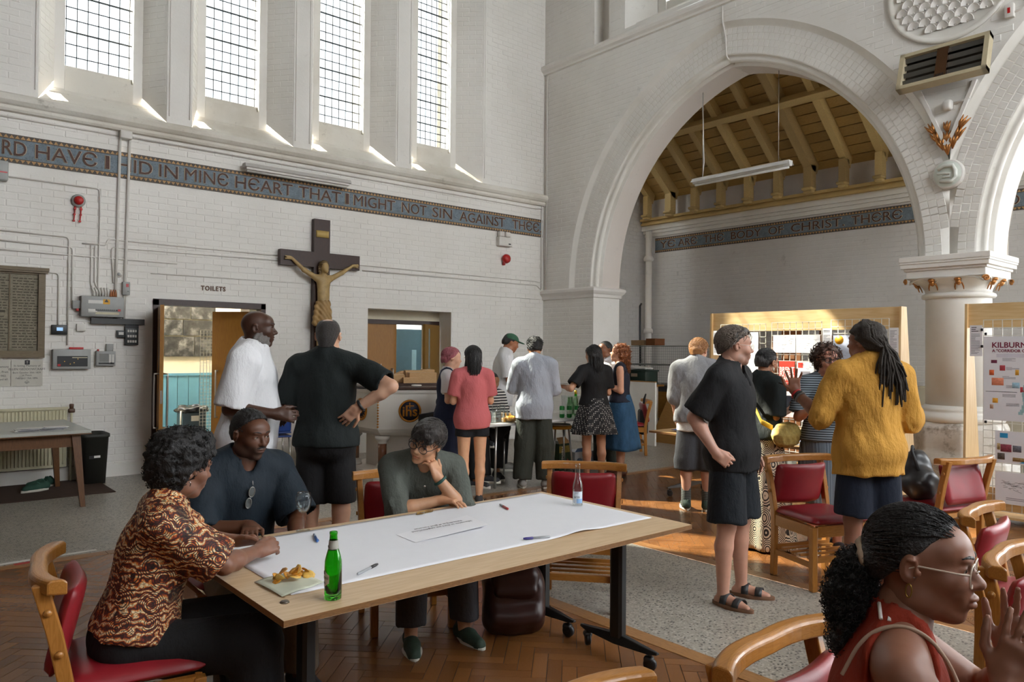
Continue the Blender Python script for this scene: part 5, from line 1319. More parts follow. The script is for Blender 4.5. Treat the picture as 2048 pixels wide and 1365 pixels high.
for k in range(6):
    a = HA+PI/6+k*PI/3; nrm = Vector((math.cos(a),math.sin(a),0)); tx = Vector((-math.sin(a),math.cos(a),0)); ap = RP*math.cos(PI/6)
    m = frame(nrm*(ap+.001)+Vector((0,0,.86)), tx, (0,0,1))
    if nrm.x > .5 or nrm.y > .75: continue
    MB().lathe([(0,0),(.125,0),(.125,.006),(0,.006)],28,mat=m).build('roundel_field', NAVY, t)
    s = MB(); s.tube([(.125*math.cos(q),.125*math.sin(q),.006) for q in np.linspace(0,2*PI,32,endpoint=False)],.013,8,closed=True,mat=m); s.build('roundel_ring', GOLDL, t)
    if k == 0:
        text('ihs_monogram', 'ihs', .17, GOLDL, t, m @ Matrix.Translation((0,-.01,.008)), .003, offset=.003); MB().box(-.05,.05,.055,.068,.006,.011,m).build('monogram_bar', GOLDL, t); MB().box(-.008,.004,.03,.10,.006,.011,m).build('monogram_cross', GOLDL, t)
    else:
        s = MB()
        for q in range(16): s.lathe([(0,-.008),(.012,0),(0,.008)],6,(.098*math.cos(q*PI/8),.098*math.sin(q*PI/8),.01),m)
        for q in range(6): s.lathe([(0,-.01),(.022,0),(0,.012)],8,(.035*math.cos(q*PI/3),.035*math.sin(q*PI/3),.01),m)
        o = s.build('gilt_rosette', GOLDL, t); o['kind'] = 'stuff'
# wooden massing model standing on it
BALSA = wood('balsa', 'c7a172', 'ab8455', 0, .6, 2)
t = thing('massing_model', 'small wooden building model on the pulpit top', 'model', (5.20,8.20,1.155), -.45)
MB().box(-.42,.42,-.36,.36,0,.03).build('base_board', DKW, t)
for (x0,x1,y0,y1,z) in ((-.30,-.05,-.22,0,.10),(0,.34,-.30,-.08,.13),(-.08,.10,-.34,-.2,.07),(-.02,.2,-.02,.16,.15),(.2,.36,0,.2,.16),(-.36,-.22,.06,.25,.07)): bevel(MB().box(x0,x1,y0,y1,.03,.03+z).build('block', BALSA, t),.003)
s = MB(); s.prism([(-.2,.03),(.04,.03),(.04,.17),(-.06,.17),(-.14,.13)],.02,.2); s.build('block', BALSA, t)
s = MB(); s.lathe([(.02,.03),(.022,.10),(.016,.11),(.003,.26),(0,.27)],4,(-.33,-.05,0)); s.build('spire', M('model_white',hexc('d8d2c4'),.6), t)
s = MB(); s.tube([(.06*math.cos(q),.06*math.sin(q)*.7-.42,1.175) for q in np.linspace(0,2*PI,20,endpoint=False)],.010,6,closed=True); o = tag(s.build('coiled_cable', M('cable_pale',hexc('c9c7c2'),.5)), 'small coil of pale cable on the pulpit rail', 'cable'); o.location = (5.06,8.18,-.012)
# boxes behind the pulpit
CARD = M('cardboard', hexc('a97c4c'), .8, .06)
def carton(label, loc, rz, w, d, h, mat=CARD, flaps=True):
    t = thing('cardboard_box', label, 'box', loc, rz)
    for x in (-w/2,w/2): MB().box(x-.003,x+.003,-d/2,d/2,0,h).build('side_panel', mat, t)
    for y in (-d/2,d/2): MB().box(-w/2,w/2,y-.003,y+.003,0,h).build('side_panel', mat, t)
    MB().box(-w/2,w/2,-d/2,d/2,0,.006).build('bottom', mat, t)
    if flaps:
        for y,a in ((-d/2,-.5),(d/2,.6)): o = MB().box(-w/2,w/2,-.003,.003,0,d*.42).build('flap', mat, t); o.location = (0,y,h); o.rotation_euler = (-a if y < 0 else -a,0,0)
    return t
carton('open cardboard box beside the pulpit shafts', (4.55,9.32,0), .2, .40, .36, .34)
t = thing('plastic_chair', 'stack of blue plastic chairs by the end wall', 'chair', (4.02,9.62,0), -.15)
BLUEP = M('blue_plastic', hexc('1d3f86'), .4, .06)
for i in range(4):
    d = SDF((-.25,-.25,.40),(.25,.27,.86),.014)
    d.box((0,.0,.45),(.21,.20,.012),.01,.02); d.box((0,-.20,.66),(.20,.014,.15),.012,.05,R=np.array(Matrix.Rotation(.16,3,'X'))); me = me0 = d.mesh('seat_shell') if i == 0 else me0; ob('seat_shell', me, BLUEP, t, (0,i*.012,i*.05)); 
for sx in (-1,1): MB().tube([(sx*.2,.2,0),(sx*.18,.16,.44)],.012,8).build('leg', STEEL, t); MB().tube([(sx*.2,-.22,0),(sx*.18,-.16,.44)],.012,8).build('leg', STEEL, t)
# ================================================================= exhibition boards
PINE = wood('pine_board', 'e3c797', 'd0ab74', 1, .5, .5, ring=10); PINEZ = wood('pine_upright', 'dfc08e', 'cba56e', 2, .5, .5, ring=10); CORKB = M('hardboard_brown', hexc('8a5a34'), .7, .08); GRID = M('grid_white', hexc('d9d6cc'), .4, .03)
def text_lines(t, m, w, h, n, seed, mat, x0=0, frac=.9):
    s = MB(); r = random.Random(seed)
    for i in range(n):
        y = h/2-(i+.5)*h/n; L = w*frac*(1 if r.random() > .2 else r.uniform(.4,.9)); s.box(-w/2+x0,-w/2+x0+L,y-h/n*.18,y+h/n*.18,.0006,.0009,m)
    o = s.build('printed_text', mat, t); o['kind'] = 'stuff'; return o
GREYT = M('print_grey', hexc('8b8994'), .7); DARKT = M('print_dark', hexc('34323c'), .7); PSHEET = M('poster_paper', hexc('e9e9ee'), .55, .01)
def sheet(name, label, cat, y, z, w, h, x, mat=PSHEET, group=None, tilt=.0):
    """poster hung on a board facing -x : local x -> -y, local y -> up"""
    t = thing(name, label, cat, (0,0,0), 0, group); m = frame((x,y,z),(0,-1,0),(tilt,0,1))
    MB().box(-w/2,w/2,-h/2,h/2,-.001,0,m).build('sheet', mat, t); return t, m
def board(label, y0, y1, x=8.2, H=2.10):
    t = thing('exhibition_board', label, 'board', (x,0,0))
    for y in (y0+.011,y1-.011):   # tapering side panels
        s = MB(); s.add([(-.06,y-.011,0),(.40,y-.011,0),(.13,y-.011,H),(.0,y-.011,H),(-.06,y+.011,0),(.40,y+.011,0),(.13,y+.011,H),(0,y+.011,H)],[(0,1,2,3),(7,6,5,4),(0,4,5,1),(1,5,6,2),(2,6,7,3),(3,7,4,0)]); s.build('side_panel', PINEZ, t)
    MB().box(.03,.05,y0+.022,y1-.022,H-.235,H).build('top_board', PINE, t); MB().box(.05,.07,y0+.022,y1-.022,.10,.32).build('bottom_board', PINE, t); MB().box(-.06,.40,y0+.022,y1-.022,.05,.072).build('foot_shelf', PINE, t)
    return t
bl = board('long pine exhibition board behind the group at the aisle', 3.35, 5.71)
br = board('pine exhibition board with the map poster at the right', .35, 2.75)
for yy in (5.66-.95, 4.3-.06, 3.62):  MB().box(.10,.115,yy-.18 if yy > 4.5 else yy-.05,yy+.06,.35,1.86).build('brown_slat', CORKB, bl)
for yy in (5.60,4.86,4.13,3.42): MB().box(.09,.11,yy-.045,yy+.045,.3,1.80).build('brown_slat', CORKB, bl)
def gridpanel(label, y0, y1, z0, z1, x, group='white wire grid panels'):
    t = thing('grid_panel', label, 'grid panel', (x,0,0), 0, group); n = max(2,int(round((y1-y0)/.077))); k = int(round((z1-z0)/.077)); r = .0032
    for i in range(n+1): MB().bar((0,y0+(y1-y0)*i/n,z0),(0,y0+(y1-y0)*i/n,z1),r*2).build('vertical_wire', GRID, t)
    for j in range(k+1): MB().bar((-.006,y0,z0+(z1-z0)*j/k),(-.006,y1,z0+(z1-z0)*j/k),r*2).build('horizontal_wire', GRID, t)
    return t
XG = 8.165
gridpanel('left wire grid panel of the long exhibition board', 4.90, 5.53, .30, 1.95, XG)
gridpanel('middle wire grid panel of the long exhibition board', 4.20, 4.82, .30, 1.96, XG)
gridpanel('right wire grid panel of the long exhibition board', 3.46, 4.09, .30, 1.975, XG)
gridpanel('wire grid panel holding the map poster', 1.86, 2.575, .12, 1.935, XG); gridpanel('second wire grid panel of the right exhibition board', 1.02, 1.74, .12, 1.935, XG)
XS = 8.148
def sketch(t, m, w, h, seed, n=26, mat=GREYT):
    s = MB(); r = random.Random(seed)
    for i in range(n):
        x, y = r.uniform(-.45,.45)*w, r.uniform(-.42,.42)*h; a = r.uniform(-.4,.4); L = r.uniform(.02,.12)*w
        s.bar((x,y,.0008),(x+L*math.cos(a),y+L*math.sin(a),.0008),.0022,.0004,mat=m)
    o = s.build('sketch_lines', mat, t); o['kind'] = 'stuff'
t,m = sheet('drawing_sheet','left pencil drawing sheet on the middle grid','drawing',4.65,1.705,.285,.205,XS); sketch(t,m,.285,.205,1)
t,m = sheet('drawing_sheet','right pencil drawing sheet on the middle grid','drawing',4.355,1.705,.29,.205,XS); sketch(t,m,.29,.205,2)
REDPO = M('poster_red', hexc('d8402f'), .55, .02); WHT = M('print_white', hexc('f0ece6'), .6, 0)
t,m = sheet('poster','red poster reading BRENT RIVER MEANDER on the middle grid','poster',4.615,1.36,.198,.29,XS,REDPO)
for i,b_ in enumerate(('BRENT','RIVER','MEANDER')): 
    o = text('poster_lettering', b_, .075, WHT, t, m @ Matrix.Translation((0,.045-.052*i,.001)), .0004, offset=.002); xs=[(m.inverted()@v.co).x for v in o.data.vertices]; o.data.transform(m @ Matrix.Diagonal((.185/(max(xs)-min(xs)),1,1,1)) @ m.inverted())
text_lines(t, m @ Matrix.Translation((0,-.115,.0006)), .16, .03, 3, 4, WHT)
t,m = sheet('poster','white poster with red corner beside the red poster','poster',4.385,1.36,.205,.285,XS); MB().box(-.09,-.03,.07,.13,.0005,.001,m).build('red_patch', REDPO, t); sketch(t,m,.2,.28,5); MB().box(-.06,.06,-.05,.03,.0004,.0007,m).build('grey_patch', GREYT, t)
t,m = sheet('caption_sheet','white caption strip between the middle and right grids','caption',4.128,1.73,.105,.30,XS); text_lines(t,m@Matrix.Translation((0,.12,0)),.085,.03,2,3,DARKT); text_lines(t,m@Matrix.Translation((0,-.02,0)),.085,.2,16,4,GREYT)
t,m = sheet('caption_sheet','white caption strip at the left end of the long board','caption',5.575,1.72,.105,.31,XS); text_lines(t,m,.085,.26,20,6,GREYT)
t,m = sheet('caption_sheet','white caption strip at the right end of the long board','caption',3.405,1.725,.095,.30,XS); text_lines(t,m,.075,.25,20,7,GREYT)
t,m = sheet('poster','blue and white poster on the left grid','poster',5.2,1.6,.42,.5,XS); sketch(t,m,.42,.5,8)
t,m = sheet('poster','pale blue illustrated poster on the right grid','poster',3.93,1.62,.26,.36,XS, M('poster_paleblue', hexc('bfcbe2'), .55, .1, 6)); MB().lathe([(0,.0005),(.05,.0005),(.05,.001),(0,.001)],20,(-.06,.13,0),m).build('yellow_disc', YEL, t); sketch(t,m,.26,.36,9)
t,m = sheet('poster','pink and red map sheet low on the right grid','poster',3.93,1.24,.26,.34,XS, M('poster_pink', hexc('d99a90'), .55, .25, 9)); sketch(t,m,.26,.34,10,mat=REDPO)
for k,(y,z,w,h,lab) in enumerate(((4.6,1.0,.26,.3,'white and pink plan sheet under the red poster'),(4.35,.98,.2,.34,'pale plan sheet under the white poster'),(4.60,.62,.28,.2,'drawing of brick houses low on the middle grid'))):
    t,m = sheet('plan_sheet', lab, 'drawing', y, z, w, h, XS, M('poster_blush', hexc('e3d5d8'), .55, .1, 5)); sketch(t,m,w,h,20+k,mat=REDPO if k < 2 else DARKT)
# map poster on the right board
t,m = sheet('map_poster','large map poster headed KILBURN HIGH on the right board','poster',2.19,1.375,.76,.80,XS)
PLUM = M('print_plum', hexc('7a2440'), .6)
o = text('poster_title','KILBURN HIGH ROAD',.072,PLUM,t,m@Matrix.Translation((-.31,.315,.001)),.0004,'LEFT',offset=.0015); o = text('poster_subtitle','A "CORRIDOR OF CARE"',.036,PLUM,t,m@Matrix.Translation((-.305,.262,.001)),.0004,'LEFT',offset=.001)
TEALP = M('print_teal', hexc('a9cdd3'), .6, .2, 40); s = MB(); pr = random.Random(11)
for i in range(26): 
    u = i/25; x = .06-.16*u+.02*math.sin(u*9)+.10; y = .2-.52*u; w = pr.uniform(.03,.06); s.box(x-.08-w/2,x-.08+w/2,y-.014,y+.014,.0006,.001,m)
o = s.build('map_street_band', TEALP, t); o['kind'] = 'stuff'
for i,(x,y,w,h,c) in enumerate(((-.29,.16,.05,.03,'6a2540'),(-.22,.10,.045,.05,'b0404a'),(-.31,.055,.04,.05,'e06a3a'),(-.10,.06,.03,.05,'e8a63a'),(-.26,-.03,.10,.07,'e88a6a'),(-.11,-.06,.06,.05,'9cc3d8'),(-.05,-.10,.05,.05,'d8505a'),(-.28,-.21,.045,.045,'e8a63a'),(-.31,-.27,.03,.04,'c9a58a'),(.02,-.30,.06,.02,'d89a5a'))):
    MB().rbox((x,y,.0006),(w,h,.0008),.0003,1,m).build('map_picture', M('print_'+c, hexc(c), .6, .2, 50), t)
MB().box(-.36,-.1,-.128,-.124,.0006,.001,m).build('map_rule', DARKT, t)
for i in range(6): text_lines(t, m@Matrix.Translation((-.16+.03*(i%2),.18-.085*i,0)), .12,.03,4,30+i,GREYT)
MB().box(-.27,.0,.20,.235,.0005,.0007,m).build('text_panel', M('print_pale',hexc('dad8e2'),.6), t)
t,m = sheet('poster','white plan sheet with blue shapes below the map poster','poster',2.13,.73,.68,.30,XS-.002); CY_ = M('print_cyan', hexc('2f9bd0'), .6, .05)
MB().box(-.30,-.235,.085,.13,.0005,.001,m).build('cyan_square', CY_, t); s = MB(); s.add([(-.14,-.14,.0008),(.32,-.14,.0008),(.32,.12,.0008),(.10,.02,.0008)],[(0,1,2,3)],mat=m); s.build('cyan_area', CY_, t)
for i,(x,y,w,h,c) in enumerate(((-.31,.0,.025,.06,'d8a070'),(-.25,-.01,.09,.07,'8a3a4a'),(-.16,-.01,.07,.06,'6a6a74'),(-.29,-.09,.06,.06,'5a5048'),(-.13,-.11,.13,.035,'a08050'),(0,.03,.07,.05,'3a6a9a'))): MB().rbox((x,y,.001),(w,h,.0008),.0003,1,m).build('collage_picture', M('print_'+c, hexc(c), .6, .5, 60), t)
t,m = sheet('drawing_sheet','long pencil section drawing low on the right board','drawing',2.13,.345,.68,.30,XS-.004); sketch(t,m@Matrix.Translation((0,.03,0)),.66,.10,40,70,DARKT); text_lines(t,m@Matrix.Translation((-.1,-.10,0)),.3,.03,2,41,GREYT)
t,m = sheet('caption_sheet','white caption strip left of the map poster','caption',2.634,1.735,.108,.30,XS); text_lines(t,m@Matrix.Translation((-.01,.11,0)),.06,.055,3,43,DARKT,frac=1); text_lines(t,m@Matrix.Translation((0,-.03,0)),.085,.2,18,44,GREYT)
for yy,zz in ((2.582,1.84),(2.582,1.68),(2.55,1.80),(2.55,.955)): tag(MB().rbox((8.146,yy,zz),(.012,.022,.026),.003).build('bulldog_clip', BLK), 'black clip at the %s of the map board' % ('caption strip' if yy > 2.56 else ('top left poster corner' if zz > 1 else 'bottom left poster corner')), 'clip', 'black clips on the map board')
# things on the display table
DT = .717
t = thing('clay_model','rough buff clay building model on the display table','model',(7.22,3.95,DT),.1); d = SDF((-.16,-.13,-.01),(.16,.13,.16),.008); d.box((0,0,.05),(.12,.085,.05),.012,.01); d.box((-.03,.0,.09),(.07,.06,.03),.01,.01); d.warp(lambda x,y,z: .004*fbm(x,y,z,60,2)); d.cut((0,0,-1),(0,0,0.002)); ob('clay_mass', d.mesh('clay_mass'), M('buff_clay', hexc('c9a27c'), .8, .15, 30), t)
for k,(x,y,a,lab,mt) in enumerate(((6.62,3.55,.2,'white leaflet nearest the table corner on the display table',LABELW),(6.68,3.85,-.3,'white leaflet beside the clay model',LABELW),(6.6,4.05,.5,'grey printed leaflet among the display papers',M('leaflet_grey',hexc('8f8d98'),.6)),(6.82,3.62,.1,'blue grey leaflet behind the others on the display table',M('leaflet_blue',hexc('8d9ab5'),.6)),(6.66,5.02,.15,'bright blue leaflet at the far end of the display table',M('leaflet_bright',hexc('2f58b5'),.5)),(6.80,4.82,-.2,'second bright blue leaflet on the display table',M('leaflet_bright',hexc('2f58b5'),.5)))):
    t = thing('leaflet', lab, 'leaflet', (x+.25,y+.1,DT+.001+.004*k), a); MB().box(-.15,.15,-.105,.105,0,.004).build('sheet', mt, t); text_lines(t, Matrix.Translation((0,0,.004)), .22,.15,7,50+k,GREYT if k < 4 else WHT)
for k,(y,lab) in enumerate(((4.12,'left photo print hung below the display table'),(3.72,'right map print hung below the display table'))):
    t,m = sheet('photo_print', lab, 'print', y+.1, .53, .34, .24, 6.625, M('print_greenwhite', hexc('cfd6d2'), .6, .1, 12)); s = MB(); s.bar((-.10,.06,.001),(.10,-.07,.001),.05,.001,mat=m); s.build('river_photo', M('river_photo', hexc('5f5444'), .6, .5, 40), t); sketch(t,m,.34,.24,60+k,20,DARKT)
# ================================================================= drinks table
GT = .75; t = thing('drinks_table','white folding drinks table with chrome legs','table',(6.38,7.08,0)); LAMG = M('laminate_white', hexc('d5d4d0'), .35, .03)
MB().box(-1.02,1.02,-.38,.38,GT-.028,GT).build('table_top', LAMG, t); MB().box(-1.022,1.022,-.382,.382,GT-.030,GT-.02).build('edge_band', BOXG, t)
for sx in (-1,1):
    for sy in (-1,1): MB().tube([(sx*.88,sy*.32,0),(sx*.86,sy*.31,GT-.03)],.015,10).build('leg', STEEL, t)
    MB().tube([(sx*.86,-.31,GT-.05),(sx*.86,.31,GT-.05)],.012,8).build('leg_brace', STEEL, t)
def tumbler(label, x, y, h, r, fill=None, group='glasses on the drinks table'):
    t = thing('tumbler', label, 'glass', (x,y,GT), 0, group); s = MB(); P_ = [(0,.003),(r*.8,0),(r*.82,.003),(r,h)]; s.lathe(P_+[(r-.0015,h),(r*.8,.010),(0,.010)],20); s.build('glass_body', CLEARG, t)
    if fill: MB().lathe([(0,.011),(r*.79,.011),(r*.86,h*.45),(0,h*.45)],18).build('drink', fill, t)
JUICE = M('orange_juice', hexc('e8a11f'), .3, .05)
for k,(x,y,h,r,f) in enumerate(((5.52,6.82,.13,.036,None),(5.58,6.93,.14,.038,None),(5.66,6.80,.12,.036,JUICE),(5.70,6.95,.14,.038,None),(5.78,6.84,.11,.036,JUICE),(5.83,6.98,.13,.036,None),(5.92,6.86,.12,.036,None),(6.3,6.86,.12,.036,None))):
    tumbler('%s tumbler, %s along the drinks table' % ('orange juice' if f else 'clear empty', ['first','second','third','fourth','fifth','sixth','seventh','eighth'][k]), x, y, h, r, f)
for k,(x,y) in enumerate(((5.60,7.06),(5.75,7.08),(5.88,7.1))): wine_glass('wine_glass','stemmed glass at the back of the drinks table, %s from the pink shirt' % ['first','second','third'][k],(x,y,GT),water=False,group='stemmed glasses on the drinks table')
t = thing('crisp_bowl','glass bowl of orange crisps on the drinks table','bowl',(5.74,6.77,GT)); MB().lathe([(0,.004),(.05,0),(.06,.004),(.095,.07),(.093,.07),(.058,.008),(0,.008)],24).build('bowl', CLEARG, t); d = SDF((-.1,-.1,0),(.1,.1,.12),.007); d.ell((0,0,.045),(.07,.07,.035),.01); d.warp(lambda x,y,z: .008*fbm(x,y,z,80,8)); o = ob('crisps', d.mesh('crisps'), CRISP, t); o['kind'] = 'stuff'
CANG = M('can_green', hexc('1f7a35'), .3, .1, 20, metal=.4)
for k,(x,y) in enumerate(((6.67,6.86),(6.76,6.82),(6.86,6.78))):
    t = thing('beer_can','green beer can, %s of three before the ice bucket' % ['first','second','third'][k],'can',(x,y,GT),0,'green beer cans'); MB().lathe([(0,.004),(.024,0),(.031,.008),(.033,.014),(.033,.138),(.027,.150),(.027,.153),(0,.150)],22).build('can_body', CANG, t); MB().lathe([(.0332,.05),(.0333,.05),(.0333,.10),(.0332,.10)],22).build('can_label', M('can_band',hexc('b9c9b4'),.4,.3,60), t)
t = thing('ice_bucket','tall clear acrylic ice bucket on the drinks table','bucket',(6.93,6.97,GT)); MB().lathe([(0,.004),(.10,0),(.105,.005),(.125,.27),(.121,.27),(.101,.010),(0,.010)],28).build('bucket_wall', CLEARG, t)
for k,(x,y) in enumerate(((-.03,.0),(.04,.02))):
    t = bottle('beer_bottle','green bottle in the ice bucket, %s' % ['left one','right one'][k],(6.93+x,6.97+y,GT+.015),BP,GREENG)
t = bottle('sparkling_bottle','gold necked bottle rising from the ice bucket',(6.985,6.93,GT+.02),[(r*1.1,z*1.35) for r,z in BP],GREENG); MB().lathe([(.017,.27),(.0165,.318),(0,.32)],14).build('gold_foil', M('gold_foil',hexc('c9a530'),.3,.05,metal=.7), t)
t = bottle('whisky_bottle','amber bottle at the right of the ice bucket',(7.12,6.9,GT),BP,bottle_mat('amber_glass',(.8,.35,.05)))
t = thing('stool','round yellow topped stool under the drinks table','stool',(6.76,7.0,0))
MB().lathe([(0,.60),(.17,.60),(.175,.61),(.175,.63),(.16,.64),(0,.64)],28).build('seat', M('yellow_seat',hexc('c98a22'),.45), t)
for k in range(4): a = k*PI/2+.4; MB().tube([(.2*math.cos(a),.2*math.sin(a),0),(.13*math.cos(a),.13*math.sin(a),.6)],.012,8).build('leg', STEEL, t)
tag(MB().lathe([(0,.641),(.13,.641),(.15,.655),(.148,.656),(.128,.645),(0,.645)],24,(6.76,7.0,0)).build('plate_stack', LABELW), 'white plates on the yellow stool', 'plates')
# beer and water cases under the drinks table
t = thing('beer_case','dark green beer case lettered Heineken under the drinks table','box',(7.06,7.34,0),.1); CASEG = M('case_green',hexc('26381f'),.6,.2,14)
MB().box(-.12,.12,-.13,.13,0,.36).build('carton', CASEG, t); s = MB(); s.add([(-.12,-.13,.36),(.12,-.13,.36),(.08,-.06,.44),(-.05,-.02,.43)],[(0,1,2,3)]); s.build('torn_flap', CARD, t)
text('case_lettering','Heineken',.075,WHT,t,frame((-.05,-.132,.18),(0,0,-1),(1,0,0)),.0006)
s = MB(); s.add([((.04 if k%2==0 else .016)*math.sin(k*PI/5),-.1325,.12+(.04 if k%2==0 else .016)*math.cos(k*PI/5)) for k in range(10)],[tuple(range(10))]); o = s.build('red_star', M('star_red',hexc('c22a20'),.5), t); o.location = (.05,0,0)
MB().box(-.12,.12,-.1315,-.13,.24,.33).build('gold_print', M('case_gold',hexc('8a7430'),.5,.5,40), t)
t = thing('water_case','pale printed water case beside the beer case','box',(7.42,7.30,0),-.1); MB().box(-.17,.17,-.13,.13,0,.23).build('carton', M('case_white',hexc('c9ccd4'),.6,.04), t)
for x in (-.09,.06): s = MB(); s.lathe([(0,0),(.05,0),(.05,.002),(0,.002)],18,mat=frame((x,-.131,.1),(1,0,0),(0,0,1))); s.build('bottle_print', M('case_print_blue',hexc('6f7f9c'),.6,.3,30), t)
s = MB(); s.add([(-.17,-.13,.231),(.0,-.13,.231),(-.02,-.16,.29),(-.16,-.17,.285)],[(0,1,2,3)]); s.build('lifted_flap', M('flap_blue',hexc('6b8cc0'),.6), t)
# ================================================================= aisle store : cages, crate, panels
CAGEW = M('cage_wire', hexc('8e9088'), .45, .08, metal=.5)
def cage(label, y0, y1, z0, z1, x0, x1):
    t = thing('wire_cage', label, 'cage', (0,0,0), 0, 'wire storage cages'); s = MB(); ny = int((y1-y0)/.045); nz = int((z1-z0)/.045)
    for i in range(ny+1): y = y0+(y1-y0)*i/ny; s.bar((x0,y,z0),(x0,y,z1),.004)
    for j in range(nz+1): z = z0+(z1-z0)*j/nz; s.bar((x0,y0,z),(x0,y1,z),.004)
    nx_ = int((x1-x0)/.045)
    for i in range(nx_+1): x = x0+(x1-x0)*i/nx_; s.bar((x,y0,z0),(x,y0,z1),.004)
    for j in range(nz+1): z = z0+(z1-z0)*j/nz; s.bar((x0,y0,z),(x1,y0,z),.004)
    s.build('wire_mesh', CAGEW, t)['kind'] = 'stuff'
    s = MB()
    for (a,b_) in (((x0,y0),(x0,y1)),((x1,y0),(x1,y1)),((x0,y0),(x1,y0)),((x0,y1),(x1,y1))):
        for z in (z0,z1): s.bar((*a,z),(*b_,z),.014)
    for x in (x0,x1):
        for y in (y0,y1): s.bar((x,y,z0),(x,y,z1),.014)
    s.build('frame_bars', CAGEW, t); MB().box(x0+.05,x1,y0+.03,y1-.03,z0,z0+.01).build('cage_floor', BOXG, t)
cage('upper wire storage cage in the aisle corner', 7.6, 9.85, 1.36, 1.71, 11.25, 11.9); cage('lower wire storage cage in the aisle corner', 7.75, 9.85, .98, 1.35, 11.22, 11.9)
PINEG = wood('shelf_ply', 'a27434', '7f5520', 1, .5, .6)
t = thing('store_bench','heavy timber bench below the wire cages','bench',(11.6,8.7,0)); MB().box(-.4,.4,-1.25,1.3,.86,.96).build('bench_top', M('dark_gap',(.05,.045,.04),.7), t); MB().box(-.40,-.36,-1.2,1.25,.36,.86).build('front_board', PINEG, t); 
for y in (-1.15,1.2): MB().box(-.36,.36,y-.04,y+.04,0,.86).build('leg_frame', BLK, t)
MB().box(-.3,.36,-1.1,1.15,.0,.34).build('underspace_shade_block', M('dark_gap',(.05,.045,.04),.7), t)  # solid dark block standing in for the shade under the bench
t = thing('white_panel','plain white panel leaning in the aisle opening','panel',(9.98,8.34,0)); MB().box(-.02,.02,-.32,.42,.02,1.095).build('panel_sheet', M('panel_white',hexc('d9d6cf'),.5,.02), t); MB().box(-.022,.022,-.322,.422,1.085,1.10).build('edge_band', PINEG, t)
t = thing('leaning_board','tan plywood board leaning below the cages','board',(10.75,8.0,0),0); s = MB(); s.add([(-.18,.62,0),(-.18,-.35,0),(.1,-.32,.86),(.1,.40,.86),(-.16,.62,0),(-.16,-.35,0),(.12,-.32,.86),(.12,.40,.86)],[(0,1,2,3),(7,6,5,4),(0,4,5,1),(1,5,6,2),(2,6,7,3),(3,7,4,0)]); s.build('board_sheet', wood('tan_ply','9c7236','88602a',1,.5,.5), t)
t = thing('green_crate','dark green storage crate on the white panel ledge','crate',(10.86,9.03,1.0)); GC = M('crate_green',hexc('22352e'),.5,.06)
MB().rbox((0,0,.125),(.36,.42,.25),.02).build('crate_body', GC, t); MB().rbox((0,0,.25),(.39,.45,.03),.01).build('crate_lid', GC, t); MB().box(-.184,-.18,-.02,.13,.14,.20).build('label', M('label_tan',hexc('a5917c'),.6), t)
tag(MB().rbox((10.86,9.03,.98),(.5,.6,.035),.004).build('shelf_board', PINEG), 'plywood shelf carrying the green crate', 'shelf')
for z in (.0,): tag(MB().box(10.7,11.02,8.80,9.26,0,.96).build('shelf_support', M('panel_white',hexc('d9d6cf'),.5)), 'white cupboard under the plywood shelf', 'cupboard')
t = thing('newspaper_pile','crumpled newspapers on the green crate','newspapers',(10.86,9.05,1.275)); d = SDF((-.2,-.25,-.01),(.2,.25,.08),.009); d.box((0,0,.02),(.14,.19,.022),.01,.02); d.warp(lambda x,y,z: .012*fbm(x,y,z,22,9)); ob('paper_heap', d.mesh('paper_heap'), LABELW, t)
for k,(y,w,c,lab) in enumerate(((9.55,.30,'a98a63','pale wooden block on the upper cage'),(9.22,.22,'7a4a28','brown wooden box on the upper cage'))): tag(bevel(MB().box(11.3,11.6,y-w/2,y+w/2,1.725,1.725+.10+.03*k).build('wooden_block', M('block_'+c,hexc(c),.6,.1)),.004), lab, 'block')
s = MB(); s.tube([(12.2,10.2,2.6),(12.1,10.15,2.55),(12.0,10.05,1.0)],.022,8); tag(s.build('black_pole', BLK), 'black pole leaning in the aisle corner', 'pole')
# low panel and pipes along the aisle wall behind the column
t = thing('aisle_radiator','long cream boxed radiator low on the aisle wall','radiator',(X3-.14,4.4,0)); MB().box(-.12,.1,-1.5,1.9,.34,1.06).build('casing', M('casing_cream',hexc('c4bba6'),.55,.04), t); MB().box(-.14,.1,-1.52,1.92,1.06,1.09).build('casing_top', M('casing_cream',hexc('c4bba6'),.55,.04), t)
for z in (.10,.22): MB().tube([(-.02,-1.5,z),(-.02,1.9,z)],.045,12).build('heating_pipe', M('pipe_grey',hexc('7f7d78'),.5), t)
# black bag on the chair behind the yellow shirt
t = thing('black_bag','black leather bag slumped on a chair by the column','bag',(6.12,2.36,.50),.3); d = SDF((-.26,-.2,-.05),(.26,.2,.42),.01); d.ell((0,0,.12),(.19,.13,.13),.05); d.ell((.05,.03,.24),(.13,.10,.12),.06); d.warp(lambda x,y,z: .018*fbm(x,y,z,16,6)); d.cut((0,0,-1),(0,0,.0)); ob('bag_body', d.mesh('bag_body'), leather('black_leather',(.02,.02,.022)), t); MB().tube([(-.12,0,.22),(-.1,.05,.36),(.08,.06,.38),(.13,.02,.26)],.012,8).build('bag_handle', STRAPM, t)
t = thing('black_backpack','small black backpack hung on the chair by the denim skirt','backpack',(9.22,7.66,.0),.85); d = SDF((-.2,-.14,.2),(.2,.16,.9),.01); d.box((0,0,.50),(.13,.07,.2),.05,.02); d.warp(lambda x,y,z: .006*fbm(x,y,z,20,7)); ob('bag_body', d.mesh('bag_body'), M('nylon_black',(.015,.015,.017),.6), t); MB().tube([(-.03,0,.68),(-.05,-.02,.86),(.0,-.04,.93),(.04,-.02,.86),(.04,0,.68)],.012,8).build('carry_loop', STRAPM, t)
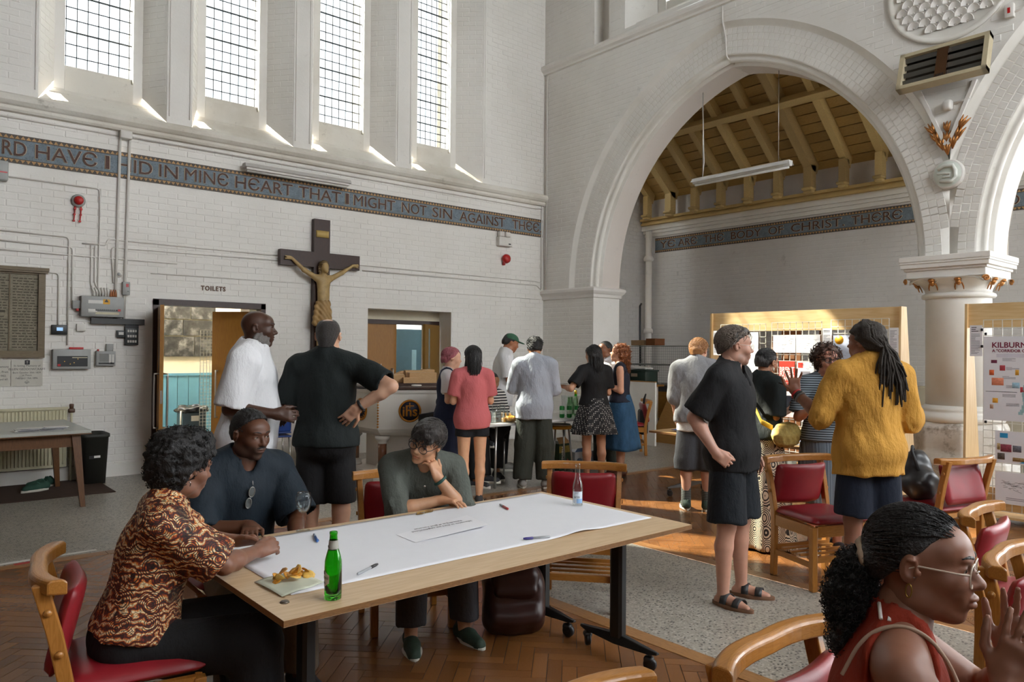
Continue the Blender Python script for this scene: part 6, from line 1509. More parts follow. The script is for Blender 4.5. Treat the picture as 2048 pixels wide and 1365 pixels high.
# ================================================================= fittings on the arcade wall
t = thing('infrared_heater','beige framed infrared heater tilted out from the spandrel','heater',(9.27,3.35,4.95)); BEIGE = M('heater_beige',hexc('b5a98c'),.5,.06)
m = Matrix.Rotation(.30,4,'Y') @ frame((0,0,0),(0,-1,0),(0,0,1))
hw, hh = .475, .235
for (x0,x1,y0,y1) in ((-hw,hw,hh-.045,hh),(-hw,hw,-hh,-hh+.045),(-hw,-hw+.05,-hh,hh),(hw-.05,hw,-hh,hh)): MB().box(x0,x1,y0,y1,-.10,.02,m).build('frame_bar', BEIGE, t)
MB().box(-hw+.04,hw-.04,-hh+.04,hh-.04,-.10,-.09,m).build('back_reflector', M('heater_dark',(.03,.028,.025),.3), t)
for k in range(4):
    for sx in (-1,1): 
        o = MB().box(.06 if sx > 0 else -hw+.05, hw-.05 if sx > 0 else -.06,-.026,.026,-.003,.003,m @ Matrix.Translation((0,hh-.075-k*.098,-.03)) @ Matrix.Rotation(.5,4,'X')).build('reflector_louvre', M('heater_alu',hexc('6d6c66'),.4,.05,metal=.7), t)
MB().box(-.06,.06,-hh+.045,hh-.045,-.03,.012,m).build('centre_cover', M('polished_copper',hexc('a58a7c'),.15,.1,6,metal=1), t)
for sx in (-.06,.06):
    pass
for i in range(6): MB().box(-.05+i*.016,-.042+i*.016,-hh+.05,-hh+.085,.012,.0135,m).build('warning_stripe', BLK, t)
MB().bar((.02,0,.05),(.28,0,.12),.04).build('wall_bracket', STEEL, t)
t = thing('heater_isolator','small white isolator switch above the infrared heater','switch',(X2,2.74,5.40)); MB().rbox((-.03,0,0),(.06,.09,.15),.008).build('housing', CONDUIT, t); MB().box(-.064,-.06,-.012,.014,-.03,.03).build('rocker', REDP, t)
conduit([(X2-.02,2.70,5.38),(X2-.02,2.6,5.40),(X2-.02,2.55,5.6),(X2-.02,2.55,6.7)], .010, 'conduit rising from the heater isolator to the string course')
t = thing('detector','small white detector on a stub below the heater','sensor',(X2,3.36,4.50)); MB().rbox((-.05,0,0),(.10,.10,.12),.03).build('housing', CONDUIT, t); MB().tube([(-.02,-.05,.02),(-.02,-.22,.04)],.014,8).build('stub_pipe', CONDUIT, t)
conduit([(X2-.02,6.44,6.74),(X2-.02,6.44,6.52),(X2+.05,6.43,6.3),(X2+.06,6.42,5.99),(X2+.35,6.35,5.86)], .012, 'vertical conduit over the apex of the pointed arch')
# round bulkhead light with moulded bracket shape
t = thing('bulkhead_light','round white bulkhead light below the gilt foliage','lamp',(X2+.065,3.38,3.71)); OPAL = M('opal_glass',hexc('cdd2c8'),.3,.03); m = frame((0,0,0),(0,-1,0),(0,0,1))
MB().lathe([(.172,0),(.175,.03),(.165,.06),(.155,.065)],36,mat=m).build('rim', CONDUIT, t); MB().lathe([(.158,.055),(.150,.066),(0,.068)],36,mat=m).build('diffuser', OPAL, t)
s = MB(); s.tube([(-.10,.06,.072),(-.04,.10,.078),(.06,.09,.078),(.09,.03,.078),(.09,-.05,.078),(.05,-.09,.078),(-.08,-.07,.072)],.022,8,mat=m); s.tube([(-.11,.02,.072),(-.02,.01,.076),(.03,.0,.076),(.03,-.03,.076),(-.05,-.03,.074)],.014,8,mat=m); s.build('lamp_tube', M('tube_white2',hexc('e0e2da'),.3), t)
# gilt foliage at the springing of the hood moulds
t = thing('gilt_foliage','gilt carved leaves where the two hood moulds meet','carving',(X2+.03,3.38,4.12))
rr = random.Random(2)
for k,(y,z,a,L) in enumerate(((.13,.16,.5,.17),(.10,.05,.35,.16),(.05,-.03,.2,.18),(-.12,.17,-.6,.17),(-.10,.05,-.4,.16),(-.05,-.03,-.2,.18),(.0,.14,.0,.14),(0,.02,0,.15),(.0,-.10,0,.17))):
    for j in (-1,0,1):
        s = MB(); b0 = Vector((-.02,y-.02*j*0,z-L*.5)); d_ = Vector((-.02,math.sin(a+j*.28)*L,math.cos(a+j*.28)*L)); s.tube([b0,b0+d_*.5+Vector((-.03,0,0)),b0+d_],[.007,.019,.005],8); s.build('leaf', GILT, t)
for y0_ in (1,-1):
    s = MB(); s.bar((-.045,0,-.10),(-.05,y0_*.30,.62),.035,.04); s.build('hood_mould_stop', SMOOTH, t)
# round panel with fish-scale diaper
t = thing('roundel_panel','round recessed panel of fish-scale plasterwork above the column','roundel',(X2,3.36,5.96)); m = frame((0,0,0),(0,-1,0),(0,0,1))
MB().lathe([(.70,0),(.70,.03),(.67,.035),(.64,.02),(.62,.004),(0,.004)],48,mat=m).build('rim_moulding', STONE, t)
for j in range(-6,7):
    for i in range(-5,6):
        x = i*.13+(.065 if j%2 else 0); y = j*.095
        if math.hypot(x,y) > .57: continue
        s = MB(); n = 10; A = [(x+.066*math.cos(q),y+.085*math.sin(q)-.05,.034) for q in np.linspace(0,PI,n)]; B = [(x+.066*math.cos(q),y+.085*math.sin(q)-.05,.004) for q in np.linspace(0,PI,n)]
        s.add(A+B+[(x,y-.06,.004)], [(k,k+1,n+k+1,n+k) for k in range(n-1)]+[(k,k+1,2*n) for k in range(n-1)], mat=m); s.tube(A,.006,5,mat=m); s.lathe([(0,.0),(.013,.0),(.010,.012),(0,.014)],8,(x,y-.045,.008),m); s.build('plaster_scale', SMOOTH, t)
# suspended strip light in the arch
t = thing('pendant_strip_light','long white strip light hanging in the pointed arch on two wires','lamp',(9.9,6.39,4.29)); L2 = .83
s = MB(); s.loft([[(-.045,y,.03),(-.055,y,.06),(.055,y,.06),(.045,y,.03),(.03,y,-.02),(-.03,y,-.02)] for y in (-L2,L2)], sm=False); s.build('body', M('fitting_white',hexc('d8d8d4'),.4), t)
MB().tube([(0,-L2+.03,-.035),(0,L2-.03,-.035)],.02,10).build('tube', M('tube_off',hexc('e6e6e2'),.3), t)
for sx in (-1,1): s = MB(); s.add([(sx*.055,-L2,.04),(sx*.055,L2,.04),(sx*.09,L2,-.0),(sx*.09,-L2,-.0)],[(0,1,2,3)]); s.build('reflector_wing', M('fitting_white',hexc('d8d8d4'),.4), t)
MB().tube([(0,.66,.06),(0,.66,1.43)],.005,6).build('suspension_wire', STEEL, t); MB().tube([(0,-.64,.06),(0,-.64,1.46)],.005,6).build('suspension_wire', STEEL, t)
MB().tube([(.02,.68,.06),(.03,.66,.3),(.0,.67,1.40)],.009,6).build('white_flex', CONDUIT, t)
for k,(x,y,a,L,mt,lab) in enumerate(((.98,6.62,.03,.75,LABELW,'white tape strip on the terrazzo edge behind the left chair'),(.90,6.55,.03,.20,M('tape_red',hexc('b23a38'),.6),'short red tape patch beside the white tape strip'))): o = tag(MB().box(-L/2,L/2,-.025,.025,.001,.0018+.0004*k).build('floor_tape', mt), lab, 'tape'); o.location = (x,y,.001); o.rotation_euler = (0,0,a)
# ================================================================= people
V3 = lambda *a: np.array(a, float)
def nrm(v): v = np.array(v, float); return v/(np.linalg.norm(v)+1e-12)
def rotm(ax, a): return np.array(Matrix.Rotation(a, 3, Vector(ax)))
def skin_mat(name, col):
    if name in MATS: return MATS[name]
    m, nt, p = _nt(name); col = hexc(col); co = coords(nt); f = noise(nt, co, 22, 4)
    c = mixc(nt, f, tuple(x*.86 for x in col), tuple(min(1,x*1.12) for x in col))
    at_ = N(nt, 'ShaderNodeAttribute', attribute_name='lip').outputs['Fac']
    lipc = (col[0]*.78, col[1]*.50, col[2]*.48); c = mixc(nt, at_, c, lipc); c = mixc(nt, N(nt,'ShaderNodeAttribute',attribute_name='stub').outputs['Fac'], c, (.045,.032,.025))
    nt.links.new(c, p.inputs['Base Color']); p.inputs['Roughness'].default_value = .48; p.inputs['Subsurface Weight'].default_value = .12; p.inputs['Subsurface Radius'].default_value = (.012,.005,.003); p.inputs['Subsurface Scale'].default_value = 1.
    bump(nt, p, noise(nt, co, 260, 2), .05, .001); MATS[name] = m; return m
def cloth_mat(name, col, var=.12, rough=.85, fold=9, fb=.5, sheen=.0):
    if name in MATS: return MATS[name]
    m, nt, p = _nt(name); col = hexc(col) if isinstance(col, str) else col; co = coords(nt, (1,1,.45)); f = noise(nt, co, fold, 4)
    nt.links.new(mixc(nt, f, tuple(x*(1-var*1.6) for x in col), tuple(min(1,x*(1+var*1.6)) for x in col)), p.inputs['Base Color'])
    p.inputs['Roughness'].default_value = rough; p.inputs['Sheen Weight'].default_value = sheen; p.inputs['Specular IOR Level'].default_value = .25
    h = math_(nt, 'ADD', math_(nt, 'MULTIPLY', noise(nt, co, fold, 5, .6), 1.0), math_(nt, 'MULTIPLY', noise(nt, co, 40, 2), .12)); bump(nt, p, h, fb, .03); MATS[name] = m; return m
def hair_mat(name, col, streak=(60,60,4), hl=2.2, rough=.42):
    if name in MATS: return MATS[name]
    m, nt, p = _nt(name); col = hexc(col) if isinstance(col, str) else col; co = coords(nt, streak); f = noise(nt, co, 2.2, 4, .6)
    nt.links.new(mixc(nt, f, tuple(x*.5 for x in col), tuple(min(1,x*hl) for x in col)), p.inputs['Base Color']); p.inputs['Roughness'].default_value = rough; bump(nt, p, f, .7, .012); MATS[name] = m; return m
EYEW = M('eye_white', hexc('a79f95'), .25, 0); EYEI = M('iris_dark', (.018,.010,.007), .08, 0)
class Pose: pass
SHOES = {}
def ik(S, T, a, b, hint):
    d = T-S; L = np.linalg.norm(d); L2 = min(L, (a+b)*.999); u = d/L; x = (a*a-b*b+L2*L2)/(2*L2); y = math.sqrt(max(0, a*a-x*x))
    h = np.array(hint, float); h = nrm(h-u*(h@u)); E = S+u*x+h*y; return E, S+u*L2
def person(label, loc, face, H=1.75, fem=False, bulk=1., zp=None, lean=(0,0), twist=0, head=(0,0,0), armR=None, armL=None, legR=None, legL=None,
           hands=(None,None), skin='b98a6c', clothes=(), hair=None, h=.0095, hh=None, nose=1., seat=False, extra=None, eyes=False, faceh=None, sw=None, group=None, stub=0, lipf=0):
    s = H/1.75; rz = math.atan2(face[1], face[0])-PI/2
    t = thing('person', label, 'person', (loc[0],loc[1],loc[2] if len(loc) > 2 else 0), rz, group)
    inv = np.array((Matrix.Translation(t.location) @ Matrix.Rotation(rz,4,'Z')).inverted())
    loc_of = lambda w: (inv @ np.array([*w,1.]))[:3]
    q = Pose(); q.s = s; q.lipf = lipf; q.t = t; q.fem = fem; q.loc_of = loc_of
    zp = (zp if zp is not None else .965*s); q.P = V3(0,0,zp)
    Rl = rotm((0,1,0), lean[1]) @ rotm((1,0,0), -lean[0]); q.Rl = Rl; q.u = Rl @ V3(0,0,1)
    Rt = Rl @ rotm((0,0,1), twist); q.Rt = Rt; q.r = Rt @ V3(1,0,0); q.f = Rt @ V3(0,1,0)
    q.C = q.P+q.u*.34*s; q.N = q.P+q.u*.525*s+q.f*.0
    w = (sw or (.172 if fem else .19))*s*(bulk**.3); Sc = q.P+q.u*.455*s-q.f*.012
    q.S = {1: Sc+q.r*w, -1: Sc-q.r*w}
    Rh = Rt @ rotm((0,0,1), head[0]) @ rotm((1,0,0), -head[1]) @ rotm((0,1,0), head[2]); q.Rh = Rh
    q.Hc = q.N+q.u*.045*s+(Rh @ V3(0,.022,.092))*s; hs = s**.5; q.hs = hs
    q.hp = lambda x,y,z: q.Hc+Rh @ (V3(x,y,z)*hs)
    q.E, q.W, q.K, q.A, q.Hp = {}, {}, {}, {}, {}
    ua, fa = .285*s, .25*s
    for sd, arm in ((1,armR),(-1,armL)):
        arm = arm or ((.12,.02,-1),(.06,.22,-1))
        if isinstance(arm, dict):
            if 'we' in arm:
                q.E[sd] = q.S[sd]+nrm(loc_of(arm['we'])-q.S[sd])*ua; q.W[sd] = q.E[sd]+nrm(loc_of(arm['w'])-q.E[sd])*fa; continue
            T = loc_of(arm['w']) if 'w' in arm else np.array(arm['t'], float); hint = arm.get('e', (sd*.6,-.5,-.6))
            q.E[sd], q.W[sd] = ik(q.S[sd], T, ua, fa, hint)
        else:
            v = nrm((arm[0][0]*sd, arm[0][1], arm[0][2])); q.E[sd] = q.S[sd]+v*ua; v = nrm((arm[1][0]*sd, arm[1][1], arm[1][2])); q.W[sd] = q.E[sd]+v*fa
    for sd, leg in ((1,legR),(-1,legL)):
        leg = leg or ((.03,.0,-1),(.0,-.03,-1)); hp_ = q.P+V3(sd*.088*s,0,-.035*s); q.Hp[sd] = hp_
        v = nrm((leg[0][0]*sd, leg[0][1], leg[0][2])); q.K[sd] = hp_+v*.435*s; v = nrm((leg[1][0]*sd, leg[1][1], leg[1][2])); q.A[sd] = q.K[sd]+v*.42*s
        if not seat and abs(q.A[sd][2]-.08*s) < .12: q.A[sd][2] = .08*s
    b = bulk; fs = .93 if fem else 1.
    ytor = .70
    q.torso = [('cone', q.P+q.u*.06*s, q.P+q.u*.22*s, (.135 if fem else .148)*s*b, (.122 if fem else .145)*s*b, (q.f, ytor)),
               ('ell', q.C, (.158*s*b*fs, .112*s*b, .165*s), Rt), ('cone', q.S[1]-q.r*.03, q.S[-1]+q.r*.03, .062*s*fs, .062*s*fs, None),
               ('cone', q.N+q.u*.01, q.S[1]-q.r*.05*s+q.u*.012, .052*s*fs, .050*s*fs, None), ('cone', q.N+q.u*.01, q.S[-1]+q.r*.05*s+q.u*.012, .052*s*fs, .050*s*fs, None)]
    if fem: q.torso += [('ell', q.P+q.u*.315*s+q.r*x*.072*s+q.f*.075*s, (.062*s,.052*s,.06*s), Rt) for x in (1,-1)]
    elif bulk > 1.1: q.torso += [('ell', q.P+q.u*.16*s+q.f*.05*s, (.135*s,.115*s,.14*s), Rt)]
    q.pelv = [('ell', q.P-q.u*.0*s, (.172*s*b*(1.03 if fem else 1), .125*s*b, .125*s), Rl), ('ell', q.P-q.u*.03*s-q.Rl@V3(0,.05*s,0), (.16*s*b,.10*s*b,.10*s), Rl)]
    am = .95 if fem else 1.06
    q.arm = {sd: [('cone', q.S[sd], q.E[sd], .054*s*am*b**.5, .040*s*am, None), ('cone', q.E[sd], q.E[sd]+(q.W[sd]-q.E[sd])*.3, .040*s*am, .041*s*am, None), ('cone', q.E[sd]+(q.W[sd]-q.E[sd])*.3, q.W[sd], .041*s*am, .026*s*am, None)] for sd in (1,-1)}
    q.leg = {sd: [('cone', q.Hp[sd], q.K[sd], .088*s*b**.6, .056*s, None), ('cone', q.K[sd], q.K[sd]+(q.A[sd]-q.K[sd])*.32+V3(0,-.012,0), .055*s, .056*s, None), ('cone', q.K[sd]+(q.A[sd]-q.K[sd])*.32+V3(0,-.012,0), q.A[sd], .056*s, .036*s, None)] for sd in (1,-1)}
    pts = np.array([q.P-.2, q.P+.2, q.Hc+.17, q.Hc-.17]+[x[sd] for x in (q.S,q.E,q.W,q.K,q.A) for sd in (1,-1)])
    q.lo, q.hi = pts.min(0)-.21, pts.max(0)+.21; q.lo[2] = max(q.lo[2], -.012)
    q.h = h
    # ---- body
    d = SDF(q.lo, q.hi, h); parts = []
    for p in q.torso+q.pelv: put(d, p, 0, .035*s)
    for sd in (1,-1):
        for p in q.arm[sd]: put(d, p, 0, .018)
        for p in q.leg[sd]: put(d, p, 0, .02)
        toe = nrm(V3(sd*.18,1,0) if not isinstance(seat, tuple) else V3(*seat)); q.toe = toe; A = q.A[sd]
        d.cone(A-V3(0,0,.03*s), A+toe*.11*s-V3(0,0,.052*s), .036*s, .030*s, .02); d.cone(A+toe*.10*s-V3(0,0,.053*s), A+toe*.165*s-V3(0,0,.060*s), .033*s, .02*s, .015); d.cone(A-V3(0,0,.045*s), A-toe*.035*s-V3(0,0,.05*s), .03*s, .028*s, .02)
        if hh:
            g = SDF(q.W[sd]-.16, q.W[sd]+.24 if False else q.W[sd]+.2, hh); put(g, q.arm[sd][2], 0, .018); hand(g, q, sd, hands[0 if sd > 0 else 1], hh); g.mesh('x'); parts.append(g)
        else: hand(d, q, sd, hands[0 if sd > 0 else 1], h)
    neck = ('cone', q.N-q.u*.04*s, q.Hc+Rh@V3(0,-.015,-.05)*s, (.052 if fem else .062)*s, (.047 if fem else .057)*s, None); put(d, neck, 0, .03)
    if faceh:
        g = SDF(np.minimum(q.Hc-.16, q.N-.03), q.Hc+.17, faceh); put(g, neck, 0, .03); headsdf(g, q, fem, nose, faceh); g.mesh('x'); parts.append(g)
    else: headsdf(d, q, fem, nose, h)
    d.mesh('x'); co, FF = d.V, d.F
    for g in parts: FF = np.concatenate([FF, g.F+len(co)]); co = np.concatenate([co, g.V])
    me = quads_mesh('body', co, FF); lp = np.zeros(len(co), np.float32)
    if len(me.vertices) == len(co):
        g = (co-q.Hc) @ Rh / hs
        e1 = np.sqrt((g[:,0]/.024)**2+((g[:,1]-.098)/.02)**2+((g[:,2]+.062)/.0125)**2); lp = np.clip(1.6-1.6*e1, 0, 1).astype(np.float32)
    a = me.attributes.new('lip','FLOAT','POINT'); 
    if len(a.data) == len(lp): a.data.foreach_set('value', lp)
    if stub and len(lp) == len(me.vertices):
        a = me.attributes.new('stub','FLOAT','POINT'); rg = np.clip((-.034-g[:,2]-.35*np.maximum(0,.05-g[:,1]))/.014,0,1)*np.clip((g[:,1]+.005)/.02,0,1)*np.clip((g[:,2]+.135)/.02,0,1)*(1-lp); a.data.foreach_set('value', (stub*rg).astype(np.float32))
    ob('body', me, skin_mat('skin_'+skin, skin), t)
    if eyes:
        for x in (1,-1):
            c = q.hp(x*.0315,.0800,.004); e_ = MB().lathe([(0,-.0122),(.006,-.0106),(.0106,-.006),(.0122,0),(.0106,.006),(.006,.0106),(0,.0122)],12).build('eye', EYEW, t, tuple(c))
            gz = Rh @ nrm(eyes); s_ = MB(); qn = Vector(gz).to_track_quat('Z','Y').to_matrix().to_4x4(); s_.lathe([(0,.0126),(.0035,.0121),(.0056,.0110)],12,mat=qn); s_.build('iris', EYEI, e_)
            s_ = MB(); s_.tube([q.hp(x*k_,.056+.046*math.sqrt(max(0,1-(k_/.062)**2)),.028+.005*math.sin((k_-.012)*75)) for k_ in (.012,.022,.032,.042,.050)],[.002,.0036,.0036,.003,.0012],6); s_.build('eyebrow', hair_mat('brow_dark',(.012,.009,.007)), t)
    for c in clothes: garment(q, dict(c), t)
    if hair: hair(q, t)
    if extra: extra(q, t)
    return q
def put(d, p, e, k, sub=False):
    op = 'sub' if sub else 'add'
    if p[0] == 'cone': d.cone(p[1], p[2], p[3]+e, p[4]+e, k, op, p[5])
    else: d.ell(p[1], tuple(x+e for x in p[2]), k, op, p[3])
def hand(d, q, sd, spec, h):
    s = q.s*(.93 if q.fem else 1); W = q.W[sd]; spec = spec or {}
    fd = nrm(W-q.E[sd]); dd = nrm(spec.get('d', fd)); n = np.array(spec.get('n', (-sd*.9,-.25,-.2)), float); n = nrm(n-dd*(n@dd)); th = np.cross(dd, n)*sd
    curl = spec.get('c', .35); sp = spec.get('sp', .10); R = np.stack([th, dd, n], 1); fr = max(.0082*s, h*.95) if h > .006 else .0082*s
    d.box(W+dd*.048*s, (.037*s,.050*s,.0135*s), .012, .012, 'add', R); d.cone(W-fd*.02, W+dd*.03*s, .025*s, .024*s, .015)
    for i,(o,L) in enumerate(((.028,.078),(.010,.087),(-.009,.080),(-.027,.063))):
        b = W+dd*(.093-.004*abs(i-1))*s+th*o*s; c = curl[i] if isinstance(curl,(list,tuple)) else curl
        a = 0; di = nrm(dd+th*sp*(1.2-i*.85)); p = b-dd*.012
        for k, f in enumerate((.46,.30,.24)):
            a += c*(1.0 if k else .8); v = nrm(di*math.cos(a)+n*math.sin(a)); p2 = p+v*L*f*s; d.cone(p, p2, fr*(1-.06*k), fr*(.95-.08*k), .004); p = p2
    tc = spec.get('th', .5); b = W+dd*.025*s+th*.028*s; v = nrm(dd*.75+th*(.8-tc*.5)+n*.35*tc); p = b+v*.042*s; d.cone(b, p, .0135*s, .0115*s, .01)
    v = nrm(dd*.95+th*(.35-tc*.45)+n*.35*tc); p2 = p+v*.032*s; d.cone(p, p2, max(.0105*s,fr), max(.0095*s,fr*.95), .004); v = nrm(v+n*.2-th*.15*tc); d.cone(p2, p2+v*.026*s, max(.0095*s,fr*.95), max(.0078*s,fr*.85), .003)
def headsdf(d, q, fem, nose, fh):
    hp, R, k = q.hp, q.Rh, q.hs; E = lambda c, r, kk=.012, op='add': d.ell(hp(*c), tuple(x*k for x in r), kk, op, R)
    E((0,-.008,.022),(.074,.094,.083),.03); jw = .050 if fem else .057; E((0,.022,-.050),(jw,.071,.064),.03); E((0,.070,-.100),(.024,.026,.020),.03)
    E((0,.055,.035),(.062,.042,.045),.02)
    for x in (1,-1):
        E((x*.042,.060,-.022),(.020,.022,.018),.03); E((x*.024,.068,-.026),(.022,.022,.022),.03); E((x*.041,.012,-.078),(.016,.03,.018),.03) if fem else E((x*.047,.012,-.084),(.02,.033,.02),.03)
        E((x*.031,.103,.005),(.017,.016,.0115),.008,'sub')
        E((x*.0315,.081,.004),(.0165,.0135,.0125),.004)
        E((x*.079,-.008,-.008),(.009,.019,.031),.006); E((x*.090,-.003,-.005),(.009,.0115,.0205),.002,'sub'); E((x*.086,.010,-.012),(.005,.007,.007),.003); E((x*.088,-.004,.012),(.0035,.009,.004),.003)
        if fh < .005: E((x*.0315,.0965,.0025),(.0145,.012,.0042),.003,'sub')
    E((0,.088,.026),(.045,.012,.009),.012)
    d.cone(hp(0,.090,.010), hp(0,.112,-.023), .0075*k, .0105*k*nose, .010); E((0,.113,-.026),(.0120*nose,.0125,.0095),.008)
    for x in (1,-1): E((x*.0115,.101,-.029),(.0085*nose,.011,.0075),.006)
    E((0,.088,-.057),(.030,.015,.026),.018)
    lf = getattr(q,'lipf',0); E((0,.0985+lf,-.0560),(.022,.0098+lf*.3,.0062+lf*.25),.005); E((0,.0970+lf*.9,-.0690-lf*.2),(.020,.0100+lf*.3,.0068+lf*.3),.005)
    if fh < .006: E((0,.109+lf,-.0622),(.024,.010,.0016),.002,'sub')
def tube_piece(q, prims, ease, end, axis, carve, thick=.012, k=.02, h=None):
    """sleeve or trouser leg : prims inflated, cut square at end, hollowed a little"""
    d = SDF(q.lo, q.hi, h or q.h)
    put(d, prims[-1], ease[-1], k); d.cut(axis, end)
    thick = max(thick, 2.4*d.h); d.cone(end-axis*.03, end+axis*.08, carve[0]-thick, carve[1]-thick, .0, 'sub')
    for p, e in zip(prims[:-1], ease[:-1]): put(d, p, e, k)
    return d
def smin_into(a, b, k):
    c, d = a.D, b.D; hh = np.clip(.5+.5*(c-d)/k, 0, 1); a.D = np.where(np.abs(c-d) < k, c*(1-hh)+d*hh-k*hh*(1-hh), np.minimum(c, d))
def garment(q, c, t):
    s = q.s; kind = c['k']; mat = c['m']; h = c.get('h', max(q.h*1.08, .0105)); name = c.get('n', kind)
    if kind == 'shirt':
        e = c.get('e', .014); hem = c.get('hem', -.08); sl = c.get('sleeve', .45); se = c.get('se', .014); fall = c.get('fall', .02)
        d = SDF(q.lo, q.hi, h)
        for p in q.torso: put(d, p, e, .04*s)
        if hem < .03:
            for p in q.pelv: put(d, p, max(e,.016), .05*s)
        d.cone(q.P+q.u*.25*s, q.P+q.u*(hem-.03)*s, .14*s+e, .165*s+e+fall, .05, sq=(q.f, .76))
        d.cut(-q.u+V3(*c.get('hemtilt',(0,0,0))), q.P+q.u*hem*s)
        d.cone(q.P+q.u*(hem-.06)*s, q.P+q.u*(hem+.015)*s, .165*s+e+fall-.034, .15*s+e-.03, .0, 'sub', sq=(q.f,.76))
        for sd in (1,-1):
            f = sl[0 if sd > 0 else 1] if isinstance(sl,(tuple,list)) else sl
            if f <= 0: continue
            a = q.arm[sd]; U = q.E[sd]-q.S[sd]; Fv = q.W[sd]-q.E[sd]
            if f <= .52:
                end = q.S[sd]+U*(f/.52); ax = nrm(U); r = .048*s+se+.018; sh = [('cone', q.S[sd], end+ax*.04, .054*s, .048*s+.01, None)]; ez = [e]
                sh[0] = ('cone', q.S[sd], end+ax*.04, .054*s+e, .048*s+se+.014, None); ez = [0]
            else:
                end = q.E[sd]+Fv*((f-.52)/.48); ax = nrm(Fv); r = .04*s+se+.004; sh = [('cone', q.S[sd], q.E[sd], .054*s+e, .043*s+se, None), ('cone', q.E[sd], end+ax*.03, .043*s+se, .036*s+se, None)]; ez = [0,0]
            g = tube_piece(q, sh, ez, end, ax, (r, r+.01), c.get('thick',.009), h=h); smin_into(d, g, .03)
            if c.get('cuff'):
                g2 = SDF(q.lo, q.hi, h); g2.cone(end-ax*.055, end+ax*.0, r+.012, r+.010, .0); g2.cut(ax, end+ax*.002); g2.cut(-ax, end-ax*.06); g2.cone(end-ax*.02, end+ax*.08, r-.012, r-.008, 0, 'sub'); smin_into(d, g2, .006)
        nk = c.get('neck', 'crew'); nr = c.get('nr', .066)*s
        d.cone(q.N-q.u*.012*s+q.f*.012, q.N+q.u*.2*s+q.f*.03, nr, nr+.02, .006, 'sub')
        if nk == 'v': d.cone(q.N+q.f*.07*s+q.u*.0, q.N+q.f*.125*s-q.u*c.get('vd',.10)*s, .038*s, .006, .006, 'sub'); d.cone(q.N+q.f*.12*s+q.u*.0, q.N+q.f*.165*s-q.u*c.get('vd',.10)*s, .038*s, .006, .006, 'sub')
        if c.get('tank'):
            for sd in (1,-1): d.cone(q.S[sd]+q.u*.12-q.r*sd*.012, q.S[sd]-q.u*.055-q.r*sd*.004, .078*s, .07*s, .01, 'sub')
        if nk == 'scoop': d.ell(q.N+q.f*.10*s-q.u*.02*s, (.085*s,.09*s,.075*s), .01, 'sub', q.Rt)
        amp = c.get('wr', .0045); sd_ = c.get('seed', 1); u_ = q.u
        d.warp(lambda x,y,z: amp*np.minimum(0,fbm(x,y,z*.55,17,sd_)+.6*fbm(x,y,z*.4,34,sd_+5)-.5))
        o = ob(name, d.mesh(name, c.get('sm',1)), mat, t)
        if c.get('collar'):
            sb = MB(); n = 28; rings = []
            for (r_, z_, fy) in ((.070,-.018,.0),(.0665,.030,.004),(.071,.036,.004),(.084,.012,.006),(.091,-.012,.012)):
                ring = []
                for i in range(n+1):
                    a = -PI/2+.30+(2*PI-.60)*i/n + PI   # open at the front (+f)
                    a = PI/2+.34+(2*PI-.68)*i/n
                    fr = max(0, math.cos(a-PI/2)); zz = z_-.035*fr*fr-(.03*fr**4 if z_ < .015 and r_ > .08 else 0)
                    ring.append(q.N+q.r*math.cos(a)*r_*s+q.f*(math.sin(a)*r_*s*.95+fy+.010)+q.u*zz*s)
                rings.append(ring)
            sb.loft(rings, cap=False, closed=False); oc = sb.build('collar', c.get('cm', mat), o); mo = oc.modifiers.new('t','SOLIDIFY'); mo.thickness = .003
        if c.get('buttons'):
            for i in range(c['buttons']):
                z0 = .44-i*.085; best = q.P+q.u*z0*s+q.f*(.112+.0+e)*s; 
                MB().lathe([(0,-.002),(.0055,-.002),(.0055,.002),(0,.003)],10,mat=frame(tuple(best+q.f*.012),tuple(q.r),tuple(q.u))).build('button', c.get('bm', LABELW), o)
    elif kind == 'pants':
        e = min(c.get('e', .008), .012); le = c.get('le', .02); f = c.get('leg', .4); top = c.get('top', .09); d = SDF(q.lo, q.hi, h)
        for p in q.pelv: put(d, p, e, .04*s)
        put(d, ('cone', q.P+q.u*.02*s, q.P+q.u*(top+.03)*s, .15*s, .142*s, (q.f, .72)), e, .04*s); d.cut(q.u, q.P+q.u*top*s)
        for sd in (1,-1):
            T = q.K[sd]-q.Hp[sd]; Sv = q.A[sd]-q.K[sd]; fl = c.get('flare', 0)
            if f <= .5: end = q.Hp[sd]+T*(f/.5); ax = nrm(T); r = .088*s+(.058-.088)*s*(f/.5)+le; sh = [('cone', q.Hp[sd], end+ax*.04, .088*s+e, r+fl, None)]; ez = [0]
            else: end = q.K[sd]+Sv*((f-.5)/.5); ax = nrm(Sv); r = .052*s+le; sh = [('cone', q.Hp[sd], q.K[sd], .088*s+e, .06*s+le, None), ('cone', q.K[sd], end+ax*.03, .06*s+le, .050*s+le+fl, None)]; ez = [0,0]
            g = tube_piece(q, sh, ez, end, ax, (r+fl, r+fl+.012), .010, h=h); smin_into(d, g, .035)
        amp = c.get('wr', .005); sd_ = c.get('seed', 3); d.warp(lambda x,y,z: amp*np.minimum(0,fbm(x,y,z*.6,15,sd_)+.5*fbm(x,y,z*.5,32,sd_+4)-.5))
        ob(name, d.mesh(name, 1), mat, t)
    elif kind == 'skirt':
        n = 72; rings = []; top, bot = c.get('top', .10), c['bot']; wid = c.get('flare', .05); folds = c.get('folds', 9); fa_ = c.get('fa', .02); nr_ = c.get('rows', 22)
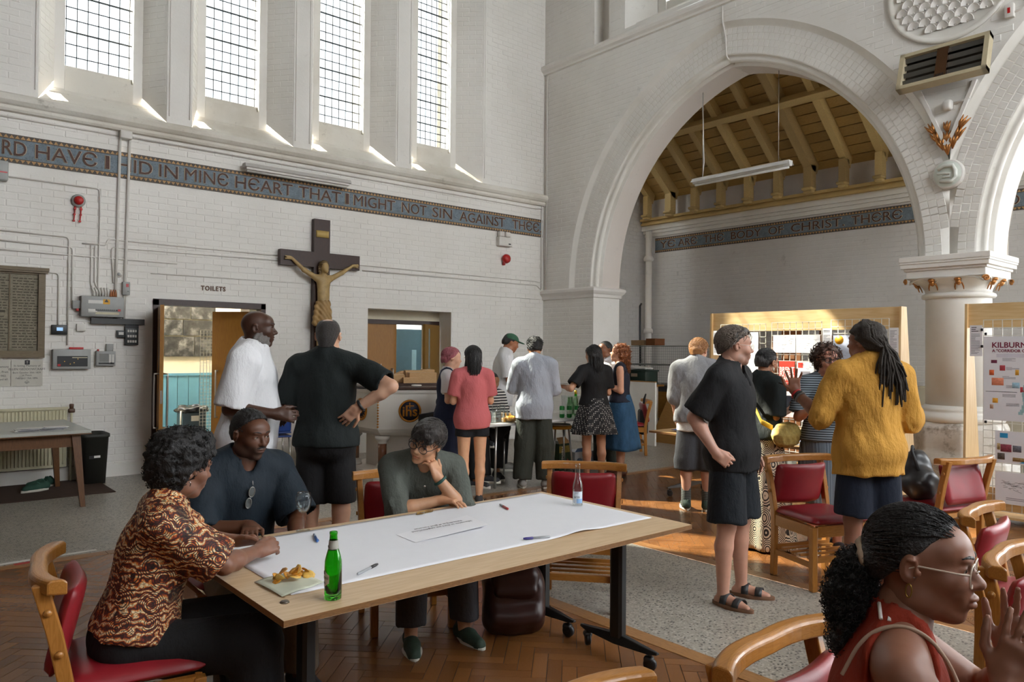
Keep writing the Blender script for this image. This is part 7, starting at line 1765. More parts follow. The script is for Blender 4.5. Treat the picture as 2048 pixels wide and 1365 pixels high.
        for i in range(nr_+1):
            u_ = i/nr_; z = q.P[2]+top*s+(bot-(q.P[2]+top*s))*u_; hipf = min(1, u_*(q.P[2]+top*s-bot)/(.20*s)); rx = (.142+.045*math.sin(hipf*PI/2))*s+.014+wid*max(0,u_-.15); ry = (.105+.045*math.sin(hipf*PI/2))*s+.014+wid*max(0,u_-.15)
            ring = []
            for j in range(n):
                a = 2*PI*j/n; fo = fa_*u_**1.3*(math.sin(folds*a+.7)+.5*math.sin((folds*2+1)*a+1.9)); ring.append((math.cos(a)*(rx+fo)+c.get('dx',0)*u_, math.sin(a)*(ry+fo)-.015*s+c.get('dy',0)*u_, z+.006*math.sin(3*a)*u_))
            rings.append(ring)
        sb = MB(); sb.loft(rings, cap=False); o = sb.build(name, mat, t); mo = o.modifiers.new('t','SOLIDIFY'); mo.thickness = .004
    elif kind in ('shoes','sandals','socks'):
        for sd in (1,-1):
            A = q.A[sd]; toe = nrm(V3(sd*.18,1,0) if not c.get('toe') else c['toe']); m = frame(tuple(A-V3(0,0,.08*s)-toe*.075*s), tuple(np.cross(toe,(0,0,1))), tuple(toe))
            if kind == 'shoes':
                key = mat.name
                if key not in SHOES: SHOES[key] = (shoe_mesh(.285,.05,.095), sole_mesh(.29,.052,.03).mesh('sole')); SHOES[key][0].materials.append(mat); SHOES[key][1].materials.append(c.get('sole', M('sole_white', hexc('c9c5b8'), .6)))
                o = ob('shoe', SHOES[key][0], None, t); o.matrix_local = m @ Matrix.Scale(s, 4); ob('sole', SHOES[key][1], None, o)
            elif kind == 'socks':
                d = SDF(A-.14, A+.2, .008); put(d, ('cone', A-V3(0,0,.03), A+nrm(q.K[sd]-A)*c.get('len',.10), .045*s, .045*s, None), .004, 0); d.cut(nrm(q.K[sd]-A), A+nrm(q.K[sd]-A)*c.get('len',.10)); ob('sock', d.mesh('sock'), mat, t)
            else:
                o = sole_mesh(.285*s,.056,.028).build('sandal_sole', M('cork_sole',hexc('6b4a33'),.8,.15,40), t); o.matrix_local = m @ Matrix.Translation((0,0,-.008))
                for y in (.105,.19):
                    sb = MB(); rows = []
                    for yy in (y-.022,y+.022): rows.append([(x, yy, .02+.062*(1-(x/.056)**2)**.5*(1 if y < .15 else .72)) for x in np.linspace(-.0555,.0555,13)])
                    sb.loft(rows, cap=False, closed=False); st = sb.build('strap', mat, o, (0,0,.006)); mo = st.modifiers.new('t','SOLIDIFY'); mo.thickness = .005; mo.offset = 1
                    MB().rbox((.040,y,.062 if y < .15 else .05),(.018,.024,.006),.002,1).build('buckle', STEEL, o)
# ---------------------------------------------------------------- hair builders (work in head space)
def hair_cap(q, t, mat, thick=.012, back=-.075, front=.060, brow=.045, amp=.006, freq=60, h=None, seed=1, name='hair', side=.0, extra=None, low=.0, sm=0):
    """cap of hair over the skull; keeps the face clear"""
    hp, R, k = q.hp, q.Rh, q.hs; h = h or max(.006, q.h*.8)
    d = SDF(q.Hc-.30, q.Hc+.26, h)
    d.ell(hp(0,-.012,.026), tuple(x*k for x in (.074+thick,.094+thick,.083+thick*1.1)), .01, 'add', R)
    d.cone(hp(0,-.06,-.02), hp(0,-.055,back), .055*k+thick*.6, .045*k+thick*.5, .03)
    n = R @ nrm((0,.75,-.66)); d.cut(n, hp(0,front,brow))                 # face side
    d.cut(R @ nrm((0,.15,-1)), hp(0,-.05,back))                           # nape
    for x in (1,-1): d.ell(hp(x*.088,.030+side,-.045), tuple(v*k for v in (.045,.060,.055)), .02, 'sub', R)
    for x in (1,-1): d.ell(hp(x*.078,.082,.010+low), tuple(v*k for v in (.050,.052,.058)), .012, 'sub', R)
    if extra: extra(d, hp, R, k)
    d.warp(lambda x,y,z: amp*fbm(x,y,z,freq,seed)+.5*amp*fbm(x,y,z,freq*2.3,seed+3), .05)
    return ob(name, d.mesh(name, sm), mat, t)
def curls(q, t, mat, centers, n, r=.010, turns=2.0, L=.04, seed=1, name='hair_curl', thick=.0032, droop=.0):
    """one mesh of small coils rooted on a blob of hair"""
    rr = random.Random(seed); s = MB()
    for i in range(n):
        c, rad = centers[rr.randrange(len(centers))]; v = nrm([rr.gauss(0,1) for _ in range(3)]); p = np.array(c)+v*np.array(rad)
        ax = nrm(v+V3(0,0,-droop)+.5*nrm([rr.gauss(0,1) for _ in range(3)])); u = nrm(np.cross(ax, (.3,.5,.8))); w = np.cross(ax, u); ph = rr.uniform(0,6.3); pts = []
        m = 7
        for k_ in range(m): a = ph+turns*2*PI*k_/(m-1); pts.append(p-ax*.006+ax*L*k_/(m-1)+(u*math.cos(a)+w*math.sin(a))*r)
        s.tube(pts, thick, 3, cap=False)
    o = s.build(name, mat, t, fix=False); o['kind'] = 'stuff'; return o
def locks(q, t, mat, paths, r0=.008, r1=.003, name='lock', n=6):
    for p in paths: MB().tube([tuple(x) for x in p], list(np.linspace(r0, r1, len(p))), n).build(name, mat, t)
def eyeglasses(q, t, mat, lens, rw=.026, rh=.021, y=.112, z=.002, rd=.0018, round_=True):
    g = MB(); e = bpy.data.objects.new('eyeglasses', None); COL.objects.link(e); e.parent = t
    for x in (1,-1):
        pts = [tuple(q.hp(x*.033+rw*math.cos(a), y-.004-abs(rw*math.cos(a))*.10, z+rh*math.sin(a))) for a in np.linspace(0,2*PI,24,endpoint=False)]
        MB().tube(pts, rd, 6, closed=True).build('rim', mat, e); s = MB(); s.add([tuple(q.hp(x*.033,y-.005,z))]+pts, [(0,1+j,1+(j+1)%24) for j in range(24)]); s.build('lens', lens, e)
        MB().tube([tuple(q.hp(x*.060,y-.008,z+.006)), tuple(q.hp(x*.072,y-.03,z+.006)), tuple(q.hp(x*.081,.01,z+.006)), tuple(q.hp(x*.080,-.02,z-.008))], rd, 6).build('temple', mat, e)
    MB().tube([tuple(q.hp(-.009,y,z+.003)), tuple(q.hp(0,y+.003,z+.006)), tuple(q.hp(.009,y,z+.003))], rd, 6).build('bridge', mat, e)
    return e
LENS = thin_glass('spectacle_lens', g=.03)
def beard(q, t, mat, amp=.004, thick=.006, top=-.035, moustache=True, h=.005, full=True):
    hp, R, k = q.hp, q.Rh, q.hs; d = SDF(q.Hc-.2, q.Hc+.16, h)
    d.ell(hp(0,.018,-.05), tuple(x*k for x in (.060+thick,.070+thick,.066+thick)), .02, 'add', R); d.ell(hp(0,.062,-.098), tuple(x*k for x in (.026+thick,.026+thick,.022+thick)), .02, 'add', R)
    for x in (1,-1): d.ell(hp(x*.048,.012,-.085), tuple(v*k for v in (.02+thick,.035+thick,.02+thick)), .03, 'add', R)
    d.ell(hp(0,.090,-.055), tuple(v*k for v in (.026+thick*.7,.014+thick*.7,.020+thick*.7)), .012, 'add', R)
    d.cut(R @ nrm((0,.62,1)), hp(0,.08,top)); d.cut(R @ nrm((0,-1,0)), hp(0,-.015,0)); d.cut(R @ nrm((0,-.5,-1)), hp(0,.02,-.125)); d.ell(hp(0,.118,-.062), tuple(v*k for v in (.021,.028,.0085)), .004, 'sub', R)
    d.warp(lambda x,y,z: amp*fbm(x,y,z,150,4)); return ob('beard', d.mesh('beard'), mat, t)
def strands(q, t, mat, n, L=.05, r=.0022, seed=1, comb=(0,-1,-.5), rnd=.5, thick=.016, zmin=-.35, drop=0, name='hair_strand', front=.55, lift=.004):
    """one mesh of tapered locks combed over the skull"""
    rr = random.Random(seed); s = MB(); rad = np.array((.074+thick,.094+thick,.083+thick)); c0 = V3(0,-.012,.026); k = 0
    while k < n:
        v = nrm([rr.gauss(0,1) for _ in range(3)])
        if v[2] < zmin or (v[1] > front-.35*v[2]*0 and v[2] < .62) or (abs(v[0]) > .5 and v[1] > -.02 and v[2] < .42): continue
        k += 1; c = nrm(np.array(comb)+rnd*nrm([rr.gauss(0,1) for _ in range(3)])); ll = L*rr.uniform(.6,1.25); pts = []; p = v.copy()
        for j in range(5):
            w = c0+p*rad*(1+lift/.09*(1 if j < 4 else -.5)*math.sin(j*.9)); pts.append(w)
            tan = c-p*(c@p); p = nrm(p+nrm(tan)*ll/4/.09)
        if drop and v[1] < .3:
            e = pts[-1]; D = drop*rr.uniform(.8,1.05); b = V3(e[0]*1.05+rr.uniform(-.008,.008), min(e[1],-.05)-.02, e[2]-D*.5); pts += [b, V3(b[0]*.95+rr.uniform(-.01,.01), b[1]-.0, e[2]-D)]
        m = len(pts); s.tube([tuple(q.hp(*x)) for x in pts], [r*(.5+.5*min(1,j))*(1-.75*max(0,(j-m*.5))/(m*.5)) for j in range(m)], 4, cap=False)
    o = s.build(name, mat, t, fix=False); o['kind'] = 'stuff'; return o
def chaikin(P, n=3):
    P = [np.array(p, float) for p in P]
    for _ in range(n): P = [P[0]]+[w for a, b in zip(P, P[1:]) for w in (a*.75+b*.25, a*.25+b*.75)]+[P[-1]]
    return [tuple(p) for p in P]
# ================================================================= the people in the hall
def batik():
    m, nt, p = _nt('batik_print'); co = coords(nt)
    v = N(nt,'ShaderNodeTexVoronoi',i={'Vector':co,'Scale':16.}); dist = v.outputs['Distance']; cid = N(nt,'ShaderNodeSeparateColor',i={0:v.outputs['Color']}).outputs[0]
    rings = math_(nt,'FRACT',math_(nt,'MULTIPLY',dist,9.)); fine = N(nt,'ShaderNodeTexVoronoi',feature='DISTANCE_TO_EDGE',i={'Vector':co,'Scale':75.}).outputs['Distance']
    swirl = N(nt,'ShaderNodeTexWave',wave_type='RINGS',i={'Vector':co,'Scale':13.,'Distortion':12.,'Detail':2.,'Detail Scale':1.6}).outputs['Fac']
    base = ramp(nt, swirl, [(0,hexc('2a130d')),(.3,hexc('8e2f12')),(.5,hexc('d2691d')),(.75,hexc('e0a35a')),(1,hexc('ecd9b0'))])
    blk = ramp(nt, rings, [(0,1.),(.34,1.),(.40,0.),(1,0.)]); c = mixc(nt, math_(nt,'MULTIPLY',blk,ramp(nt,cid,[(.25,.35),(.5,1.)])), base, hexc('140d0c'))
    c = mixc(nt, ramp(nt, fine, [(.02,1.),(.06,0.)]), c, hexc('4a1c10')); big = ramp(nt, noise(nt, co, 5, 2), [(.58,0.),(.62,1.)]); c = mixc(nt, math_(nt,'MULTIPLY',big,.8), c, hexc('150f10'))
    nt.links.new(c, p.inputs['Base Color']); p.inputs['Roughness'].default_value = .7; bump(nt, p, noise(nt, co, 10, 5), .5, .03); return m
def dots():
    m, nt, p = _nt('polka_dots'); co = coords(nt,(1,1,1)); v = N(nt,'ShaderNodeTexVoronoi',i={'Vector':co,'Scale':48.,'Randomness':.12}).outputs['Distance']
    nt.links.new(mixc(nt, ramp(nt, v, [(.24,1.),(.30,0.)]), (.012,.012,.014), (.62,.6,.55)), p.inputs['Base Color']); p.inputs['Roughness'].default_value = .8; return m
def fans():
    m, nt, p = _nt('fan_print'); co = coords(nt,(1,1,.8)); v = N(nt,'ShaderNodeTexVoronoi',i={'Vector':co,'Scale':9.,'Randomness':.35}); f = math_(nt,'FRACT',math_(nt,'MULTIPLY',v.outputs['Distance'],11.))
    nt.links.new(mixc(nt, ramp(nt, f, [(.42,0.),(.5,1.)]), (.016,.014,.013), hexc('cbbda4')), p.inputs['Base Color']); p.inputs['Roughness'].default_value = .85; return m
def stripes(name, c1, c2, freq, axis=2, wob=.0):
    m, nt, p = _nt(name); co = coords(nt); x = N(nt,'ShaderNodeSeparateXYZ',i={0:co}).outputs[axis]
    if wob: x = math_(nt,'ADD',x,math_(nt,'MULTIPLY',N(nt,'ShaderNodeTexWave',i={'Vector':co,'Scale':14.}).outputs['Fac'],wob))
    f = math_(nt,'FRACT',math_(nt,'MULTIPLY',x,freq)); nt.links.new(mixc(nt, ramp(nt, f, [(.45,0.),(.55,1.)]), hexc(c1), hexc(c2)), p.inputs['Base Color']); p.inputs['Roughness'].default_value = .85; return m
BLACKC = cloth_mat('black_cotton', (.010,.010,.011), .25, .75); BLACKG = cloth_mat('black_green_tee', (.012,.016,.016), .25, .8); NAVYC = cloth_mat('navy_jersey', (.010,.017,.025), .2, .7); DARKSH = cloth_mat('dark_shorts', (.010,.013,.017), .25, .7, fb=.7)
WHITEC = cloth_mat('white_shirt', 'dcdcde', .05, .8, fb=.6); GREYSH = cloth_mat('grey_green_linen', '565a54', .16, .85, fold=14, fb=.8); PINKC = cloth_mat('pink_tee', 'c4686a', .08, .85); PALEB = cloth_mat('pale_blue_shirt', 'a3a9b3', .07, .85, fb=.8); OLIVE = cloth_mat('olive_trousers', '3a3d37', .18, .8, fb=.8); GREYLIN = cloth_mat('grey_linen', '8f8f92', .1, .85, fb=.8)
YELL = cloth_mat('mustard_linen', 'c4913f', .12, .85, fold=13, fb=1.0); DENIM = cloth_mat('denim', '2f4f6b', .3, .85, fold=16); DENIMD = cloth_mat('navy_denim', '1f2740', .15, .8); BEIGE_T = cloth_mat('beige_trousers', '7d7263', .12, .8); GREYSHO = cloth_mat('charcoal_shorts', '46474b', .15, .8); RUST = cloth_mat('rust_knit', '8d2f1c', .08, .8, fold=30, fb=.3)
TRAINER = M('trainer_grey', hexc('8d8a84'), .8, .2, 40); TRAINB = M('trainer_black',(.03,.03,.035),.7,.2,40); TRAING = M('trainer_green', hexc('2f4236'), .7, .25, 50)
SIT = ((.14,1,-.06),(.02,.06,-1)); BLACKHAIR = hair_mat('hair_black', (.010,.009,.009)); AFRO = hair_mat('hair_afro', (.0045,.004,.004), (30,30,30), 2.2, .6)
# ---- woman in the orange batik shirt, seated at the table end
def h1(q, t):
    d = SDF(q.Hc-.26, q.Hc+.30, .006); hp, R, k = q.hp, q.Rh, q.hs
    d.ell(hp(0,-.030,.050),(.104,.112,.098),.02,'add',R); d.ell(hp(0,-.05,-.02),(.085,.082,.09),.04,'add',R); d.ell(hp(0,.035,.095),(.075,.06,.05),.04,'add',R); d.cut(R@nrm((0,.9,-.45)), hp(0,.066,.045))
    for x in (1,-1): d.ell(hp(x*.085,.045,-.05),(.045,.06,.065),.02,'sub',R)
    d.warp(lambda x,y,z: .008*fbm(x,y,z,75,2)+.005*fbm(x,y,z,160,3)); ob('hair', d.mesh('hair'), AFRO, t)
    curls(q, t, AFRO, [(hp(0,-.03,.05),(.100,.108,.094)),(hp(0,-.05,-.02),(.082,.08,.088)),(hp(0,.02,.095),(.075,.055,.052))], 900, .006, 1.6, .022, 3, 'curl', .0017)
    s = MB(); s.lathe([(0,-.004),(.004,0),(0,.004)],8,tuple(hp(.082,0,-.048))); s.build('earring', STEEL, t)
person('seated woman in orange batik shirt resting clasped hands on the table', (.75,3.03), (.97,-.24), 1.66, True, zp=.54, lean=(.22,.0), head=(.42,.02,.0), seat=True,
       armR=dict(w=(1.185,2.965,.785), e=(1,-.3,-.35)), armL=dict(w=(1.165,3.13,.795), e=(-1,-.3,-.4)), hands=(dict(d=(-.35,.85,.12),n=(-.8,-.1,-.55),c=.62,th=.8), dict(d=(.45,.85,.10),n=(.6,-.1,-.6),c=.6,th=.8)),
       legR=SIT, legL=SIT, skin='7d5440', eyes=(.1,1,0), faceh=.0035, h=.0095, hh=.0048,
       clothes=[dict(k='shirt',n='batik_shirt',m=batik(),e=.020,sleeve=.46,se=.030,hem=.02,fall=.012,nr=.064,collar=True,wr=.006), dict(k='pants',n='black_trousers',m=BLACKC,leg=.97,le=.045,top=.12,wr=.008), dict(k='shoes',m=TRAINB)], hair=h1)
# ---- seated man in navy shirt
def h2(q, t):
    hair_cap(q, t, AFRO, .010, -.055, .050, .084, .002, 140, .0045, 3, side=-.005); curls(q, t, AFRO, [(q.hp(0,-.022,.036),(.080,.094,.084))], 700, .003, 1.3, .008, 4, 'curl', .0016); MB().tube([tuple(q.hp(x,.106-14*x*x,-.043-.25*abs(x))) for x in np.linspace(-.026,.026,9)],[.0015,.003,.0042,.0045,.0035,.0045,.0042,.003,.0015],6).build('moustache', AFRO, t)
def x2(q, t):
    e = bpy.data.objects.new('hooked_sunglasses', None); COL.objects.link(e); e.parent = t; c = q.P+q.u*.40*q.s+q.f*.155*q.s
    for k_ in (0,1):
        pts = [tuple(c+q.r*(.006+.012*k_+.020*math.cos(a)*.75)+q.u*(-.055*k_+.026*math.sin(a))+q.f*.004*k_) for a in np.linspace(0,2*PI,20,endpoint=False)]; MB().tube(pts,.002,6,closed=True).build('rim', STEEL, e); s = MB(); s.add([tuple(c+q.r*(.006+.012*k_)+q.u*(-.055*k_))]+pts,[(0,1+j,1+(j+1)%20) for j in range(20)]); s.build('lens', M('tinted_lens',(.10,.11,.11),.08,0), e)
    MB().tube([tuple(c+q.u*.03-q.f*.01),tuple(c+q.u*.05-q.f*.02)],.002,6).build('temple', STEEL, e)
person('seated man in dark navy shirt with sunglasses hooked at the collar', (1.415,3.875), (.02,-1), 1.77, False, 1.05, zp=.525, lean=(.19,-.03), head=(.26,.04,0), seat=True,
       stub=.55, armR=dict(we=(1.19,3.70,.79), w=(1.42,3.47,.765)), armL=dict(we=(1.66,3.66,.76), w=(1.56,3.44,.64)), hands=(dict(d=(.5,1,0),n=(0,0,-1),c=.25), None), legR=SIT, legL=SIT, skin='5d3a28', eyes=(-.35,1,.02), faceh=.0032, h=.0095,
       clothes=[dict(k='shirt',n='navy_shirt',m=NAVYC,e=.024,sleeve=.50,se=.045,hem=-.06,fall=.02,nr=.068,neck='v',vd=.07,wr=.006), dict(k='pants',n='beige_trousers',m=BEIGE_T,leg=.97,le=.035,top=.10), dict(k='shoes',m=TRAINB)], hair=h2, extra=x2)
# ---- seated man resting his chin on his hand
def h3(q, t):
    def ex(d, hp, R, k):
        d.ell(hp(-.01,.030,.085),(.072,.075,.045),.03,'add',R)
        for i in range(9): x = -.05+i*.0125; d.cone(hp(x,.060,.085), hp(x-.012+.004*(i%3),.098,.045-.006*(i%3)), .014, .005, .006)
    hair_cap(q, t, hair_mat('hair_dark_brown',(.016,.012,.010),(50,50,8)), .020, -.05, .078, .075, .005, 70, .005, 5, side=0, extra=ex)
    strands(q, t, hair_mat('hair_dark_brown',(.016,.012,.010)), 500, .06, .0022, 3, (.2,.5,-.2), .6, .022, -.1, front=.9)
    eyeglasses(q, t, M('frame_dark', (.02,.02,.022), .25, 0), LENS, .0255, .0215, .114, .0, .0022)
    w = q.W[-1]; a = nrm(q.E[-1]-w); MB().tube([tuple(w+a*.02+np.cross(a,nrm(np.cross(a,(0,0,1))))*.0+(nrm(np.cross(a,(0,0,1)))*math.cos(g)+np.cross(a,nrm(np.cross(a,(0,0,1))))*math.sin(g))*.033) for g in np.linspace(0,2*PI,20,endpoint=False)],.009,6,closed=True).build('watch_strap', M('watch_green', hexc('234a44'), .5), t)
person('seated man in grey shirt with round glasses leaning chin on hand', (2.50,3.83), (-.28,-.96), 1.71, False, .95, zp=.525, lean=(.50,.06), twist=-.20, head=(-.62,-.14,-.10), seat=True,
       armR=dict(we=(2.22,3.60,.77), w=(2.44,3.45,.765)), armL=dict(we=(2.56,3.46,.775), w=(2.385,3.485,.925)), hands=(dict(d=(-.7,.7,0),n=(0,0,-1),c=.3), dict(d=(.32,-.15,.95),n=(.6,-.8,.2),c=[.5,.55,.6,.65],th=.3)), legR=SIT, legL=SIT, skin='c1906e', eyes=(-.25,1,-.1), faceh=.0032, h=.0095,
       hh=.0048, clothes=[dict(k='shirt',n='grey_shirt',m=GREYSH,e=.020,sleeve=.56,se=.022,hem=-.06,fall=.015,nr=.064,neck='v',vd=.08,cuff=True,wr=.006,buttons=2), dict(k='pants',n='grey_trousers',m=GREYSHO,leg=.93,le=.03,top=.10), dict(k='shoes',m=TRAING)], hair=h3)
# ---- bald man in white shirt
def h4(q, t): beard(q, t, hair_mat('beard_white', '77726e', (80,80,80), 1.6), .004, .0055, -.040, h=.005)
person('standing bald man with white beard in untucked white short-sleeved shirt', (1.87,4.87), (.84,-.55), 1.87, False, 1.12, lean=(.04,0), head=(.10,.02,0),
       armR=((.10,-.22,-1),(-.05,1,-.12)), armL=((.16,-.55,-.85),(-.1,.9,-.4)), hands=(dict(c=.5),dict(c=.5)), skin='4a2f22', eyes=(.1,1,0), faceh=.0045, h=.0115, nose=1.15,
       clothes=[dict(k='shirt',n='white_shirt',m=WHITEC,e=.030,sleeve=.50,se=.040,hem=-.20,fall=.045,nr=.072,collar=True,wr=.008), dict(k='pants',n='beige_trousers',m=cloth_mat('khaki_trousers','a08f7a',.1),leg=.97,le=.03), dict(k='shoes',m=TRAINB)], hair=h4)
# ---- man in black t-shirt seen from behind, hand on hip
def h5(q, t):
    hair_cap(q, t, hair_mat('hair_cropped',(.020,.016,.014),(90,90,90)), .0045, -.075, .045, .040, .0012, 200, .005, 2, side=-.01, extra=lambda d,hp,R,k: d.ell(hp(0,-.03,.13),(.045,.05,.05),.02,'sub',R))
    w = q.W[1]; a = nrm(q.E[1]-w); u_ = nrm(np.cross(a,(0,0,1))); v_ = np.cross(a,u_); MB().tube([tuple(w+a*.03+(u_*math.cos(g)+v_*math.sin(g))*.034) for g in np.linspace(0,2*PI,18,endpoint=False)],.010,6,closed=True).build('watch_strap', BLK, t)
person('standing man in black t-shirt seen from behind with hand on hip', (2.30,4.61), (.66,.75), 1.82, False, 1.06, head=(.05,.03,0), armR=dict(we=(2.56,4.22,1.36), w=(2.36,4.37,1.20)), armL=((.24,.10,-1),(-.35,1,.10)), hands=(dict(d=(-.55,.05,-.55),n=(-.3,.9,.2),c=.25,th=.1),dict(c=.4)), skin='c79b80', h=.0105, faceh=.006,
       hh=.0048, clothes=[dict(k='shirt',n='black_tshirt',m=BLACKG,e=.020,sleeve=.44,se=.028,hem=-.04,fall=.01,nr=.066,wr=.006), dict(k='pants',n='black_shorts',m=BLACKC,leg=.42,le=.035,top=.06), dict(k='shoes',m=TRAINB)], hair=h5)
# ---- group at the drinks table
def h6(q, t): hair_cap(q, t, hair_mat('hair_rose','a05a62',(50,50,10),1.5), .012, -.06, .055, .066, .006, 55, .007, 4); strands(q, t, hair_mat('hair_rose','a05a62'), 260, .05, .003, 3, (0,-.6,-.6), .7, .016)
person('woman with rose pink cropped hair in navy pinafore and white tee', (4.80,6.72), (.80,-.60), 1.63, True, 1.0, head=(.2,.12,0), armR=((.14,.05,-1),(-.35,.85,.25)), armL=((.1,.1,-1),(-.2,.9,.4)), skin='cfa287', h=.0125, clothes=[dict(k='shirt',n='white_tee',m=WHITEC,e=.012,sleeve=.36,se=.018,hem=.0,nr=.072), dict(k='shirt',n='pinafore_bib',m=DENIMD,e=.018,sleeve=0,hem=-.05,nr=.10,neck='scoop'), dict(k='pants',n='navy_trousers',m=DENIMD,leg=.97,le=.045,top=.12,e=.02), dict(k='shoes',m=TRAINB)], hair=h6)
def h7(q, t):
    def ex(d, hp, R, k): d.cone(hp(0,-.065,-.02), hp(.01,-.085,-.175), .078, .066, .03, sq=(R@V3(0,1,0),.6)); d.cone(hp(.06,-.02,.0), hp(.07,-.03,-.15), .03, .02, .02); d.cone(hp(-.06,-.02,.0), hp(-.07,-.03,-.12), .03, .02, .02)
    hair_cap(q, t, BLACKHAIR, .014, -.26, .055, .055, .004, 40, .007, 4, extra=ex, side=.02); strands(q, t, BLACKHAIR, 260, .12, .0035, 3, (0,-.8,-.8), .25, .016, -.2, .20)
person('woman in pink t-shirt and black shorts seen from behind', (4.74,6.21), (.45,.89), 1.645, True, 1.04, head=(.12,-.02,.05), armR=((.12,.12,-1),(-.5,.8,.55)), armL=((.12,.12,-1),(-.4,.8,.65)), legR=((.01,0,-1),(-.02,-.02,-1)), legL=((.01,0,-1),(-.02,-.02,-1)), skin='cf9d7c', h=.012, clothes=[dict(k='shirt',n='pink_tshirt',m=PINKC,e=.016,sleeve=.40,se=.022,hem=-.12,fall=.005,nr=.066), dict(k='pants',n='black_shorts',m=cloth_mat('black_denim',(.014,.014,.018),.25),leg=.20,le=.022,e=.016), dict(k='shoes',m=TRAINB)], hair=h7)
def h8(q, t):
    hp, R, k = q.hp, q.Rh, q.hs; CAPG = cloth_mat('green_cap','3f6650',.1); d = SDF(q.Hc-.2,q.Hc+.2,.007); d.ell(hp(0,-.005,.035),(.088,.106,.085),.01,'add',R); d.cut(R@V3(0,0,-1), hp(0,0,.035)); d.ell(hp(0,.105,.040),(.072,.085,.010),.01,'add',R); ob('green_cap', d.mesh('green_cap'), CAPG, t)
    hair_cap(q, t, BLACKHAIR, .006, -.05, .03, .02, .002, 120, .007, 4)
person('man in green baseball cap and white tee behind the drinks table', (6.42,7.78), (.82,-.57), 1.86, False, 1.05, lean=(.12,0), head=(.1,.22,0), armR=((.15,.15,-1),(-.3,1,.15)), armL=((.15,.15,-1),(-.3,1,.1)), skin='a06a4c', h=.013, clothes=[dict(k='shirt',n='white_tee',m=WHITEC,e=.025,sleeve=.46,se=.035,hem=-.14,fall=.03,nr=.068), dict(k='pants',n='black_trousers',m=BLACKC,leg=.97,le=.04), dict(k='shoes',m=TRAINER)], hair=h8)
def h9(q, t):
    o = hair_cap(q, t, AFRO, .016, -.035, .06, .055, .006, 80, .006, 6, extra=lambda d,hp,R,k: d.ell(hp(0,-.0,.085),(.085,.09,.05),.03,'add',R)); curls(q, t, AFRO, [(q.hp(0,-.005,.07),(.088,.095,.068))], 260, .007, 1.5, .022, 4, 'curl', .0026)
person('man in pale blue long-sleeved shirt and olive trousers seen from behind', (5.90,6.53), (.68,.73), 1.76, False, 1.05, head=(.05,.30,0), armR=((.16,.14,-1),(-.35,.9,-.1)), armL=((.26,.20,-1),(-.35,.9,-.15)), legR=((.06,0,-1),(.04,-.03,-1)), legL=((.06,0,-1),(.04,-.03,-1)), skin='b5825f', h=.0125, clothes=[dict(k='shirt',n='pale_shirt',m=PALEB,e=.024,sleeve=.95,se=.022,hem=-.16,fall=.025,nr=.064,collar=True,wr=.008), dict(k='pants',n='olive_trousers',m=OLIVE,leg=.97,le=.055,e=.018,wr=.007), dict(k='shoes',m=TRAINER)], hair=h9)
def h10(q, t):
    def ex(d, hp, R, k): d.cone(hp(0,-.06,-.02), hp(.02,-.085,-.19), .082, .062, .03, sq=(R@V3(0,1,0),.65)); d.cone(hp(-.06,-.01,.0), hp(-.07,-.03,-.13), .03, .02, .02); d.cone(hp(.06,-.01,0), hp(.07,-.03,-.13), .03, .022, .02)
    hair_cap(q, t, BLACKHAIR, .014, -.28, .055, .055, .007, 34, .0075, 8, extra=ex, side=.02); strands(q, t, BLACKHAIR, 240, .12, .004, 5, (0,-.7,-.8), .4, .018, -.2, .22)
person('woman in black tee and black skirt with white dots seen from behind', (6.73,6.36), (.40,.92), 1.675, True, 1.05, head=(.3,.05,0), armR=((.1,.1,-1),(-.3,.8,.3)), armL=dict(t=(-.33,.18,1.16), e=(-.6,-.3,-.8)), hands=(None,dict(d=(-.7,.6,.1),n=(0,0,1),c=.2)), skin='c08e70', h=.0125, clothes=[dict(k='shirt',n='black_tee',m=BLACKC,e=.014,sleeve=.40,se=.022,hem=.02,fall=.0,nr=.064), dict(k='skirt',n='dotted_skirt',m=dots(),top=.12,bot=.60,flare=.11,folds=8,fa=.020), dict(k='shoes',m=TRAINER)], hair=h10)
def h11(q, t):
    def ex(d, hp, R, k): d.cone(hp(0,-.07,-.02), hp(0,-.10,-.24), .072, .05, .03); d.cone(hp(.055,-.03,.0), hp(.06,-.06,-.20), .035, .025, .02); d.cone(hp(-.055,-.03,.0), hp(-.06,-.06,-.20), .035, .025, .02)
    m = hair_mat('hair_auburn','7a4420',(24,24,24),1.9); hair_cap(q, t, m, .018, -.34, .045, .055, .010, 60, .007, 9, extra=ex); curls(q, t, m, [(q.hp(0,-.08,-.08),(.075,.06,.10)),(q.hp(0,-.095,-.2),(.065,.05,.09)),(q.hp(0,-.02,.04),(.088,.095,.085))], 420, .012, 1.8, .045, 6, 'curl', .0036, .9)
person('woman with long curly auburn hair in sleeveless top and denim skirt', (7.27,6.42), (-.60,.80), 1.70, True, 1.0, head=(.0,-.16,0), armR=((.1,.05,-1),(-.5,.8,.3)), armL=((.08,-.05,-1),(-.4,.8,.35)), skin='d09c80', h=.012, clothes=[dict(k='shirt',n='navy_vest',m=cloth_mat('navy_vest',(.02,.022,.035),.15),e=.010,sleeve=0,hem=.02,fall=0,nr=.085), dict(k='skirt',n='denim_skirt',m=DENIM,top=.12,bot=.36,flare=.10,folds=4,fa=.016), dict(k='socks',m=BLACKC,len=.09), dict(k='shoes',m=M('brown_boot',hexc('5a2e1c'),.5,.15),sole=BLK)], hair=h11)
def h12(q, t): hair_cap(q, t, BLACKHAIR, .007, -.05, .055, .045, .0015, 120, .007, 4)
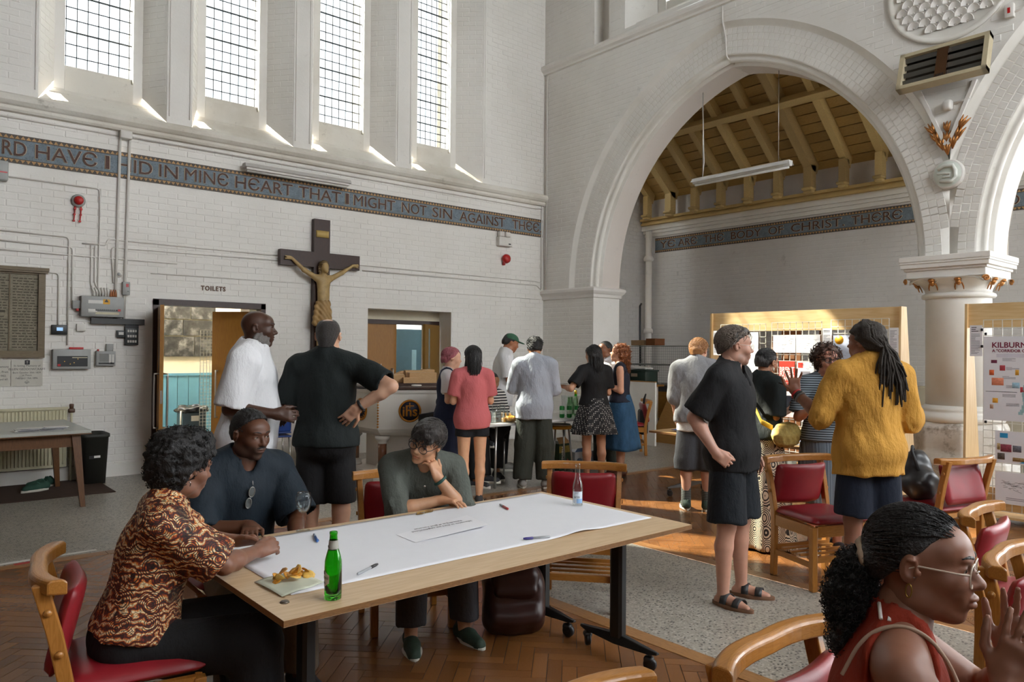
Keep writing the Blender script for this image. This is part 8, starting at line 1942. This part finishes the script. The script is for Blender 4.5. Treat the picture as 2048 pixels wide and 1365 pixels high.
person('man in white tee with cropped dark hair behind the auburn haired woman', (7.62,6.98), (-.75,-.1), 1.75, False, 1.08, head=(-.2,.0,0), armR=((.2,.1,-1),(-.4,.8,.3)), armL=((.14,-.05,-1),(-.3,.8,.1)), skin='7d5138', h=.013, clothes=[dict(k='shirt',n='white_tee',m=WHITEC,e=.025,sleeve=.46,se=.03,hem=-.14,fall=.02,nr=.068), dict(k='pants',n='dark_trousers',m=OLIVE,leg=.97,le=.03), dict(k='shoes',m=TRAINER)], hair=h12)
person('seated person in black with black hair beside the pulpit', (5.12,7.22), (.5,-.8), 1.65, True, 1.0, zp=.57, lean=(.08,0), head=(.3,.2,0), seat=True, legR=SIT, legL=SIT, armR=((.15,.3,-1),(-.2,1,-.1)), armL=((.15,.3,-1),(-.2,1,-.1)), skin='8a5a40', h=.014, clothes=[dict(k='shirt',n='black_top',m=BLACKC,e=.02,sleeve=.9,se=.02,hem=-.05,nr=.066), dict(k='pants',n='black_trousers',m=BLACKC,leg=.97,le=.03), dict(k='shoes',m=TRAINB)], hair=h7)
person('seated person in striped top with crossed leg behind the drinks table', (6.02,7.58), (-.1,-1), 1.72, False, 1.0, zp=.57, lean=(.1,0), head=(.2,.2,0), seat=True, legR=((.1,1,-.06),(.0,.05,-1)), legL=((-.2,.9,.25),(-.9,.3,-.3)), armR=((.15,.3,-1),(-.2,1,-.1)), armL=((.15,.3,-1),(-.2,1,-.1)), skin='a0704e', h=.013, clothes=[dict(k='shirt',n='striped_top',m=stripes('breton','e0ddd6','1c1d24',28),e=.016,sleeve=.9,se=.015,hem=-.05,nr=.066), dict(k='pants',n='black_trousers',m=BLACKC,leg=.93,le=.025), dict(k='shoes',m=TRAINB)], hair=h12)
t = thing('folding_chair', 'dark chair under the striped seated person', 'chair', (6.02,7.62,0), PI); MB().box(-.2,.2,-.2,.2,.43,.46).build('seat', BLK, t); MB().box(-.2,.2,-.24,-.21,.5,.85).build('backrest', BLK, t)
for x in (-.18,.18):
    for y in (-.18,.18): MB().tube([(x,y,0),(x,y,.43)],.012,8).build('leg', STEEL, t)
t = thing('folding_chair', 'dark chair under the person in black beside the pulpit', 'chair', (5.12,7.25,0), math.atan2(-.8,.5)-PI/2); MB().box(-.2,.2,-.2,.2,.43,.46).build('seat', BLK, t); MB().box(-.2,.2,-.24,-.21,.5,.85).build('backrest', BLK, t)
for x in (-.18,.18):
    for y in (-.18,.18): MB().tube([(x,y,0),(x,y,.43)],.012,8).build('leg', STEEL, t)
# ---- visitors by the boards
def h13(q, t): hair_cap(q, t, hair_mat('hair_ginger','9a6a3e',(45,45,12),1.6), .016, -.06, .055, .065, .006, 50, .007, 7); strands(q, t, hair_mat('hair_ginger','9a6a3e'), 420, .055, .003, 3, (.2,-.6,-.6), .6, .020, -.3)
person('man with ginger hair in grey linen shirt and knee shorts seen from behind', (6.38,4.60), (.82,.57), 1.75, False, 1.05, head=(-.35,.28,0), armR=((.1,.15,-1),(-.3,1,.1)), armL=((.10,.05,-1),(-.05,.5,-.7)), skin='cf9a80', h=.012, clothes=[dict(k='shirt',n='white_undershirt',m=WHITEC,e=.016,sleeve=0,hem=-.16,nr=.07,fall=.02), dict(k='shirt',n='grey_shirt',m=GREYLIN,e=.028,sleeve=.62,se=.03,hem=-.07,fall=.02,nr=.064,collar=True,wr=.008), dict(k='pants',n='charcoal_shorts',m=GREYSHO,leg=.60,le=.06,flare=.012), dict(k='socks',m=stripes('sock_stripe','3a3d3c','6f7470',60),len=.16), dict(k='shoes',m=TRAING)], hair=h13)
def h14(q, t):
    def ex(d, hp, R, k):
        d.ell(hp(.0,.035,.092),(.062,.048,.034),.03,'add',R)
        for i in range(8): x = -.05+i*.014; d.cone(hp(x,.04,.10), hp(x+.006,.080,.088+.006*(i%2)), .014, .006, .008)
    hair_cap(q, t, hair_mat('hair_grey_brown','3f3832',(45,45,10),2.0), .012, -.055, .048, .088, .006, 60, .0055, 7, extra=ex, side=-.012)
    strands(q, t, hair_mat('hair_grey_strand','6a5f55'), 800, .05, .0022, 3, (.1,-.8,-.1), .9, .016, -.3, lift=.012)
    eyeglasses(q, t, STEEL, LENS, .023, .017, .112, .0, .0012)
person('standing man in black shirt, shorts and sandals with thumb in pocket', (4.24,2.78), (.22,-.97), 1.77, False, 1.07, lean=(-.03,0), head=(.66,.10,0), stub=.4, armR=dict(we=(3.955,2.90,1.14), w=(4.0,2.70,.92)), armL=((.15,-.15,-1),(-.1,.45,-.8)), hands=(dict(d=(-.2,.75,-.6),n=(-.8,.2,-.5),c=.85,th=.9), None), skin='c0907a', eyes=(0,1,-.05), faceh=.0042, h=.010,
       legR=((.05,.02,-1),(.04,-.04,-1)), legL=((.05,.05,-1),(.06,-.02,-1)), hh=.0048,
       clothes=[dict(k='shirt',n='black_shirt',m=BLACKC,e=.020,sleeve=.46,se=.032,hem=-.13,fall=.02,nr=.070,neck='v',vd=.14,collar=True,wr=.007), dict(k='pants',n='dark_shorts',m=DARKSH,leg=.47,le=.05,flare=.012,e=.016,wr=.007), dict(k='sandals',m=M('sandal_black',(.02,.02,.022),.5,.1))], hair=h14)
def h15(q, t): strands(q, t, BLACKHAIR, 260, .10, .002, 3, (0,-1,-.25), .2, .010); hair_cap(q, t, hair_mat('hair_black_bun',(.012,.009,.008),(50,50,8)), .008, -.055, .060, .060, .003, 60, .0065, 7, extra=lambda d,hp,R,k: d.ell(hp(0,-.09,-.01),(.04,.035,.04),.02,'add',R)); MB().lathe([(0,-.02),(.008,-.01),(.008,.01),(0,.02)],8,tuple(q.hp(.084,.0,-.06))).build('earring', M('pearl',hexc('d8cbb4'),.3), t)
def x15(q, t):
    pm = M('strap_yellow',hexc('c9a632'),.7,.1); P_ = [q.S[-1]*.7+q.S[1]*.3+q.u*.075+q.f*.0, q.C-q.f*.135+q.u*.06-q.r*.02, q.C-q.f*.155-q.u*.06+q.r*.05, q.P-q.f*.14+q.u*.13+q.r*.12, q.P+q.r*.20+q.u*.07-q.f*.06]
    sb = MB(); out = []
    for i in range(len(P_)-1):
        for k_ in range(4): out.append(P_[i]+(P_[i+1]-P_[i])*k_/4)
    sb.loft([[tuple(p+q.u*.022),tuple(p-q.u*.022),tuple(p-q.u*.022+q.f*.004),tuple(p+q.u*.022+q.f*.004)] for p in out]); sb.build('yellow_strap', pm, t)
    d = SDF(q.P-.5, q.P+.5, .009); d.ell(q.P+q.r*.235+q.u*.03+q.f*.02, (.075,.16,.11), .02, 'add', q.Rl); d.warp(lambda x,y,z: .010*np.abs(np.sin(55*(y+.4*z)))*np.abs(np.sin(40*z))); ob('crochet_bag', d.mesh('crochet_bag'), M('crochet_yellow',hexc('8f7b3f'),.85,.25,60,bmp=.4), t)
    w = q.W[1]; fd = nrm(q.W[1]-q.E[1]); o = MB().rbox((0,0,0),(.072,.009,.148),.006).build('smartphone', M('phone_grey',hexc('4b4d58'),.3), t); o.matrix_local = frame(tuple(w+fd*.10+V3(-.035,.0,.03)), (.55,.75,.0), (-.25,.2,.95)) @ Matrix.Rotation(PI/2,4,'X'); 
person('woman in black top and fan-print long skirt reading a phone', (5.66,3.42), (.88,-.20), 1.645, True, 1.08, head=(.10,.30,0), armR=dict(we=(5.62,3.30,.98), w=(5.87,3.30,1.12)), armL=((.1,.1,-1),(-.3,.8,.4)), hands=(dict(n=(-1,0,.4),c=.5), None), skin='a97456', faceh=.0055, h=.0105, clothes=[dict(k='shirt',n='black_top',m=BLACKG,e=.018,sleeve=.47,se=.034,hem=-.02,fall=.01,nr=.066), dict(k='skirt',n='fan_skirt',m=fans(),top=.10,bot=.02,flare=.12,folds=7,fa=.022,rows=30), dict(k='shoes',m=TRAINB)], hair=h15, extra=x15)
def h16(q, t):
    m = hair_mat('hair_dreads',(.022,.017,.013),(60,60,60),2.6,.75); o = hair_cap(q, t, m, .024, -.05, .05, .05, .006, 60, .006, 5, extra=lambda d,hp,R,k: d.ell(hp(0,-.02,.075),(.088,.10,.06),.03,'add',R)); rr = random.Random(4); P_ = []
    for i in range(70):
        a = rr.uniform(-1.2,1.2); x = .085*math.sin(a); z0 = rr.uniform(.0,.09); tie = q.hp(rr.uniform(-.028,.028),-.125+rr.uniform(-.02,.02),-.035+rr.uniform(-.02,.02)); L = rr.uniform(.16,.38); sx = rr.uniform(-.06,.09); root = q.hp(x,-.09*math.cos(a)-.012,z0)
        e1 = tie+q.u*-.05+q.r*sx*.45-q.f*.035; e2 = tie-q.u*L*.6+q.r*sx-q.f*(.045+rr.uniform(0,.02)); e3 = tie-q.u*L+q.r*(sx*1.25+rr.uniform(-.015,.015))-q.f*(.03+rr.uniform(0,.03)); P_.append([root, root*.4+tie*.6-q.f*.02, tie, e1, e2, e3])
    locks(q, t, m, P_, .0085, .0055, 'dreadlock', 6); rr = random.Random(9)
    P2 = []
    for i in range(26):
        a = rr.uniform(-1.5,1.5); r_ = q.hp(.095*math.sin(a),-.03-.07*math.cos(a),.10); r2 = q.hp(.104*math.sin(a),-.035-.085*math.cos(a),.03); r3 = q.hp(.05*math.sin(a),-.13,-.03); P2.append([q.hp(.03*math.sin(a),-.0,.145), r_, r2, r3])
    locks(q, t, m, P2, .009, .009, 'dreadlock', 6); s = MB(); s.tube([tuple(q.hp(.03*math.cos(g),-.128,-.035+.03*math.sin(g))) for g in np.linspace(0,2*PI,14,endpoint=False)],.008,6,closed=True); s.build('hair_tie', BLACKC, t)
def x16(q, t):
    w = q.W[-1]; a = nrm(q.E[-1]-w); u_ = nrm(np.cross(a,(0,0,1))); v_ = np.cross(a,u_)
    for k_,(o_,mt) in enumerate(((.015,REDP),(.035,BLK),(.055,M('bead_grey',hexc('5c5a58'),.4,.3,60)))): MB().tube([tuple(w+a*o_+(u_*math.cos(g)+v_*math.sin(g))*(.032+.002*k_)) for g in np.linspace(0,2*PI,18,endpoint=False)],.0085,6,closed=True).build('bracelet', mt, t)
    MB().tube([tuple(w-a*.12+u_*.05),tuple(w-a*.045-u_*.05)],.0045,6).build('pen', BLK, t)
person('man with tied dreadlocks in mustard linen shirt raising a hand', (4.98,2.24), (.60,.80), 1.80, False, 1.12, head=(.55,.0,0), armR=((.26,.02,-1),(-.35,.8,-.05)), armL=dict(we=(4.74,2.50,1.06), w=(4.80,2.62,1.30)), hands=(None, dict(d=(-.05,.05,1),n=(-.3,-1,.1),c=.12,sp=.30,th=.0)), skin='8a5a44', faceh=.006, h=.0105, eyes=(0,1,0),
       hh=.0048, clothes=[dict(k='shirt',n='mustard_shirt',m=YELL,e=.022,sleeve=.56,se=.034,hem=-.17,fall=.03,nr=.066,collar=True,cuff=True,wr=.009), dict(k='pants',n='navy_shorts',m=cloth_mat('navy_shorts',(.012,.016,.028),.25),leg=.46,le=.045,flare=.01), dict(k='sandals',m=M('sandal_black',(.02,.02,.022),.5,.1))], hair=h16, extra=x16)
def h17(q, t):
    m = hair_mat('hair_curly_brown','4a2f22',(30,30,30),1.7); hair_cap(q, t, m, .025, -.10, .055, .06, .012, 60, .007, 3); curls(q, t, m, [(q.hp(0,-.02,.03),(.10,.11,.10))], 240, .011, 1.6, .035, 3, 'curl', .003); eyeglasses(q, t, M('frame_dark', (.02,.02,.022), .25, 0), LENS, .026, .021, .114, 0, .0024)
person('woman with curly hair and dark glasses in striped knit facing the yellow shirt', (5.86,2.98), (-.72,-.69), 1.66, True, 1.0, head=(.1,.0,0), armR=((.2,.1,-1),(-.1,.9,.3)), armL=((.2,.1,-1),(-.2,.9,.4)), skin='c98f78', h=.010, faceh=.006, clothes=[dict(k='shirt',n='striped_knit',m=stripes('knit_stripe','8d9aa3','2a323a',55),e=.016,sleeve=.44,se=.02,hem=-.02,nr=.066), dict(k='skirt',n='wavy_knit_skirt',m=stripes('knit_wave','7d8a94','343d47',95,0,.05),top=.10,bot=.40,flare=.04,folds=6,fa=.012), dict(k='shoes',m=TRAINB)], hair=h17)
# ---- woman in the foreground, profile to the right
def h18(q, t):
    m = hair_mat('hair_slick',(.007,.006,.006),(14,60,60),2.6,.4); hp, R, k = q.hp, q.Rh, q.hs
    hair_cap(q, t, m, .006, -.050, .052, .078, .0012, 90, .004, 3, side=-.004, sm=1); strands(q, t, m, 900, .11, .0016, 6, (0,-1,-.18), .12, .009, -.5, front=.8); c = hp(0,-.115,-.03)
    d = SDF(q.Hc-.42, q.Hc+.2, .008); d.ell(hp(0,-.125,-.055),(.042,.036,.045),.03,'add',R); d.ell(hp(-.005,-.130,-.12),(.054,.048,.075),.03,'add',R); d.ell(hp(0,-.125,-.20),(.040,.040,.06),.03,'add',R); d.warp(lambda x,y,z: .008*fbm(x,y,z,70,2)); ob('ponytail', d.mesh('ponytail'), AFRO, t)
    curls(q, t, m, [(hp(0,-.125,-.055),(.045,.040,.045)),(hp(-.005,-.130,-.12),(.058,.052,.078)),(hp(0,-.125,-.20),(.044,.044,.065)),(hp(0,-.13,-.12),(.06,.055,.08))], 2200, .0045, 2.4, .020, 5, 'curl', .0011, .5)
    s = MB(); s.tube([tuple(hp(.030*math.cos(g),-.108-.012*math.sin(g),-.018+.032*math.sin(g))) for g in np.linspace(0,2*PI,22,endpoint=False)],[.010+.003*math.sin(j*2.1) for j in range(22)],8,closed=True); s.build('scrunchie', M('scrunchie_cream',hexc('b09a80'),.7,.15,60), t)
    g = eyeglasses(q, t, M('clear_frame',hexc('c9b8a4'),.15,0), LENS, .028, .025, .108, -.004, .0020)
    for x in (1,-1):
        MB().tube([tuple(hp(x*.086+.002*math.cos(a),-.004+.006*math.cos(a),-.052+.014*math.sin(a))) for a in np.linspace(0,2*PI,16,endpoint=False)],.0016,6,closed=True).build('hoop_earring', GOLDF, t); MB().lathe([(0,-.002),(.0022,0),(0,.002)],8,tuple(hp(x*.087,.004,-.022))).build('ear_stud', STEEL, t)
def x18(q, t):
    w = q.W[1]; a = nrm(q.E[1]-w); u_ = nrm(np.cross(a,(0,0,1))); v_ = np.cross(a,u_); MB().tube([tuple(w+a*.03+(u_*math.cos(g)+v_*math.sin(g))*.033) for g in np.linspace(0,2*PI,24,endpoint=False)],.0016,6,closed=True).build('bracelet', GOLDF, t)
    for sd in (1,-1):
        P_ = [q.N+q.r*sd*.098+q.u*o[0]+q.f*o[1] for o in ((-.12,-.112),(-.03,-.085),(.012,-.03),(.006,.03),(-.05,.085),(-.13,.12))]; MB().tube(chaikin(P_),.0045,6).build('bra_strap', M('strap_beige',hexc('a98e78'),.6), t)
        for k_ in (0,1): b_ = q.N+q.r*sd*(.070)+q.f*(-.055+.016*k_)+q.u*.018; MB().tube([tuple(b_-q.r*sd*.028+q.u*.012),tuple(b_+q.r*sd*.018-q.u*.006)],.0042,5).build('white_trim', WHT, t)
person('woman in rust red tank top with clear glasses gesturing with raised hands', (1.67,.755), (.47,-.88), 1.67, True, 1.0, zp=.535, lean=(.14,.0), twist=.05, head=(-.32,-.06,0), seat=True, armR=dict(we=(1.52,.50,.86), w=(1.66,.49,1.00)), armL=dict(we=(1.93,.62,.84), w=(1.76,.50,1.0)), hands=(dict(d=(.1,.3,.95),n=(-1,.35,.0),c=.16,sp=.14,th=.2), dict(d=(0,.2,1),n=(.8,-.4,.0),c=.14,sp=.16,th=.1)), legR=SIT, legL=SIT, skin='8a5d48', eyes=(.05,1,.0), faceh=.0028, h=.0095, nose=1.2, lipf=.006,
       hh=.0048, clothes=[dict(k='shirt',n='rust_tank',m=RUST,e=.010,sleeve=0,hem=-.06,fall=.0,nr=.072,neck='v',vd=.12,tank=True,wr=.002,h=.008), dict(k='pants',n='black_trousers',m=BLACKC,leg=.97,le=.03), dict(k='shoes',m=TRAINB)], hair=h18, extra=x18)
t = thing('paper_plate', 'white paper plate held by the woman in the dotted skirt', 'plate', (6.43,6.62,1.19), 0); MB().lathe([(0,.004),(.06,.004),(.085,.014),(.084,.016),(.058,.008),(0,.008)],24).build('plate', LABELW, t)
